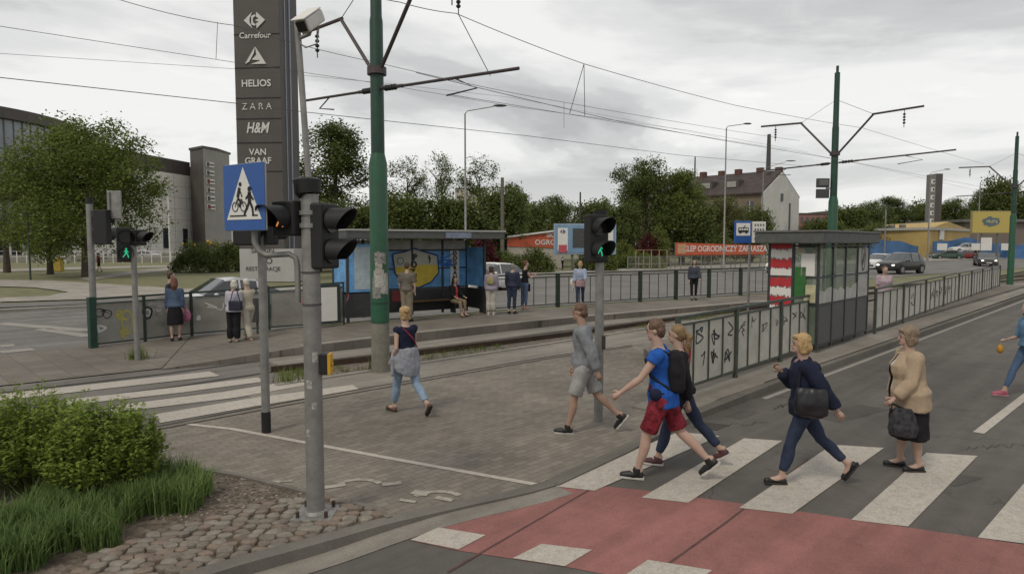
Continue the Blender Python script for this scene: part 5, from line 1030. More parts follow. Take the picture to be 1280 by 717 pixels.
b = MB(); b.plate([(xc + x * .88, z) for x, z in [(-.84, 1.55), (-.2, 1.58), (.4, 1.62), (.97, 1.6), (.98, 1.35), (.7, 1.07), (.15, .88), (-.3, 1.02), (-.74, 1.36)]], yS - .009, yS - .005); b.build('painted_yellow', mat('graffiti_bright_yellow', (0.55, 0.42, 0.05), .6, var=.15, scale=5), sh1)
b = MB(); r = random.Random(6); ol = [Vector((xc + x * .9, z)) for x, z in sh_ol]; ol.append(ol[0])
for i in range(len(ol) - 1):
    d = ol[i + 1] - ol[i]; n_ = Vector((-d.y, d.x)).normalized() * .025; b.add([(p.x, yS - .012, p.y) for p in (ol[i] + n_, ol[i + 1] + n_, ol[i + 1] - n_, ol[i] - n_)], [(0, 1, 2, 3)])
for k in range(5): scribble(b, xc - 1.25 + r.uniform(-.1, .2), r.uniform(1.1, 2.0), .35, .3, yS - .012, r, .03, 1, 7); scribble(b, xc + 1.2, r.uniform(1.2, 2.0), .5, .35, yS - .012, r, .03, 1, 7)
b.build('graffiti', [mat('graffiti_navy', (0.02, 0.04, 0.16), .6, var=0), mat('graffiti_midblue', (0.03, 0.12, 0.4), .6, var=0)], sh1)
for k, ch in enumerate('POZ'): text(ch, .28, gra, sh1, (xc + .02 - .04 * k, yS - .015, 1.86 - .24 * k), bold=.012, name='graffiti_letter')
b = MB(); scribble(b, xc + .02, 1.22, .1, .3, yS - .015, r, .06); scribble(b, xc - .5, 1.75, .22, .22, yS - .015, r, .02, 0, 7, True); scribble(b, xc + .55, 1.8, .12, .25, yS - .015, r, .025); b.build('graffiti', gra, sh1)
b = MB(); xw = (xsb[4] + xsb[5]) / 2; b.box((xw, bk - .02, 1.5), (.34, .012, 1.15)); b.build('white_strip', m_white, sh1)
for k, ch in enumerate('DOGRANY'): text(ch, .19, gra, sh1, (xw, bk - .03, 1.98 - .165 * k), bold=.01, name='graffiti_letter')
b = MB(); b.box((xsb[2] * .78, bk - .05, 1.9), (1.1, .02, .4), mi=0); b.box((xsb[2] * .75, bk - .06, 1.95), (.25, .02, .35), mi=1); b.box((xsb[2] * .7, bk - .05, 1.35), (.9, .02, .5), mi=2); b.box((xsb[2] * .8, bk - .05, 1.0), (.8, .02, .25), mi=3); b.build('posters', [mat('poster_green', (0.03, 0.12, 0.04)), mat('poster_ochre', (0.35, 0.2, 0.04)), mat('poster_pinkgrey', (0.3, 0.27, 0.26), var=.4, scale=8), grb], sh1)
b = MB()
for k in range(6): scribble(b, .95 + .25 + .12 * (k % 3), 1.1 + .2 * k, .45, .25, bk - .03, r, .03, k % 2, 8)
b.build('graffiti', [grb, gra], sh1)
bs = MB(); bs.box((SL * .68, bk - .3, .46), (1.9, .36, .05)); be = bs.build('bench_seat', mat('bench_wood', (0.13, 0.08, 0.04)), sh1)
for x in (SL * .68 - .8, SL * .68 + .8): b = MB(); b.box((x, bk - .3, .22), (.05, .3, .44)); b.build('bench_leg', m_fr, sh1)
def stopsign(label, p, z0, z1, w_, rz, pole=True):
    root = thing('tram_stop_sign', label, 'sign', p, rz, None); zc = (z0 + z1) / 2; h_ = z1 - z0
    b = MB(); b.box((0, 0, zc), (w_, .05, h_)); b.build('sign_plate', m_blue, root, bevel=.01); b = MB(); b.box((0, -.03, zc + h_ * .12), (w_ * .82, .01, h_ * .56)); b.build('white_field', m_white, root)
    b = MB(); b.box((0, -.042, zc + h_ * .10), (w_ * .6, .01, h_ * .2)); b.box((-w_ * .18, -.042, zc - h_ * .02), (w_ * .12, .01, h_ * .06)); b.box((w_ * .18, -.042, zc - h_ * .02), (w_ * .12, .01, h_ * .06)); b.bar((0, -.042, zc + h_ * .2), (w_ * .12, -.042, zc + h_ * .3), .012, .012); b.build('tram_pictogram', blk, root)
    b = MB(); [b.box(((k - 1.5) * w_ * .14, -.05, zc + h_ * .12), (w_ * .1, .008, h_ * .08)) for k in range(4)]; b.build('tram_windows', m_white, root)
    b = MB(); b.box((w_ * .95, 0, zc), (w_ * .8, .05, h_ * .95)); b.build('line_board', m_wall, root)
    b = MB(); [b.box((w_ * (.72 + .16 * (i % 4)), -.03, zc + h_ * (.32 - .2 * (i // 4))), (w_ * .08, .006, h_ * .1)) for i in range(16)]; b.build('line_marks', m_grey, root)
    b = MB(); b.tube([(w_ * .5, .06, 0), (w_ * .5, .06, z1)], .03, 10); b.build('post', m_steel, root); return root
q = wp(455, 21.2); stopsign('small blue tram stop sign half hidden by the big green pole', Vector((q.x - .35, q.y, .25)), hz(309, 21.2) - .25, hz(288, 21.2) - .25, .38, R(10))

# ---- near tram shelter
s0, s1, s2 = G(1020, 437, .2), G(1082, 417, .2), G(966, 424, .2)
dS = (s1 - s0); SL = math.hypot(dS.x, dS.y); rz2 = math.atan2(dS.y, dS.x); dp = 1.1
sh2 = thing('tram_shelter', 'near tram shelter with dark flat roof and a red and white graffiti end panel', 'shelter', s0, rz2); SH = hz(304, s0.y) - .2
m_ly = -1
b = MB(); b.box((SL / 2 - .1, dp / 2, SH + .12), (SL + .5, dp + .45, .26)); b.build('roof', m_roof, sh2, bevel=.03); b = MB(); b.box((SL / 2 - .1, dp / 2, SH + .27), (SL + .55, dp + .5, .04)); b.build('roof_rim', m_grey, sh2)
m_gl2 = mat('clear_smeared_glass', (0.20, 0.25, 0.19), .15, var=.4, scale=2.0, spec=.7, alpha=.5); m_wsm = mat('whitewashed_glass', (0.38, 0.37, 0.34), .6, var=.25, scale=3)
nb = 4
for i in range(nb + 1):
    x = SL * i / nb; b = MB(); b.box((x, 0, SH / 2), (.055, .055, SH)); b.build('frame_post', m_fr, sh2)
for y in (dp * .5, dp): b = MB(); b.box((0, y, SH / 2), (.055, .055, SH)); b.build('frame_post', m_fr, sh2)
b = MB(); b.box((SL, dp, SH / 2), (.055, .055, SH)); b.build('frame_post', m_fr, sh2)
b = MB()
for z in (.1, 1.0, 1.62, SH - .06): b.box((SL / 2, 0, z), (SL, .045, .045)); b.box((0, dp / 2, z), (.045, dp, .045))
b.build('cross_rail', m_fr, sh2)
for i in range(nb):
    x0, x1 = SL * i / nb + .035, SL * (i + 1) / nb - .035; xm = (x0 + x1) / 2; w_ = x1 - x0
    b = MB(); b.box((xm, 0, .55), (w_, .02, .86)); b.build('lower_panel', mat('grey_lower_panel', (0.075, 0.075, 0.073), .5, var=.15), sh2); b = MB(); b.box((xm, 0, 1.31), (w_, .016, .56)); b.build('glass_panel', m_gl2 if i != 3 else m_wsm, sh2); b = MB(); b.box((xm, 0, 1.64 + (SH - .1 - 1.64) / 2), (w_, .016, SH - .1 - 1.68)); b.build('glass_panel', m_gl2 if i != 3 else m_wsm, sh2)
    b = MB(); r = random.Random(i); pl = [(x0 + .01, 1.03), (x1 - .01, 1.03), (x1 - .01, 1.3 + r.uniform(-.05, .1)), (xm + .1, 1.36), (xm - .05, 1.28), (x0 + .01, 1.34)]; b.plate(pl, -.014, -.010); b.build('white_smear', m_wsm, sh2)
b = MB(); scribble(b, SL * .875, 2.0, .28, .6, -.016, random.Random(4), .035, 0, 9, True); scribble(b, SL * .875, 2.0, .15, .4, -.016, random.Random(5), .03, 0, 9); b.build('graffiti', m_dgrey, sh2)
for j in range(2):
    y0_, y1_ = dp * j / 2 + .035, dp * (j + 1) / 2 - .035; ym = (y0_ + y1_) / 2; w_ = y1_ - y0_
    for z0, z1 in ((.12, .98), (1.03, 1.6), (1.65, SH - .1)): b = MB(); b.box((0, ym, (z0 + z1) / 2), (.018, w_, z1 - z0)); b.build('glass_panel', m_gl2 if j == 0 else mat('milky_end_glass', (0.27, 0.27, 0.25), .4, var=.3, scale=3), sh2)
# red / white graffiti bands on the end wall (second bay), facing the left
rw = MB(); r = random.Random(9)
for k in range(8):
    z0 = .75 + k * .215; n = 12
    for i in range(n):
        ya, yb3 = dp * .53 + i * (dp * .44) / n, dp * .53 + (i + 1) * (dp * .44) / n; ja, jb = r.uniform(-.04, .04), r.uniform(-.04, .04)
        rw.add([(-.022 - (k % 2) * 4e-3, ya, z0 + ja), (-.022 - (k % 2) * 4e-3, yb3, z0 + jb), (-.022 - (k % 2) * 4e-3, yb3, z0 + .2 + ja), (-.022 - (k % 2) * 4e-3, ya, z0 + .2 + jb)], [(0, 1, 2, 3)], k % 2)
rw.build('red_white_graffiti', [m_wall, mat('graffiti_bright_red', (0.40, 0.028, 0.035), .6, var=.15)], sh2)
b = MB(); b.box((-.02, dp * .2, 1.9), (.02, .3, .5), mi=0); b.box((-.02, dp * .35, 1.5), (.02, .25, .7), mi=1); b.box((-.02, dp * .15, 1.25), (.02, .25, .4), mi=2); b.build('posters', [m_wall, mat('poster_dkgreen', (0.03, 0.13, 0.03)), mat('poster_cream', (0.42, 0.4, 0.25))], sh2)
b = MB(); b.box((.12, .25, SH / 2 + .35), (.2, .1, SH - .7)); b.build('green_drainpipe', mat('bright_green_pipe', (0.02, 0.17, 0.06), .5), sh2)
b = MB(); b.box((SL * .55, dp * .3, .48), (1.6, .35, .05)); b.build('bench_seat', mat('bench_wood', (0.13, 0.08, 0.04)), sh2); 
for x in (.3, .8): b = MB(); b.box((SL * x, dp * .3, .22), (.05, .3, .44)); b.build('bench_leg', m_fr, sh2)
q = wp(928, 17.2); stopsign('blue tram stop sign with timetable board at the corner of the near shelter', Vector((q.x, q.y, .2)), hz(304, 17.2) - .2, hz(276, 17.2) - .2, .46, R(8))

# ================================================================== VEHICLES
tyre = mat('tyre_rubber', (0.02, 0.02, 0.02), .8, var=.2); rim = mat('wheel_rim', (0.3, 0.3, 0.31), .35, .7, var=.1); cglass = mat('car_glass', (0.035, 0.04, 0.045), .06, spec=.9, var=0); trim = mat('car_black_trim', (0.02, 0.02, 0.02), .5, var=0); hlm = mat('headlight_glass', (0.6, 0.6, 0.58), .1, spec=.8, var=0); tlm = mat('tail_light_red', (0.3, 0.015, 0.015), .25, var=0); platem = mat('number_plate', (0.5, 0.5, 0.48), .5, var=0)
def car(label, pos, heading, col, L_=4.3, H_=1.46, Wd=1.76, kind='hatch', metal=.3, group='cars on the far road', lights=False):
    """front along local +X"""
    pm = mat('car_paint_' + '_'.join('%02d' % int(c * 99) for c in col), col, .28, metal, var=0, coat=.25, spec=.35); root = thing('parked_car' if 'parked' in label else 'car', label, 'car', pos, heading, group); w2 = Wd / 2; belt = H_ * .62; zb = .2
    if kind == 'suv': belt = H_ * .6; zb = .28
    # stations: x, half width, belt z, roof z, roof half-width, zbottom
    h = L_ / 2
    if kind == 'sedan': st = [(-h, .86, .80, .80), (-h + .12, .93, .90, .91), (-h + .75, .97, .93, .96), (-h + 1.5, 1, .92, H_ - .06), (-h + 2.1, 1, .91, H_), (h - 1.95, 1, .90, H_ - .03), (h - 1.25, 1, .90, .93), (h - .5, .97, .78, .80), (h - .1, .9, .66, .67), (h, .82, .55, .55)]
    elif kind == 'van': st = [(-h, .93, 1.0, H_ - .12), (-h + .1, .96, 1.02, H_ - .03), (-h + .8, 1, 1.0, H_), (0, 1, 1.0, H_), (h - 1.6, 1, .98, H_ - .03), (h - .85, 1, .96, 1.0), (h - .35, .97, .85, .87), (h - .05, .9, .7, .7), (h, .85, .6, .6)]
    else:
        bt = belt; st = [(-h, .86, bt * .95, bt * .96), (-h + .1, .92, bt, bt + .04), (-h + .5, .96, bt + .01, H_ - .2), (-h + 1.0, 1, bt, H_ - .05), (-.1, 1, bt - .02, H_), (h - 2.0, 1, bt - .03, H_ - .06), (h - 1.0, 1, bt - .02, bt + .02), (h - .4, .96, bt - .12, bt - .10), (h - .08, .9, bt * .75, bt * .76), (h, .82, bt * .62, bt * .62)]
    b = MB(); g = MB(); rws = []
    for x, wk_, bz, rz_ in st:
        w_ = w2 * wk_; cab = rz_ - bz; wr = w_ * (.80 if cab > .2 else .93); m_ = (zb + bz) / 2
        rws.append([(x, -w_ * .93, zb), (x, -w_ * 1.0, zb + .12), (x, -w_ * 1.01, m_), (x, -w_ * .97, bz), (x, -wr, rz_ - .05 if cab > .2 else rz_ - .005), (x, -wr * .8, rz_), (x, 0, rz_ + .02), (x, wr * .8, rz_), (x, wr, rz_ - .05 if cab > .2 else rz_ - .005), (x, w_ * .97, bz), (x, w_ * 1.01, m_), (x, w_ * 1.0, zb + .12), (x, w_ * .93, zb)])
    n = 13; V = [p for r_ in rws for p in r_]; b.v = list(V); g.v = []
    def isglass(i, j):
        c0_, c1_ = st[i][3] - st[i][2], st[i + 1][3] - st[i + 1][2]; hi = max(c0_, c1_); lo = min(c0_, c1_)
        if hi < .3: return False
        if j in (3, 8): return True                      # side windows
        if j in (4, 5, 6, 7) and lo < .12: return True   # windscreens
        return False
    for i in range(len(st) - 1):
        for j in range(n - 1):
            f = (i * n + j, i * n + j + 1, (i + 1) * n + j + 1, (i + 1) * n + j)
            if isglass(i, j): g.add([V[k] for k in f], [(0, 1, 2, 3)])
            else: b.f.append(f); b.m.append(0)
        b.f.append((i * n + n - 1, i * n, (i + 1) * n, (i + 1) * n + n - 1)); b.m.append(0)
    b.f.append(tuple(range(n))); b.m.append(0); b.f.append(tuple((len(st) - 1) * n + k for k in reversed(range(n)))); b.m.append(0)
    bo = b.build('body', pm, root, smooth=True)
    g.build('windows', cglass, root)
    b = MB()
    for sy in (-1, 1):                                    # window pillars and sills
        for i in (3, 4):
            p, q = Vector(rws[i][3 if sy < 0 else 9]), Vector(rws[i][4 if sy < 0 else 8])
            if (q - p).length > .25: b.bar(p + Vector((0, sy * .008, 0)), q + Vector((0, sy * .008, 0)), .06, .02)
    b.build('window_pillars', pm if kind != 'suv' else trim, root)
    wr_ = .32 if kind != 'suv' else .37
    for sx in (-h + .8, h - .82):
        for sy in (-1, 1):
            a = MB(); a.tube([(sx, sy * (w2 * .7), wr_ + .01), (sx, sy * (w2 * 1.012), wr_ + .01)], wr_ + .055, 24); a.build('wheel_arch', trim, root)
            wb = MB(); wb.tube([(0, -.1, 0), (0, -.08, 0), (0, .08, 0), (0, .1, 0)], [wr_ - .04, wr_, wr_, wr_ - .04], 24); wo = wb.build('wheel', tyre, root, loc=(sx, sy * (w2 * .96), wr_))
            wb = MB(); wb.tube([(0, -.112, 0), (0, .112, 0)], wr_ * .62, 16); [wb.bar((math.cos(t) * .04, sy * .115, math.sin(t) * .04), (math.cos(t) * wr_ * .6, sy * .115, math.sin(t) * wr_ * .6), .05, .01) for t in np.linspace(0, 6.28, 5, endpoint=False)]; wb.build('rim', rim, wo)
    fz = st[-2][2] - .08; e = mat('headlight_on', (0.6, 0.6, 0.58), .1, emit=((1, .93, .8), 2.2), var=0) if lights else hlm
    for sy in (-1, 1):
        q = MB(); q.ball((h - .16, sy * w2 * .68, fz + .02), (.17, .19, .085), 12, 6); q.build('headlight', e, root); q = MB(); q.ball((-h + .08, sy * w2 * .74, st[1][2] - .14), (.09, .15, .12 if kind != 'suv' else .2), 10, 6); q.build('tail_light', tlm, root)
        q = MB(); i_ = [k for k in range(len(st)) if st[k][3] - st[k][2] > .3][-1]; q.ball((st[i_][0] + .35, sy * (w2 + .08), belt + .04), (.08, .1, .07), 10, 6); q.build('wing_mirror', pm, root)
    q = MB(); q.box((h - .03, 0, zb + .18), (.1, Wd * .7, .16)); q.box((h - .045, 0, fz - .02), (.1, Wd * .42, .09)); q.build('grille', trim, root, bevel=.01); q = MB(); q.box((h + .03, 0, zb + .2), (.01, .5, .11)); q.build('number_plate', platem, root)
    return root
CH_ = math.pi + A45 - R(3)
car('silver sedan with its bright windscreen, behind the left fence', P(284, 380, 32.0) * 1, CH_, (0.55, 0.55, 0.55), 4.5, 1.42, 1.78, 'sedan', .5).location.z = 0
car('grey blue sedan half hidden by the signal pole and green pole', P(468, 380, 34.2), CH_, (0.25, 0.28, 0.32), 4.4, 1.42, 1.76, 'sedan', .5).location.z = 0
car('white rounded hatchback emerging right of the far shelter', wp(612, 36.5), CH_ + R(2), (0.62, 0.62, 0.6), 4.1, 1.5, 1.74, 'hatch', 0)
car('white car mostly hidden behind the near shelter', wp(982, 58), CH_, (0.62, 0.62, 0.6), 4.2, 1.48, 1.76, 'hatch', 0)
car('white car behind the black off-roader on the far road', wp(1099, 66), CH_ - R(8), (0.6, 0.6, 0.58), 4.3, 1.5, 1.78, 'hatch', 0)
car('black off-roader with headlights facing left on the far road', wp(1127, 56), CH_ - R(12), (0.02, 0.021, 0.02), 4.5, 1.76, 1.86, 'suv', .3, lights=True)
car('small dark car with lit headlights farthest to the right', wp(1233, 74), CH_ + R(22), (0.07, 0.065, 0.06), 4.1, 1.45, 1.74, 'hatch', .4, lights=True)
pk_ = 'cars parked before the blue wall'
car('parked dark green car in front of the blue wall', wp(1184, 103), R(170), (0.05, 0.09, 0.07), 4.3, 1.45, 1.75, 'hatch', .3, pk_); car('parked dark red car behind the clipped shrub', wp(1204, 104), R(175), (0.18, 0.03, 0.03), 4.2, 1.45, 1.75, 'sedan', .3, pk_)
wv = car('white parked car standing high behind the others by the blue wall', wp(1206, 110), R(182), (0.6, 0.6, 0.58), 4.6, 1.6, 1.8, 'hatch', 0, pk_); wv.location.z = .9; bz = MB(); bz.box((0, 0, .45), (8, 5, .9)); o = bz.build('loading_ramp', m_conc, loc=(wv.location.x, wv.location.y, 0)); tag(o, 'low concrete ramp under the white parked car', 'ramp')
bo = thing('advert_trailer_board', 'pale blank board standing upright behind the small dark car', 'sign', wp(1233, 88)); b = MB(); b.box((0, 0, 2.4), (1.4, .1, 1.7)); b.build('board', m_wall, bo); b = MB(); b.box((-.5, .1, .8), (.08, .08, 1.6)); b.build('leg', m_grey, bo); b = MB(); b.box((.5, .1, .8), (.08, .08, 1.6)); b.build('leg', m_grey, bo)
car('parked silver car seen under the left tree by the mall', wp(150, 96), R(180), (0.4, 0.4, 0.4), 4.3, 1.5, 1.75, 'hatch', .3, 'cars by the mall'); car('parked pale car behind the lawn railing left of the clipped hedge', wp(180, 97), R(178), (0.5, 0.5, 0.5), 4.3, 1.5, 1.75, 'sedan', .3, 'cars by the mall')
# ================================================================== PEOPLE
skin = mat('skin', (0.40, 0.27, 0.21), .6, var=.08, scale=8); skin2 = mat('skin_tanned', (0.33, 0.21, 0.155), .6, var=.08, scale=8); eyem = mat('eye_dark', (0.03, 0.02, 0.02), .3, var=0); lipm = mat('lips', (0.30, 0.11, 0.09), .5, var=0)
def cloth(name, col, var=.22, bump=.35, scale=9): return mat('cloth_' + name, col, .85, var=var, scale=scale, bump=bump, bscale=45, spec=.2)
def remesh(mb, name, mats, parent, vox=.012, smooth=3, wrinkle=0.0, wscale=9, seed=0):
    me = bpy.data.meshes.new('tmp'); me.from_pydata(mb.v, [], mb.f)
    bm_ = bmesh.new(); bm_.from_mesh(me); bmesh.ops.recalc_face_normals(bm_, faces=bm_.faces[:]); bm_.to_mesh(me); bm_.free()
    o = bpy.data.objects.new('tmp', me); C.objects.link(o); m = o.modifiers.new('r', 'REMESH'); m.mode = 'VOXEL'; m.voxel_size = vox; m.adaptivity = 0
    if smooth: s = o.modifiers.new('s', 'SMOOTH'); s.iterations = smooth; s.factor = .5
    bpy.context.view_layer.update(); ev = o.evaluated_get(bpy.context.evaluated_depsgraph_get()); nm = bpy.data.meshes.new_from_object(ev); bpy.data.objects.remove(o)
    if wrinkle:
        nn = len(nm.vertices); co = np.empty(nn * 3, np.float32); nm.vertices.foreach_get('co', co); co = co.reshape(-1, 3); nr = np.empty(nn * 3, np.float32); nm.vertex_normals.foreach_get('vector', nr); nr = nr.reshape(-1, 3)
        dv = np.array([noise.noise(Vector((c[0] * wscale, c[1] * wscale, c[2] * wscale * .55 + seed))) + .5 * noise.noise(Vector((c[0] * wscale * 2.4, c[1] * wscale * 2.4, c[2] * wscale * 1.3 + seed))) for c in co]); co = co + nr * (dv * wrinkle + wrinkle * .45)[:, None]; nm.vertices.foreach_set('co', co.astype(np.float32).ravel())
    nm.materials.clear(); [nm.materials.append(m_) for m_ in (mats if isinstance(mats, list) else [mats])]
    nm.polygons.foreach_set('use_smooth', [True] * len(nm.polygons)); nm.update(); nm.name = name
    r_ = bpy.data.objects.new(name, nm); C.objects.link(r_); r_.parent = parent; return r_
def open_front(o, S, sd, sf, k):
    bm_ = bmesh.new(); bm_.from_mesh(o.data); h = S(0)
    dl = [f for f in bm_.faces if (lambda d: abs(d.x) < (.04 + .012 * math.sin(d.z * 9)) * k and d.dot(sf) > .05 * k and d.dot(sd) < .50 * k)(f.calc_center_median() - h)]
    dl_ = set(dl)
    dl += [f for f in bm_.faces if f not in dl_ and (lambda c: c.normal.z < -.7 and (c.calc_center_median() - h).dot(sd) < -.08 * k and abs((c.calc_center_median() - h).x) < .2 * k)(f)]
    bmesh.ops.delete(bm_, geom=dl, context='FACES'); bm_.to_mesh(o.data); bm_.free(); return o
def addmesh(o, mb, mats):                                    # join extra closed pieces (eyes, lips, fingers) into an existing mesh
    bm_ = bmesh.new(); bm_.from_mesh(o.data); k0 = len(o.data.materials)
    for m_ in mats: o.data.materials.append(m_)
    vs_ = [bm_.verts.new(v) for v in mb.v]
    for f, mi in zip(mb.f, mb.m):
        try: fc = bm_.faces.new([vs_[i] for i in f]); fc.material_index = k0 + mi; fc.smooth = True
        except ValueError: pass
    bm_.normal_update(); bm_.to_mesh(o.data); bm_.free()
def person(label, loc, rz, H=1.7, sex='f', lean=3, hip=(20, -18), knee=(5, 25), foot=(0, -25), sh=(-20, 20), el=(15, 15), ab=(8, 8), head=(0, 0), top=None, bottom=None, shoe=None, hair=None, fat=1.0, sit=False, vox=None, sk=None, heady=0, group=None, face=True):
    """local frame: +Y forward, +X the person's right, z up; tuples are (right, left), degrees"""
    k = H / 1.75; sk = sk or skin; depth = math.hypot(loc[0], loc[1]); fine = depth < 13; vx = vox or (.0105 if fine else .022); root = thing('person', label, 'person', loc, rz, group)
    hw = (.095 if sex == 'm' else .10) * k; sw = (.195 if sex == 'm' else .165) * k * (1 + (fat - 1) * .3); ln = R(lean); sd = Vector((0, math.sin(ln), math.cos(ln))); sf = Vector((0, math.cos(ln), -math.sin(ln)))
    TL, SL_, AH = .43 * k, .415 * k, .085 * k; tz = Vector((0, 0, 0))
    hipc = Vector((0, 0, 0)); J = {}
    for i, s in enumerate((1, -1)):
        a = R(hip[i]); hp = hipc + Vector((s * hw, 0, 0)); kn = hp + Vector((s * -.01, math.sin(a), -math.cos(a))) * TL; b_ = a - R(knee[i]); an = kn + Vector((s * -.012, math.sin(b_), -math.cos(b_))) * SL_
        fa = R(foot[i]); fdv = Vector((s * .12, math.cos(fa), math.sin(fa))).normalized(); up = Vector((0, -math.sin(fa), math.cos(fa)))
        J[s] = dict(h=hp, k=kn, a=an, f=fdv, u=up, toe=an + fdv * .155 * k - up * .06 * k, heel=an - fdv * .06 * k - up * .06 * k)
    zmin = min(min(J[s]['toe'].z, J[s]['heel'].z) for s in (1, -1)) - .028 * k
    off = Vector((0, 0, -zmin)); hipc = hipc + off
    for s in J:
        for q in ('h', 'k', 'a', 'toe', 'heel'): J[s][q] = J[s][q] + off
    def S(t): return hipc + sd * t * k                        # along the spine
    neck = S(.53); hd_y = R(head[0]); hd_p = R(head[1]); hm = Matrix.Rotation(hd_y, 3, 'Z') @ Matrix.Rotation(hd_p - ln * .4, 3, 'X'); hc = neck + sd * .05 * k + Vector((0, .03, .125)) * k
    for i, s in enumerate((1, -1)):
        shp = S(.465) + Vector((s * sw, 0, 0)); a = R(sh[i]); ab_ = R(ab[i]); d = Vector((s * math.sin(ab_), math.sin(a) * math.cos(ab_), -math.cos(a) * math.cos(ab_))); e = shp + d * .29 * k; a2 = a + R(el[i]); inn = s * math.sin(ab_) * .3 - s * (.35 if el[i] > 60 else .05); d2 = Vector((inn, math.sin(a2), -math.cos(a2))).normalized(); wv_ = e + d2 * .245 * k
        J[s].update(s=shp, e=e, w=wv_, d2=d2)
    base = [(-.075, .085, .075), (-.04, .14, .105), (.03, .163, .112), (.09, .158, .108), (.19, .132, .09), (.28, .145, .1), (.38, .162, .108), (.45, .15, .095), (.5, .09, .07), (.53, .058, .055)]
    if sex == 'm': base = [(t, rx * (1.0 if t > .25 else .95), ry) for t, rx, ry in base]; base = [(t, rx * (1.08 if t > .3 and t < .48 else 1), ry * 1.02) for t, rx, ry in base]
    def rr_(t):
        for i in range(len(base) - 1):
            if base[i][0] <= t <= base[i + 1][0]: f_ = (t - base[i][0]) / (base[i + 1][0] - base[i][0]); fm = 1 + (fat - 1) * (1.0 if t < .45 else .3); return ((base[i][1] * (1 - f_) + base[i + 1][1] * f_) * k * fm, (base[i][2] * (1 - f_) + base[i + 1][2] * f_) * k * (1 + (fat - 1) * (1.5 if t < .42 else .4)))
        return (base[0][1] * k, base[0][2] * k) if t < base[0][0] else (base[-1][1] * k, base[-1][2] * k)
    FW = [0]; CLP = [0]
    def loft(b, ts, ex=0.0, fwd=0.0, mul=None):
        rs = []
        for i, t in enumerate(ts):
            rx, ry = rr_(t); e_ = ex[i] if hasattr(ex, '__len__') else ex; f_ = (mul[i] if mul else 1); rx, ry = rr_(max(t, .0)) if CLP[0] else (rx, ry); c = S(t) + sf * (FW[0] + (.012 * k if .25 < t < .45 and sex == 'f' else 0) + (fat - 1) * .06 * (1 if .05 < t < .4 else 0)); rs.append([c + Vector((math.cos(a) * (rx + e_) * f_, 0, 0)) + sf * math.sin(a) * (ry + e_) * f_ for a in np.linspace(0, 2 * math.pi, 20, endpoint=False)])
        b.rings(rs)
    def leg(b, s, ex=0.0, to=1.0, flare=0.0, knee_ex=0.0):
        j = J[s]; pts = []; rd = []; fm = 1 + (fat - 1) * .5
        prof = [(0, .088), (.15, .09), (.5, .074), (.84, .060), (.9, .056), (1.0, .054), (1.1, .052), (1.3, .056), (1.5, .050), (1.8, .036), (2.0, .033)]
        for t, r_ in prof:
            if t > to * 2 + 1e-6: break
            p = j['h'].lerp(j['k'], t) if t <= 1 else j['k'].lerp(j['a'], t - 1)
            if 1.1 < t < 1.7: p = p + Vector((0, -.012 * k, 0))
            pts.append(p); rd.append(r_ * k * fm * (1.0 if sex == 'm' else .98) + ex + flare * max(0, t - .2) / 2)
        b.tube(pts, rd, 16, rnd=True, flatend=to < .99)
    def arm(b, s, ex=0.0, to=2.0):
        j = J[s]; pts = []; rd = []
        for t, r_ in [(0, .052), (.3, .046), (.8, .037), (1.0, .035), (1.25, .038), (1.6, .031), (1.9, .024), (2.0, .023)]:
            if t > to + 1e-6: break
            p = j['s'].lerp(j['e'], t) if t <= 1 else j['e'].lerp(j['w'], t - 1); pts.append(p); rd.append(r_ * k * (1 if sex == 'm' else .88) * (1 + (fat - 1) * .5) + ex)
        b.tube(pts, rd, 14, rnd=True, flatend=to < 2 and ex > 0)
    # --- body
    b = MB(); loft(b, [-.075, -.04, .03, .09, .19, .28, .38, .45, .5, .53]); b.tube([S(.44) + Vector((-sw * .85, 0, 0)), S(.47), S(.44) + Vector((sw * .85, 0, 0))], [.05 * k, .06 * k, .05 * k], 12, rnd=True)
    b.tube([S(.47), neck, hc - Vector((0, 0, .03))], [.068 * k, .058 * k, .056 * k], 14)
    for s in (1, -1):
        leg(b, s); arm(b, s); j = J[s]; b.tube([j['a'] + j['u'] * .01 - j['f'] * .03 * k, j['a'] - j['u'] * .03 * k + j['f'] * .05 * k, j['toe'] + j['u'] * .008], [.034 * k, .035 * k, .024 * k], 10, rnd=True)
        pc_ = j['w'] + j['d2'] * .045 * k; nM = Vector((s, 0, 0)); b.tube([j['w'], pc_, j['w'] + j['d2'] * .085 * k], [.022 * k, .030 * k, .029 * k], 10, rnd=True, flat=1.0)
    b.ball(hc + hm @ Vector((0, -.008, .022)) * k, (.074 * k, .092 * k, .092 * k), 18, 14, M=hm); b.ball(hc + hm @ Vector((0, .02, -.045)) * k, (.055 * k, .062 * k, .068 * k), 16, 10, M=hm)
    if face:
        b.tube([hc + hm @ Vector((0, .086, .012)) * k, hc + hm @ Vector((0, .099, -.02)) * k], [.008 * k, .0125 * k], 8, rnd=True); b.ball(hc + hm @ Vector((0, .075, -.078)) * k, .02 * k, 10, 8)
        for s in (1, -1): b.ball(hc + hm @ Vector((s * .074, -.005, -.008)) * k, (.010 * k, .016 * k, .027 * k), 8, 6, M=hm)
    body = remesh(b, 'body', sk, root, vx, 2)
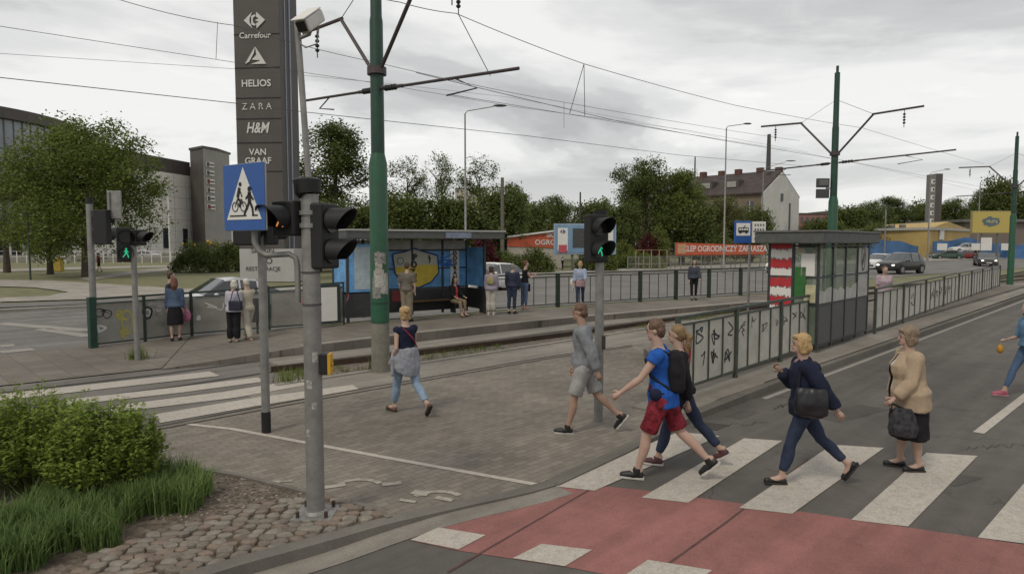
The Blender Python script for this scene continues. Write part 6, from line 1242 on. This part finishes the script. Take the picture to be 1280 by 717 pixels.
    if fine:
        fb_ = MB()
        for i, s in enumerate((1, -1)):                       # five separate fingers, slightly curled
            j = J[s]; d = j['d2']; pal = Vector((-s, 0, 0)); pal = (pal - d * pal.dot(d)).normalized(); ac = d.cross(pal).normalized(); ac = ac if ac.y > 0 else -ac; b0 = j['w'] + d * .085 * k
            for q, (o_, L2) in enumerate(((.024, .07), (.008, .08), (-.009, .074), (-.025, .058))):
                p0 = b0 + ac * o_ * k - d * .02 * k; cu_ = pal * .35; p1 = p0 + (d + cu_ * .3 + ac * o_ * 3).normalized() * L2 * .5 * k; p2 = p1 + (d + cu_ * 1.4).normalized() * L2 * .35 * k; p3 = p2 + (d + cu_ * 3).normalized() * L2 * .25 * k; fb_.tube([p0, p1, p2, p3], [.0095 * k, .009 * k, .0085 * k, .007 * k], 7, rnd=True)
            t0_ = j['w'] + d * .03 * k + ac * .02 * k; fb_.tube([t0_, t0_ + (ac * .8 + d * .6 + pal * .3).normalized() * .035 * k, t0_ + (ac * .5 + d * .9 + pal * .5).normalized() * .062 * k], [.012 * k, .0105 * k, .008 * k], 7, rnd=True)
        for s in (1, -1): fb_.ball(hc + hm @ Vector((s * .030, .081, .014)) * k, (.012 * k, .007 * k, .007 * k), 8, 6, 1, M=hm); fb_.tube([hc + hm @ Vector((s * .016, .091, .034)) * k, hc + hm @ Vector((s * .044, .080, .036)) * k], .0035 * k, 5, 1)
        fb_.tube([hc + hm @ Vector((-.02, .082, -.052)) * k, hc + hm @ Vector((0, .088, -.052)) * k, hc + hm @ Vector((.02, .082, -.052)) * k], .0055 * k, 6, 2); addmesh(body, fb_, [sk, eyem, lipm])
    sv = vx * (1.05 if fine else 1)
    # --- bottoms
    if bottom:
        b = MB(); kind, m_ = bottom[0], bottom[1]; ex = bottom[2] if len(bottom) > 2 else .012
        if kind in ('trousers', 'shorts', 'jeans'):
            loft(b, [-.075, -.04, .03, .09, .15], ex); to = {'trousers': .965, 'jeans': .95, 'shorts': .45}[kind]; fl = {'trousers': .03, 'jeans': .0, 'shorts': .05}[kind]
            for s in (1, -1): leg(b, s, ex, to, fl)
            remesh(b, 'shorts' if kind == 'shorts' else 'trousers', m_, root, sv, 2, .010 if fine else 0, 9, 3.3)
        else:                                                 # skirt
            L2 = bottom[3] if len(bottom) > 3 else .5; rs = []
            for t, gx, gy in ((.16, 0, 0), (.05, .015, .02), (-.05, .03, .035), (-.2, .045, .05), (-L2, .06, .055)):
                rx, ry = rr_(max(t, -.03)); c = hipc + sd * t * k if t > 0 else hipc + Vector((0, t * .02, t)) * k; rs.append([c + Vector((math.cos(a) * (max(rx, .15 * k) + gx), math.sin(a) * (max(ry, .1 * k) + gy), .01 * math.sin(5 * a) * (t < -.4))) * 1.0 for a in np.linspace(0, 2 * math.pi, 24, endpoint=False)])
            b.rings(rs); remesh(b, 'skirt', m_, root, sv, 2, .010 if fine else 0, 10, 1.3)
    if top:
        for ti, tp_ in enumerate(top if isinstance(top, list) else [top]):
            kind, m_, slv, hem, ex = tp_; b = MB(); ts = sorted([t for t in [hem, -.02, .05, .12, .2, .28, .36, .42, .46, .495] if t >= hem]); n = len(ts); CLP[0] = 1; FW[0] = (.004 * k if kind == 'blouse' and fat > 1.2 else 0); loft(b, ts, [ex + (.022 if t < .1 else 0) + (0.01 if kind in ('jacket', 'coat', 'cardigan') and t < .3 else 0) for t in ts], mul=None); FW[0] = 0; CLP[0] = 0
            b.tube([S(.44) + Vector((-sw * .9, 0, 0)), S(.465), S(.44) + Vector((sw * .9, 0, 0))], [.055 * k + ex, .06 * k + ex * .7, .055 * k + ex], 12, rnd=True)
            for s in (1, -1):
                if slv > 0: arm(b, s, ex * 1.0 + (.006 if slv < 1 else 0) + (.012 if kind in ('jacket', 'coat', 'hoodie') else .003), slv)
                else: b.ball(J[s]['s'], .052 * k + ex * .8, 10, 8)
            if kind == 'hoodie': b.tube([S(.47) + Vector((-.09 * k, .02, 0)), S(.49) - sf * .085 * k, S(.47) + Vector((.09 * k, .02, 0))], [.035 * k, .055 * k, .035 * k], 12, rnd=True)
            if kind == 'coat': b.tube([S(.46) + Vector((-.11 * k, -.02, 0)), S(.43) - sf * .11 * k, S(.46) + Vector((.11 * k, -.02, 0))], [.045 * k, .075 * k, .045 * k], 12, rnd=True); b.tube([S(.5) + Vector((-.05, .03, 0)), S(.52) - sf * .05, S(.5) + Vector((.05, .03, 0))], .04 * k, 10, rnd=True)
            remesh(b, {'tshirt': 'shirt', 'blouse': 'shirt', 'hoodie': 'hoodie', 'jacket': 'jacket', 'coat': 'coat', 'cardigan': 'cardigan', 'vest': 'top'}[kind], m_, root, sv, 2, (.016 if kind not in ('tshirt', 'blouse') else (.004 if kind == 'blouse' else .011)) if fine else 0, 8, 7.7 + ti) if kind != 'cardigan' else open_front(remesh(b, 'cardigan', m_, root, sv, 2, .011 if fine else 0, 8, 7.7 + ti), S, sd, sf, k)
    if shoe:
        m_, sole = shoe[0], shoe[1]
        for s in (1, -1):
            j = J[s]; b = MB(); low = len(shoe) > 2; c = j['a'] - j['u'] * .035 * k; Mx = Matrix((j['f'].cross(j['u']).normalized(), j['f'], j['u'])).transposed()
            b.ball(j['heel'] + j['f'] * .035 * k + j['u'] * .018 * k, (.037 * k, .045 * k, (.035 if low else .05) * k), 12, 8, M=Mx); b.tube([j['heel'] + j['f'] * .03 * k + j['u'] * .015 * k, j['a'] - j['u'] * .045 * k + j['f'] * .06 * k, j['toe'] + j['u'] * .006 * k], [.040 * k, .046 * k if not low else .033 * k, .034 * k], 12, rnd=True)
            if not low: b.tube([j['a'] - j['u'] * .045 * k + j['f'] * .01 * k, j['a'] + j['u'] * (.035 if sex == 'm' else .015) * k], [.048 * k, .045 * k], 12, rnd=False)
            so = remesh(b, 'shoe', m_, root, sv * .85, 1)
            q = MB(); rs = []
            for t, w_ in ((-.045, .026), (0, .036), (.07, .036), (.14, .043), (.19, .034), (.212, .014)):
                p = j['heel'] + j['f'] * (t + .03) * k * 1.0 - j['u'] * .014 * k; sdv = j['f'].cross(j['u']).normalized(); rs.append([p - sdv * w_ * k - j['u'] * .012 * k, p + sdv * w_ * k - j['u'] * .012 * k, p + sdv * w_ * k + j['u'] * .010 * k, p - sdv * w_ * k + j['u'] * .010 * k])
            q.rings(rs); q.build('sole', sole, so)
    if hair:
        st_, m_ = hair[0], hair[1]; b = MB(); hp_ = lambda x, y, z: hc + hm @ Vector((x, y, z)) * k
        def hb(x, y, z, rx, ry, rz_): b.ball(hp_(x, y, z), (rx * k, ry * k, rz_ * k), 16, 12, M=hm)
        hb(0, -.022, .045, .080, .088, .083); hb(0, -.045, .0, .076, .062, .075)
        if st_ == 'short': hb(0, -.055, -.03, .06, .045, .05)
        if st_ in ('bob', 'curly'): hb(0, -.055, -.03, .085, .06, .085); hb(.062, -.015, -.02, .028, .055, .09); hb(-.062, -.015, -.02, .028, .055, .09); hb(0, .05, .075, .062, .03, .03)
        if st_ == 'curly': hb(0, -.03, .05, .095, .1, .085)
        if st_ == 'bun': hb(0, -.10, .07, .05, .05, .05); hb(0, -.05, -.04, .07, .05, .055)
        if st_ == 'pony': b.tube([hp_(0, -.1, .03), hp_(0, -.15, -.02), hp_(0, -.14, -.14), hp_(0, -.12, -.22)], [.03 * k, .04 * k, .035 * k, .012 * k], 10, rnd=True)
        if st_ == 'long': b.tube([hp_(0, -.05, .0), hp_(0, -.085, -.12), hp_(0, -.08, -.26)], [.08 * k, .085 * k, .05 * k], 14, rnd=True); hb(.068, -.0, -.06, .025, .045, .11); hb(-.068, -.0, -.06, .025, .045, .11)
        remesh(b, 'hair', m_, root, sv * .8, 0, .010 if fine else 0, 34, 2.2)
    M = Matrix.Translation(Vector(loc)) @ Matrix.Rotation(rz, 4, 'Z'); return dict(root=root, J=J, S=S, M=M, hc=hc, sd=sd, sf=sf, k=k, sw=sw, hipc=hipc)
def hairm(n, c): return mat('hair_' + n, c, .6, var=.35, scale=30, bump=.6, bscale=60)
h_bl = hairm('blond', (0.36, 0.24, 0.11)); h_bl2 = hairm('dark_blond', (0.20, 0.13, 0.065)); h_wh = hairm('white', (0.5, 0.48, 0.42)); h_br = hairm('brown', (0.06, 0.035, 0.022)); h_rd = hairm('reddish', (0.12, 0.045, 0.025)); h_sand = hairm('sandy', (0.11, 0.065, 0.04)); h_gr = hairm('grey_brown', (0.20, 0.15, 0.10))
navy = cloth('navy', (0.012, 0.016, 0.035)); jean = cloth('denim', (0.028, 0.038, 0.068)); jeanl = cloth('light_denim', (0.16, 0.22, 0.31)); blackc = cloth('black', (0.014, 0.013, 0.015)); greyc = cloth('grey_marl', (0.19, 0.20, 0.215)); lgrey = cloth('pale_grey', (0.30, 0.30, 0.29)); royal = cloth('royal_blue', (0.018, 0.09, 0.36)); redp = cloth('red_black_print', (0.16, 0.018, 0.028), .9, .3, 14); beige = cloth('beige', (0.36, 0.275, 0.19), .15); whitec = cloth('white', (0.55, 0.53, 0.5), .1); lilac = cloth('lilac', (0.28, 0.24, 0.30)); blacks = mat('black_shoe', (0.012, 0.012, 0.012), .5, var=.2); wsole = mat('white_sole', (0.45, 0.43, 0.4), .6, var=.1); bsole = mat('dark_sole', (0.03, 0.025, 0.022), .7, var=0); tan_s = mat('brown_sandal', (0.10, 0.05, 0.035), .6)
def world(pd, v): return pd['M'] @ Vector(v)
WR = R(72)
# blonde woman walking away across the paving
A1 = person('blonde woman in navy top and pale leggings walking away by the big green pole', G(509, 517), R(42), 1.66, 'f', 3, (-18, 20), (30, 6), (-50, 6), (14, -14), (30, 50), (10, 10), (-8, 0), ('vest', navy, 0, .12, .010), ('jeans', cloth('pale_leggings', (0.20, 0.27, 0.36)), .009), (tan_s, bsole, 1), ('bun', h_bl))
# jacket tied round her waist
b = MB(); k = A1['k']; S = A1['S']; rs = []
for t, e_ in ((.17, .02), (.1, .035), (.0, .045), (-.12, .05), (-.24, .035)):
    c = S(t); rs.append([c + Vector((math.cos(a) * (.155 + e_), math.sin(a) * (.105 + e_) - .015, (.05 * math.cos(a * 2) if t < -.2 else 0))) for a in np.linspace(0, 2 * math.pi, 22, endpoint=False)])
b.rings(rs); b.tube([S(.12) + Vector((-.17, .05, 0)), S(0) + Vector((-.22, .04, 0)), S(-.25) + Vector((-.23, .05, 0))], [.03, .035, .02], 10, rnd=True)
o = remesh(b, 'tied_jacket', greyc if False else cloth('tied_grey', (0.24, 0.25, 0.28), .3), A1['root'], .012, 2, .012, 11)
def strap(pd, a, c, m_, r_=.009, nm='bag_strap', out_=.0):
    b = MB(); b.tube([a, (Vector(a) + Vector(c)) / 2 + Vector((0, out_, 0)), c], r_, 6); return b.build(nm, m_, pd['root'])
strap(A1, S(.5) + Vector((-.09, -.075, 0)), S(.16) + Vector((.165, -.05, 0)), cloth('red_strap', (0.22, 0.03, 0.05)), .011, out_=-.075)
# man in grey hoodie
A2 = person('man in a grey hoodie and pale shorts, walking left past the middle signal pole', G(730, 541), R(80), 1.80, 'm', 4, (-22, 17), (26, 6), (-52, 3), (8, -30), (10, 14), (8, 10), (0, -6), ('hoodie', greyc, 1.93, -.07, .022), ('shorts', lgrey, .020), (blacks, wsole), ('short', h_sand), sk=skin2)
# man in blue shirt
A3 = person('man in a blue shirt and red shorts carrying a black backpack, striding over the crossing', G(827, 598), WR, 1.80, 'm', 6, (-25, 21), (22, 8), (-42, 2), (-18, 34), (20, 18), (10, 12), (0, -8), ('tshirt', royal, .62, -.10, .016), ('shorts', redp, .016), (blacks, wsole), ('short', h_sand), fat=1.06)
def backpack(pd, label, m_, w_=.15, h0=.14, h1=.46, d_=.075, off=.12, name='backpack'):
    b = MB(); k = pd['k']; S = pd['S']; sf = pd['sf']; rs = []
    for t, f_ in ((h0 - .02, .5), (h0 + .02, .9), ((h0 + h1) / 2, 1.05), (h1 - .04, .85), (h1 + .01, .45)):
        c = S(t) - sf * (off + d_ * .5) * k; rs.append([c + Vector((math.copysign(abs(math.cos(a)) ** .6, math.cos(a)) * w_ * f_, 0, 0)) + sf * math.copysign(abs(math.sin(a)) ** .7, math.sin(a)) * d_ * f_ for a in np.linspace(0, 2 * math.pi, 20, endpoint=False)])
    b.rings(rs); rt = thing(name, label, 'bag', pd['root'].location, pd['root'].rotation_euler.z); remesh(b, 'bag_body', m_, rt, .014, 2, .012, 9)
    b = MB()
    for s in (1, -1): b.tube([S(h1 - .02) - sf * .13 * k + Vector((s * .08, 0, 0)), S(.515) + Vector((s * .10 * k, 0, .012)), S(.42) + sf * .135 * k + Vector((s * .11 * k, 0, 0)), S(.25) + sf * .09 * k + Vector((s * .165 * k, 0, 0)), S(h0 + .04) - sf * .1 * k + Vector((s * .15 * k, 0, 0))], [.014] * 5, 8)
    b.build('shoulder_straps', m_, rt, smooth=True); return rt
backpack(A3, 'large black backpack on the back of the man in the blue shirt', blackc, .165, .06, .47, .085)
b = MB(); b.ball(A3['S'](.05) + Vector((-.17, .05, 0)), (.06, .08, .07), 12, 8); rt = thing('waist_bag', 'small dark blue bag at the waist of the man in the blue shirt', 'bag', A3['root'].location, WR); remesh(b, 'bag_body', navy, rt, .012, 1); b = MB(); S = A3['S']; b.tube([S(.07) + Vector((math.cos(a) * .2, math.sin(a) * .15, 0)) for a in np.linspace(0, 6.28, 20)], .01, 6); b.build('waist_strap', navy, rt)
A4 = person('woman in black top and dark jeans half hidden behind the backpack carrier', G(846, 590) + Vector((0.1, .25, 0)), WR, 1.68, 'f', 4, (-28, 22), (14, 8), (-30, 4), (20, -20), (15, 15), (10, 10), (0, 0), ('jacket', blackc, 1.9, .0, .014), ('jeans', jean, .009), (mat('maroon_shoe', (0.07, 0.025, 0.03), .6), wsole), ('pony', h_bl2))
# woman in navy coat
A5 = person('blonde woman in a dark navy coat and jeans, mid-stride on the zebra crossing', G(1003, 604), WR + R(6), 1.66, 'f', 3, (-27, 22), (20, 10), (-58, 4), (8, -38), (128, 6), (14, 10), (0, 0), ('coat', navy, 1.93, -.09, .028), ('jeans', jean, .009), (blacks, bsole, 1), ('bob', h_bl))
A5['root'].name = 'person'
b = MB(); S = A5['S']; b.rings([[(math.copysign(abs(math.cos(a)) ** .7, math.cos(a)) * dx, math.copysign(abs(math.sin(a)) ** .6, math.sin(a)) * dy, z) for a in np.linspace(0, 2 * math.pi, 20, endpoint=False)] for z, dx, dy in ((-.17, .03, .10), (-.14, .065, .155), (-.03, .07, .165), (.09, .045, .15), (.13, .015, .14))]); rt = thing('shoulder_bag', 'black slouchy shoulder bag under the arm of the woman in the navy coat', 'bag', A5['root'].location, WR + R(6)); b.v = [tuple(Vector(v) + S(.06) + Vector((-.26, -.01, .06))) for v in b.v]; remesh(b, 'bag_body', mat('black_leather', (0.014, 0.014, 0.017), .4, var=.2), rt, .012, 6, .01, 10)
b = MB(); b.tube([S(.19) + Vector((-.26, .12, 0)), S(.45) + Vector((-.16, .06, .06)), S(.5) + Vector((-.12, -.02, .05)), S(.45) + Vector((-.17, -.08, .04)), S(.19) + Vector((-.26, -.13, 0))], .012, 8); b.build('bag_strap', blackc, rt)
b = MB(); b.tube([A5['S'](.52) + Vector((-.05, .03, 0)), A5['S'](.5) + Vector((0, .07, 0)), A5['S'](.52) + Vector((.05, .03, 0))], .03, 10, rnd=True); remesh(b, 'scarf', cloth('checked_scarf', (0.25, 0.16, 0.18), .7, .3, 60), A5['root'], .012, 1)
# elderly woman in beige
A6 = person('elderly woman in a beige cardigan and black skirt holding a patterned black bag', G(1133, 586), R(78), 1.64, 'f', 2, (6, -4), (6, 6), (0, 0), (10, 12), (6, 30), (6, 14), (0, -4), [('blouse', whitec, 0, -.05, .016), ('cardigan', beige, 1.95, -.17, .032)], ('skirt', blackc, .02, .52), (blacks, bsole, 1), ('curly', h_gr), fat=1.28)
rt = thing('patterned_bag', 'black shopping bag with grey floral print hanging from the hand of the elderly woman', 'bag', A6['root'].location, R(78)); hp_ = A6['J'][-1]['w'] + A6['J'][-1]['d2'] * .1; b = MB(); rs = []
for t, w_, d_ in ((0.0, .08, .03), (-.08, .12, .045), (-.22, .155, .06), (-.31, .13, .045)): rs.append([hp_ + Vector((math.sin(a) * d_ - .07, math.cos(a) * w_ - .13 - .25 * t * 0, t - .03)) for a in np.linspace(0, 2 * math.pi, 18, endpoint=False)])
b.rings(rs); m_pb = mat('patterned_black_fabric', (0.028, 0.028, 0.032), .7, var=.95, scale=16); remesh(b, 'bag_body', m_pb, rt, .012, 2, .012, 10); b = MB(); b.tube([hp_ + Vector((-.07, .0, -.06)), hp_ + Vector((-.03, -.03, .01)), hp_ + Vector((-.07, -.2, -.06))], .012, 8); b.build('handle', blackc, rt)
# woman leaving at the right edge
A7 = person('woman in a denim jacket and ripped jeans entering at the right edge', G(1284, 497), R(80), 1.68, 'f', 3, (26, -24), (6, 22), (2, -30), (12, -15), (66, 20), (8, 8), (0, 0), ('jacket', cloth('denim_jacket', (0.10, 0.19, 0.29)), 1.2, .05, .018), ('jeans', cloth('mid_denim', (0.07, 0.11, 0.19)), .006), (mat('pink_shoe', (0.33, 0.08, 0.12), .6), mat('pink_sole', (0.4, 0.2, 0.22))), ('long', h_rd))
yb_ = world(A7, A7['J'][-1]['w'] + Vector((-.05, .1, -.12))); yb_ = world(A7, A7['J'][1]['w'] + A7['J'][1]['d2'] * .1 - Vector((0, 0, .14))); b = MB(); b.ball((0, 0, 0), (.055, .05, .075), 12, 8); b.tube([(0, 0, .05), (.02, 0, .14)], [.008, .006], 6); o = b.build('yellow_purse', mat('mustard_leather', (0.38, 0.19, 0.02), .5), loc=yb_, smooth=True); tag(o, 'small mustard yellow purse dangling beside the woman at the right edge', 'purse')
# --- waiting people
def p2_(*a, **k): return person(*a, **k)
B1 = p2_('woman with reddish hair in a blue denim jacket and black skirt at the left fence', G(220, 425.5, .02), R(20), 1.66, 'f', 2, (2, -2), (2, 2), (0, 0), (0, 5), (8, 8), (6, 8), (0, 0), ('jacket', cloth('dusty_blue', (0.07, 0.10, 0.16)), 1.9, .0, .014), ('skirt', blackc, .0, .48), (blacks, bsole), ('long', h_rd), vox=.018)
rt = thing('pink_carrier_bag', 'pink plastic bag held by the reddish-haired woman at the left fence', 'bag', Vector(G(234, 423, .02))); b = MB(); b.ball((0, 0, .62), (.12, .07, .17), 14, 10); b.tube([(0, 0, .75), (0, 0, .9)], [.03, .01], 8); remesh(b, 'bag_body', mat('pink_plastic', (0.45, 0.16, 0.25), .4), rt, .015, 2, .012, 10)
B2 = p2_('man in a dark jacket standing behind the reddish-haired woman at the left fence', G(214, 421, .02), R(-60), 1.78, 'm', 2, (3, -3), (3, 3), (0, 0), (15, 10), (20, 40), (8, 8), (0, 0), ('jacket', cloth('dark_grey', (0.035, 0.037, 0.045)), 1.9, -.02, .016), ('trousers', blackc), (mat('pink_trainers', (0.3, 0.12, 0.12)), wsole), ('short', h_br), vox=.018)
B3 = p2_('white-haired woman in a pale lilac blouse and black trousers with a navy handbag', G(293, 430, .03), R(-12), 1.62, 'f', 2, (2, -2), (2, 2), (0, 0), (5, 0), (6, 60), (8, 8), (40, 0), ('blouse', cloth('pale_lilac', (0.38, 0.37, 0.43), .12), 1.5, -.04, .016), ('trousers', blackc, .014), (blacks, bsole), ('bob', h_wh), fat=1.15, vox=.016)
rt = thing('navy_handbag', 'navy handbag at the hip of the white-haired woman', 'bag', B3['root'].location, R(-12)); b = MB(); b.box((.16, -.14, 1.0), (.34, .12, .24)); remesh(b, 'bag_body', mat('navy_leather', (0.018, 0.018, 0.035), .4), rt, .016, 3); b = MB(); b.tube([(.02, -.15, 1.1), (.1, -.15, 1.36), (.16, -.05, 1.42), (.22, -.15, 1.36), (.3, -.15, 1.1)], .012, 6); b.build('bag_strap', navy, rt)
B4 = p2_('white-haired person in cream clothes shading their face, beside the woman in lilac', G(311, 428, .04), R(62), 1.66, 'm', 3, (16, -10), (6, 6), (0, 0), (70, 10), (95, 10), (30, 8), (0, 0), ('blouse', cloth('cream_shirt', (0.40, 0.36, 0.29), .12), 1.3, -.03, .016), ('trousers', cloth('cream_trousers', (0.38, 0.35, 0.29), .12), .014), (mat('tan_shoe', (0.14, 0.09, 0.05)), bsole), ('short', h_wh), vox=.018)
B5 = p2_('man in a grey shirt reading notices inside the far shelter', G(509, 402, .25), R(-10), 1.76, 'm', 2, (3, -3), (2, 2), (0, 0), (0, 5), (10, 15), (8, 8), (0, 0), ('tshirt', cloth('taupe', (0.13, 0.115, 0.095)), .8, -.02, .02), ('trousers', cloth('khaki', (0.19, 0.165, 0.12)), .014), (blacks, bsole), ('short', h_br), vox=.022)
rt = thing('maroon_bag', 'maroon bag carried by the man inside the far shelter', 'bag', G(497, 400, .25)); b = MB(); b.box((0, 0, .72), (.3, .14, .32)); b.tube([(-.1, 0, .88), (0, 0, 1.05), (.1, 0, .88)], .015, 6); remesh(b, 'bag_body', cloth('maroon', (0.10, 0.02, 0.025)), rt, .02, 2)
sc = Matrix.Translation(w0) @ Matrix.Rotation(rzS, 4, 'Z')
q = Vector(G(568, 395.5, .25)); bp2 = q
B6 = person('dark-haired woman in a black cardigan and red top sitting on the shelter bench', (q.x, q.y + .25, .25), R(222), 1.62, 'f', -3, (84, 88), (72, 84), (0, 0), (25, 25), (45, 45), (6, 6), (0, 0), [('vest', cloth('coral', (0.42, 0.05, 0.05)), 0, .0, .012), ('cardigan', blackc, 1.85, .02, .016)], ('jeans', cloth('tan_tights', (0.20, 0.15, 0.10)), .008), (mat('tan_pump', (0.2, 0.12, 0.08)), bsole, 1), ('long', h_br), vox=.02)
B7 = p2_('woman in mauve jacket and pale trousers with small backpack, right of far shelter', G(614, 393.5, .25), R(-6), 1.58, 'f', 4, (2, -2), (2, 2), (0, 0), (8, 4), (30, 15), (8, 8), (0, 0), ('jacket', lilac, 1.85, -.04, .018), ('trousers', cloth('offwhite', (0.40, 0.37, 0.33)), .012), (wsole, wsole), ('curly', h_br), fat=1.12, vox=.022)
backpack(B7, 'small yellowish backpack worn by the woman in the mauve jacket', cloth('khaki_yellow', (0.28, 0.25, 0.13)), .12, .18, .42, .06)
B8 = p2_('grey-haired man in a dark jacket and jeans, second right of the far shelter', G(640, 392, .25), R(-25), 1.66, 'm', 4, (2, -4), (2, 2), (0, 0), (6, 4), (12, 15), (8, 8), (0, 0), ('jacket', cloth('dark_blue', (0.03, 0.035, 0.06)), 1.9, .0, .016), ('jeans', jean, .012), (blacks, bsole), ('short', hairm('grey', (0.2, 0.19, 0.17))), vox=.022)
B9 = p2_('woman in a sleeveless black top and jeans with crossed arms by the far railing', G(656, 387.5, .25), R(-70), 1.72, 'f', 2, (2, -2), (2, 2), (0, 0), (28, 25), (92, 95), (6, 6), (-10, 0), ('vest', blackc, 0, .05, .012), ('jeans', cloth('worn_denim', (0.09, 0.13, 0.21)), .006), (mat('pale_shoe', (0.35, 0.2, 0.18)), wsole), ('short', h_rd), vox=.022)
rt = thing('dark_handbag', 'dark handbag hanging at the side of the woman in the black top', 'bag', G(661, 387, .25)); b = MB(); b.box((0, 0, .78), (.1, .2, .26)); remesh(b, 'bag_body', blackc, rt, .02, 2)
B10 = p2_('fair woman in a pale blue jacket and pink tunic walking along the platform', G(725, 384.5, .25), R(170), 1.68, 'f', 2, (12, -8), (4, 10), (0, -10), (5, 20), (20, 60), (10, 8), (0, 0), [('blouse', cloth('dusty_pink', (0.33, 0.22, 0.24)), .5, -.14, .02), ('jacket', cloth('pale_blue', (0.28, 0.33, 0.43)), 1.85, .12, .024)], ('jeans', jean, .006), (blacks, bsole), ('bob', h_bl), vox=.022)
rt = thing('white_carrier_bag', 'white bag carried by the fair woman on the platform', 'bag', G(716, 384, .25)); b = MB(); b.ball((-.02, -.05, .9), (.1, .06, .16), 12, 8); b.tube([(0, -.05, .75), (0, -.05, .6)], [.05, .02], 8); remesh(b, 'bag_body', mat('white_plastic', (0.55, 0.52, 0.46), .5), rt, .02, 2)
B11 = p2_('woman in dark jacket and black trousers leaning on the railing beyond the man in blue', G(867, 375, .25), R(175), 1.66, 'f', 0, (3, -3), (2, 2), (0, 0), (-5, 15), (10, 30), (10, 8), (0, 0), ('jacket', cloth('slate', (0.05, 0.055, 0.07)), 1.9, .0, .016), ('jeans', blackc, .008), (blacks, bsole), ('long', h_br), vox=.024)
B12 = p2_('woman in a pale pink and grey shirt seen above the long right-hand railing', wp(1107, 19.8) + Vector((0, 0, .2)), R(175), 1.70, 'f', 0, (8, -8), (4, 4), (0, 0), (5, -5), (15, 15), (10, 10), (0, 0), ('blouse', cloth('pale_pink_grey', (0.36, 0.28, 0.31)), .8, -.05, .018), ('jeans', jean, .01), (blacks, bsole), ('short', h_sand), fat=1.15, vox=.022)
B13 = p2_('tiny distant person in white top and black trousers on the far pavement', G(703, 331, .0), R(60), 1.66, 'f', 2, (5, -5), (3, 3), (0, 0), (3, 6), (10, 15), (8, 8), (0, 0), ('blouse', whitec, .8, .0, .016), ('trousers', blackc, .012), (blacks, bsole), ('short', h_br), vox=.035)
B13['root'].location = G(703, 337, 0)
B14 = p2_('tiny distant person in dark red walking behind the left signal pole', G(124, 340, .0), R(100), 1.7, 'm', 3, (15, -12), (5, 12), (0, -15), (-12, 12), (10, 15), (8, 8), (0, 0), ('tshirt', cloth('dark_red', (0.13, 0.025, 0.04)), .7, -.02, .02), ('shorts', blackc, .02), (blacks, bsole), ('short', h_br), vox=.035)
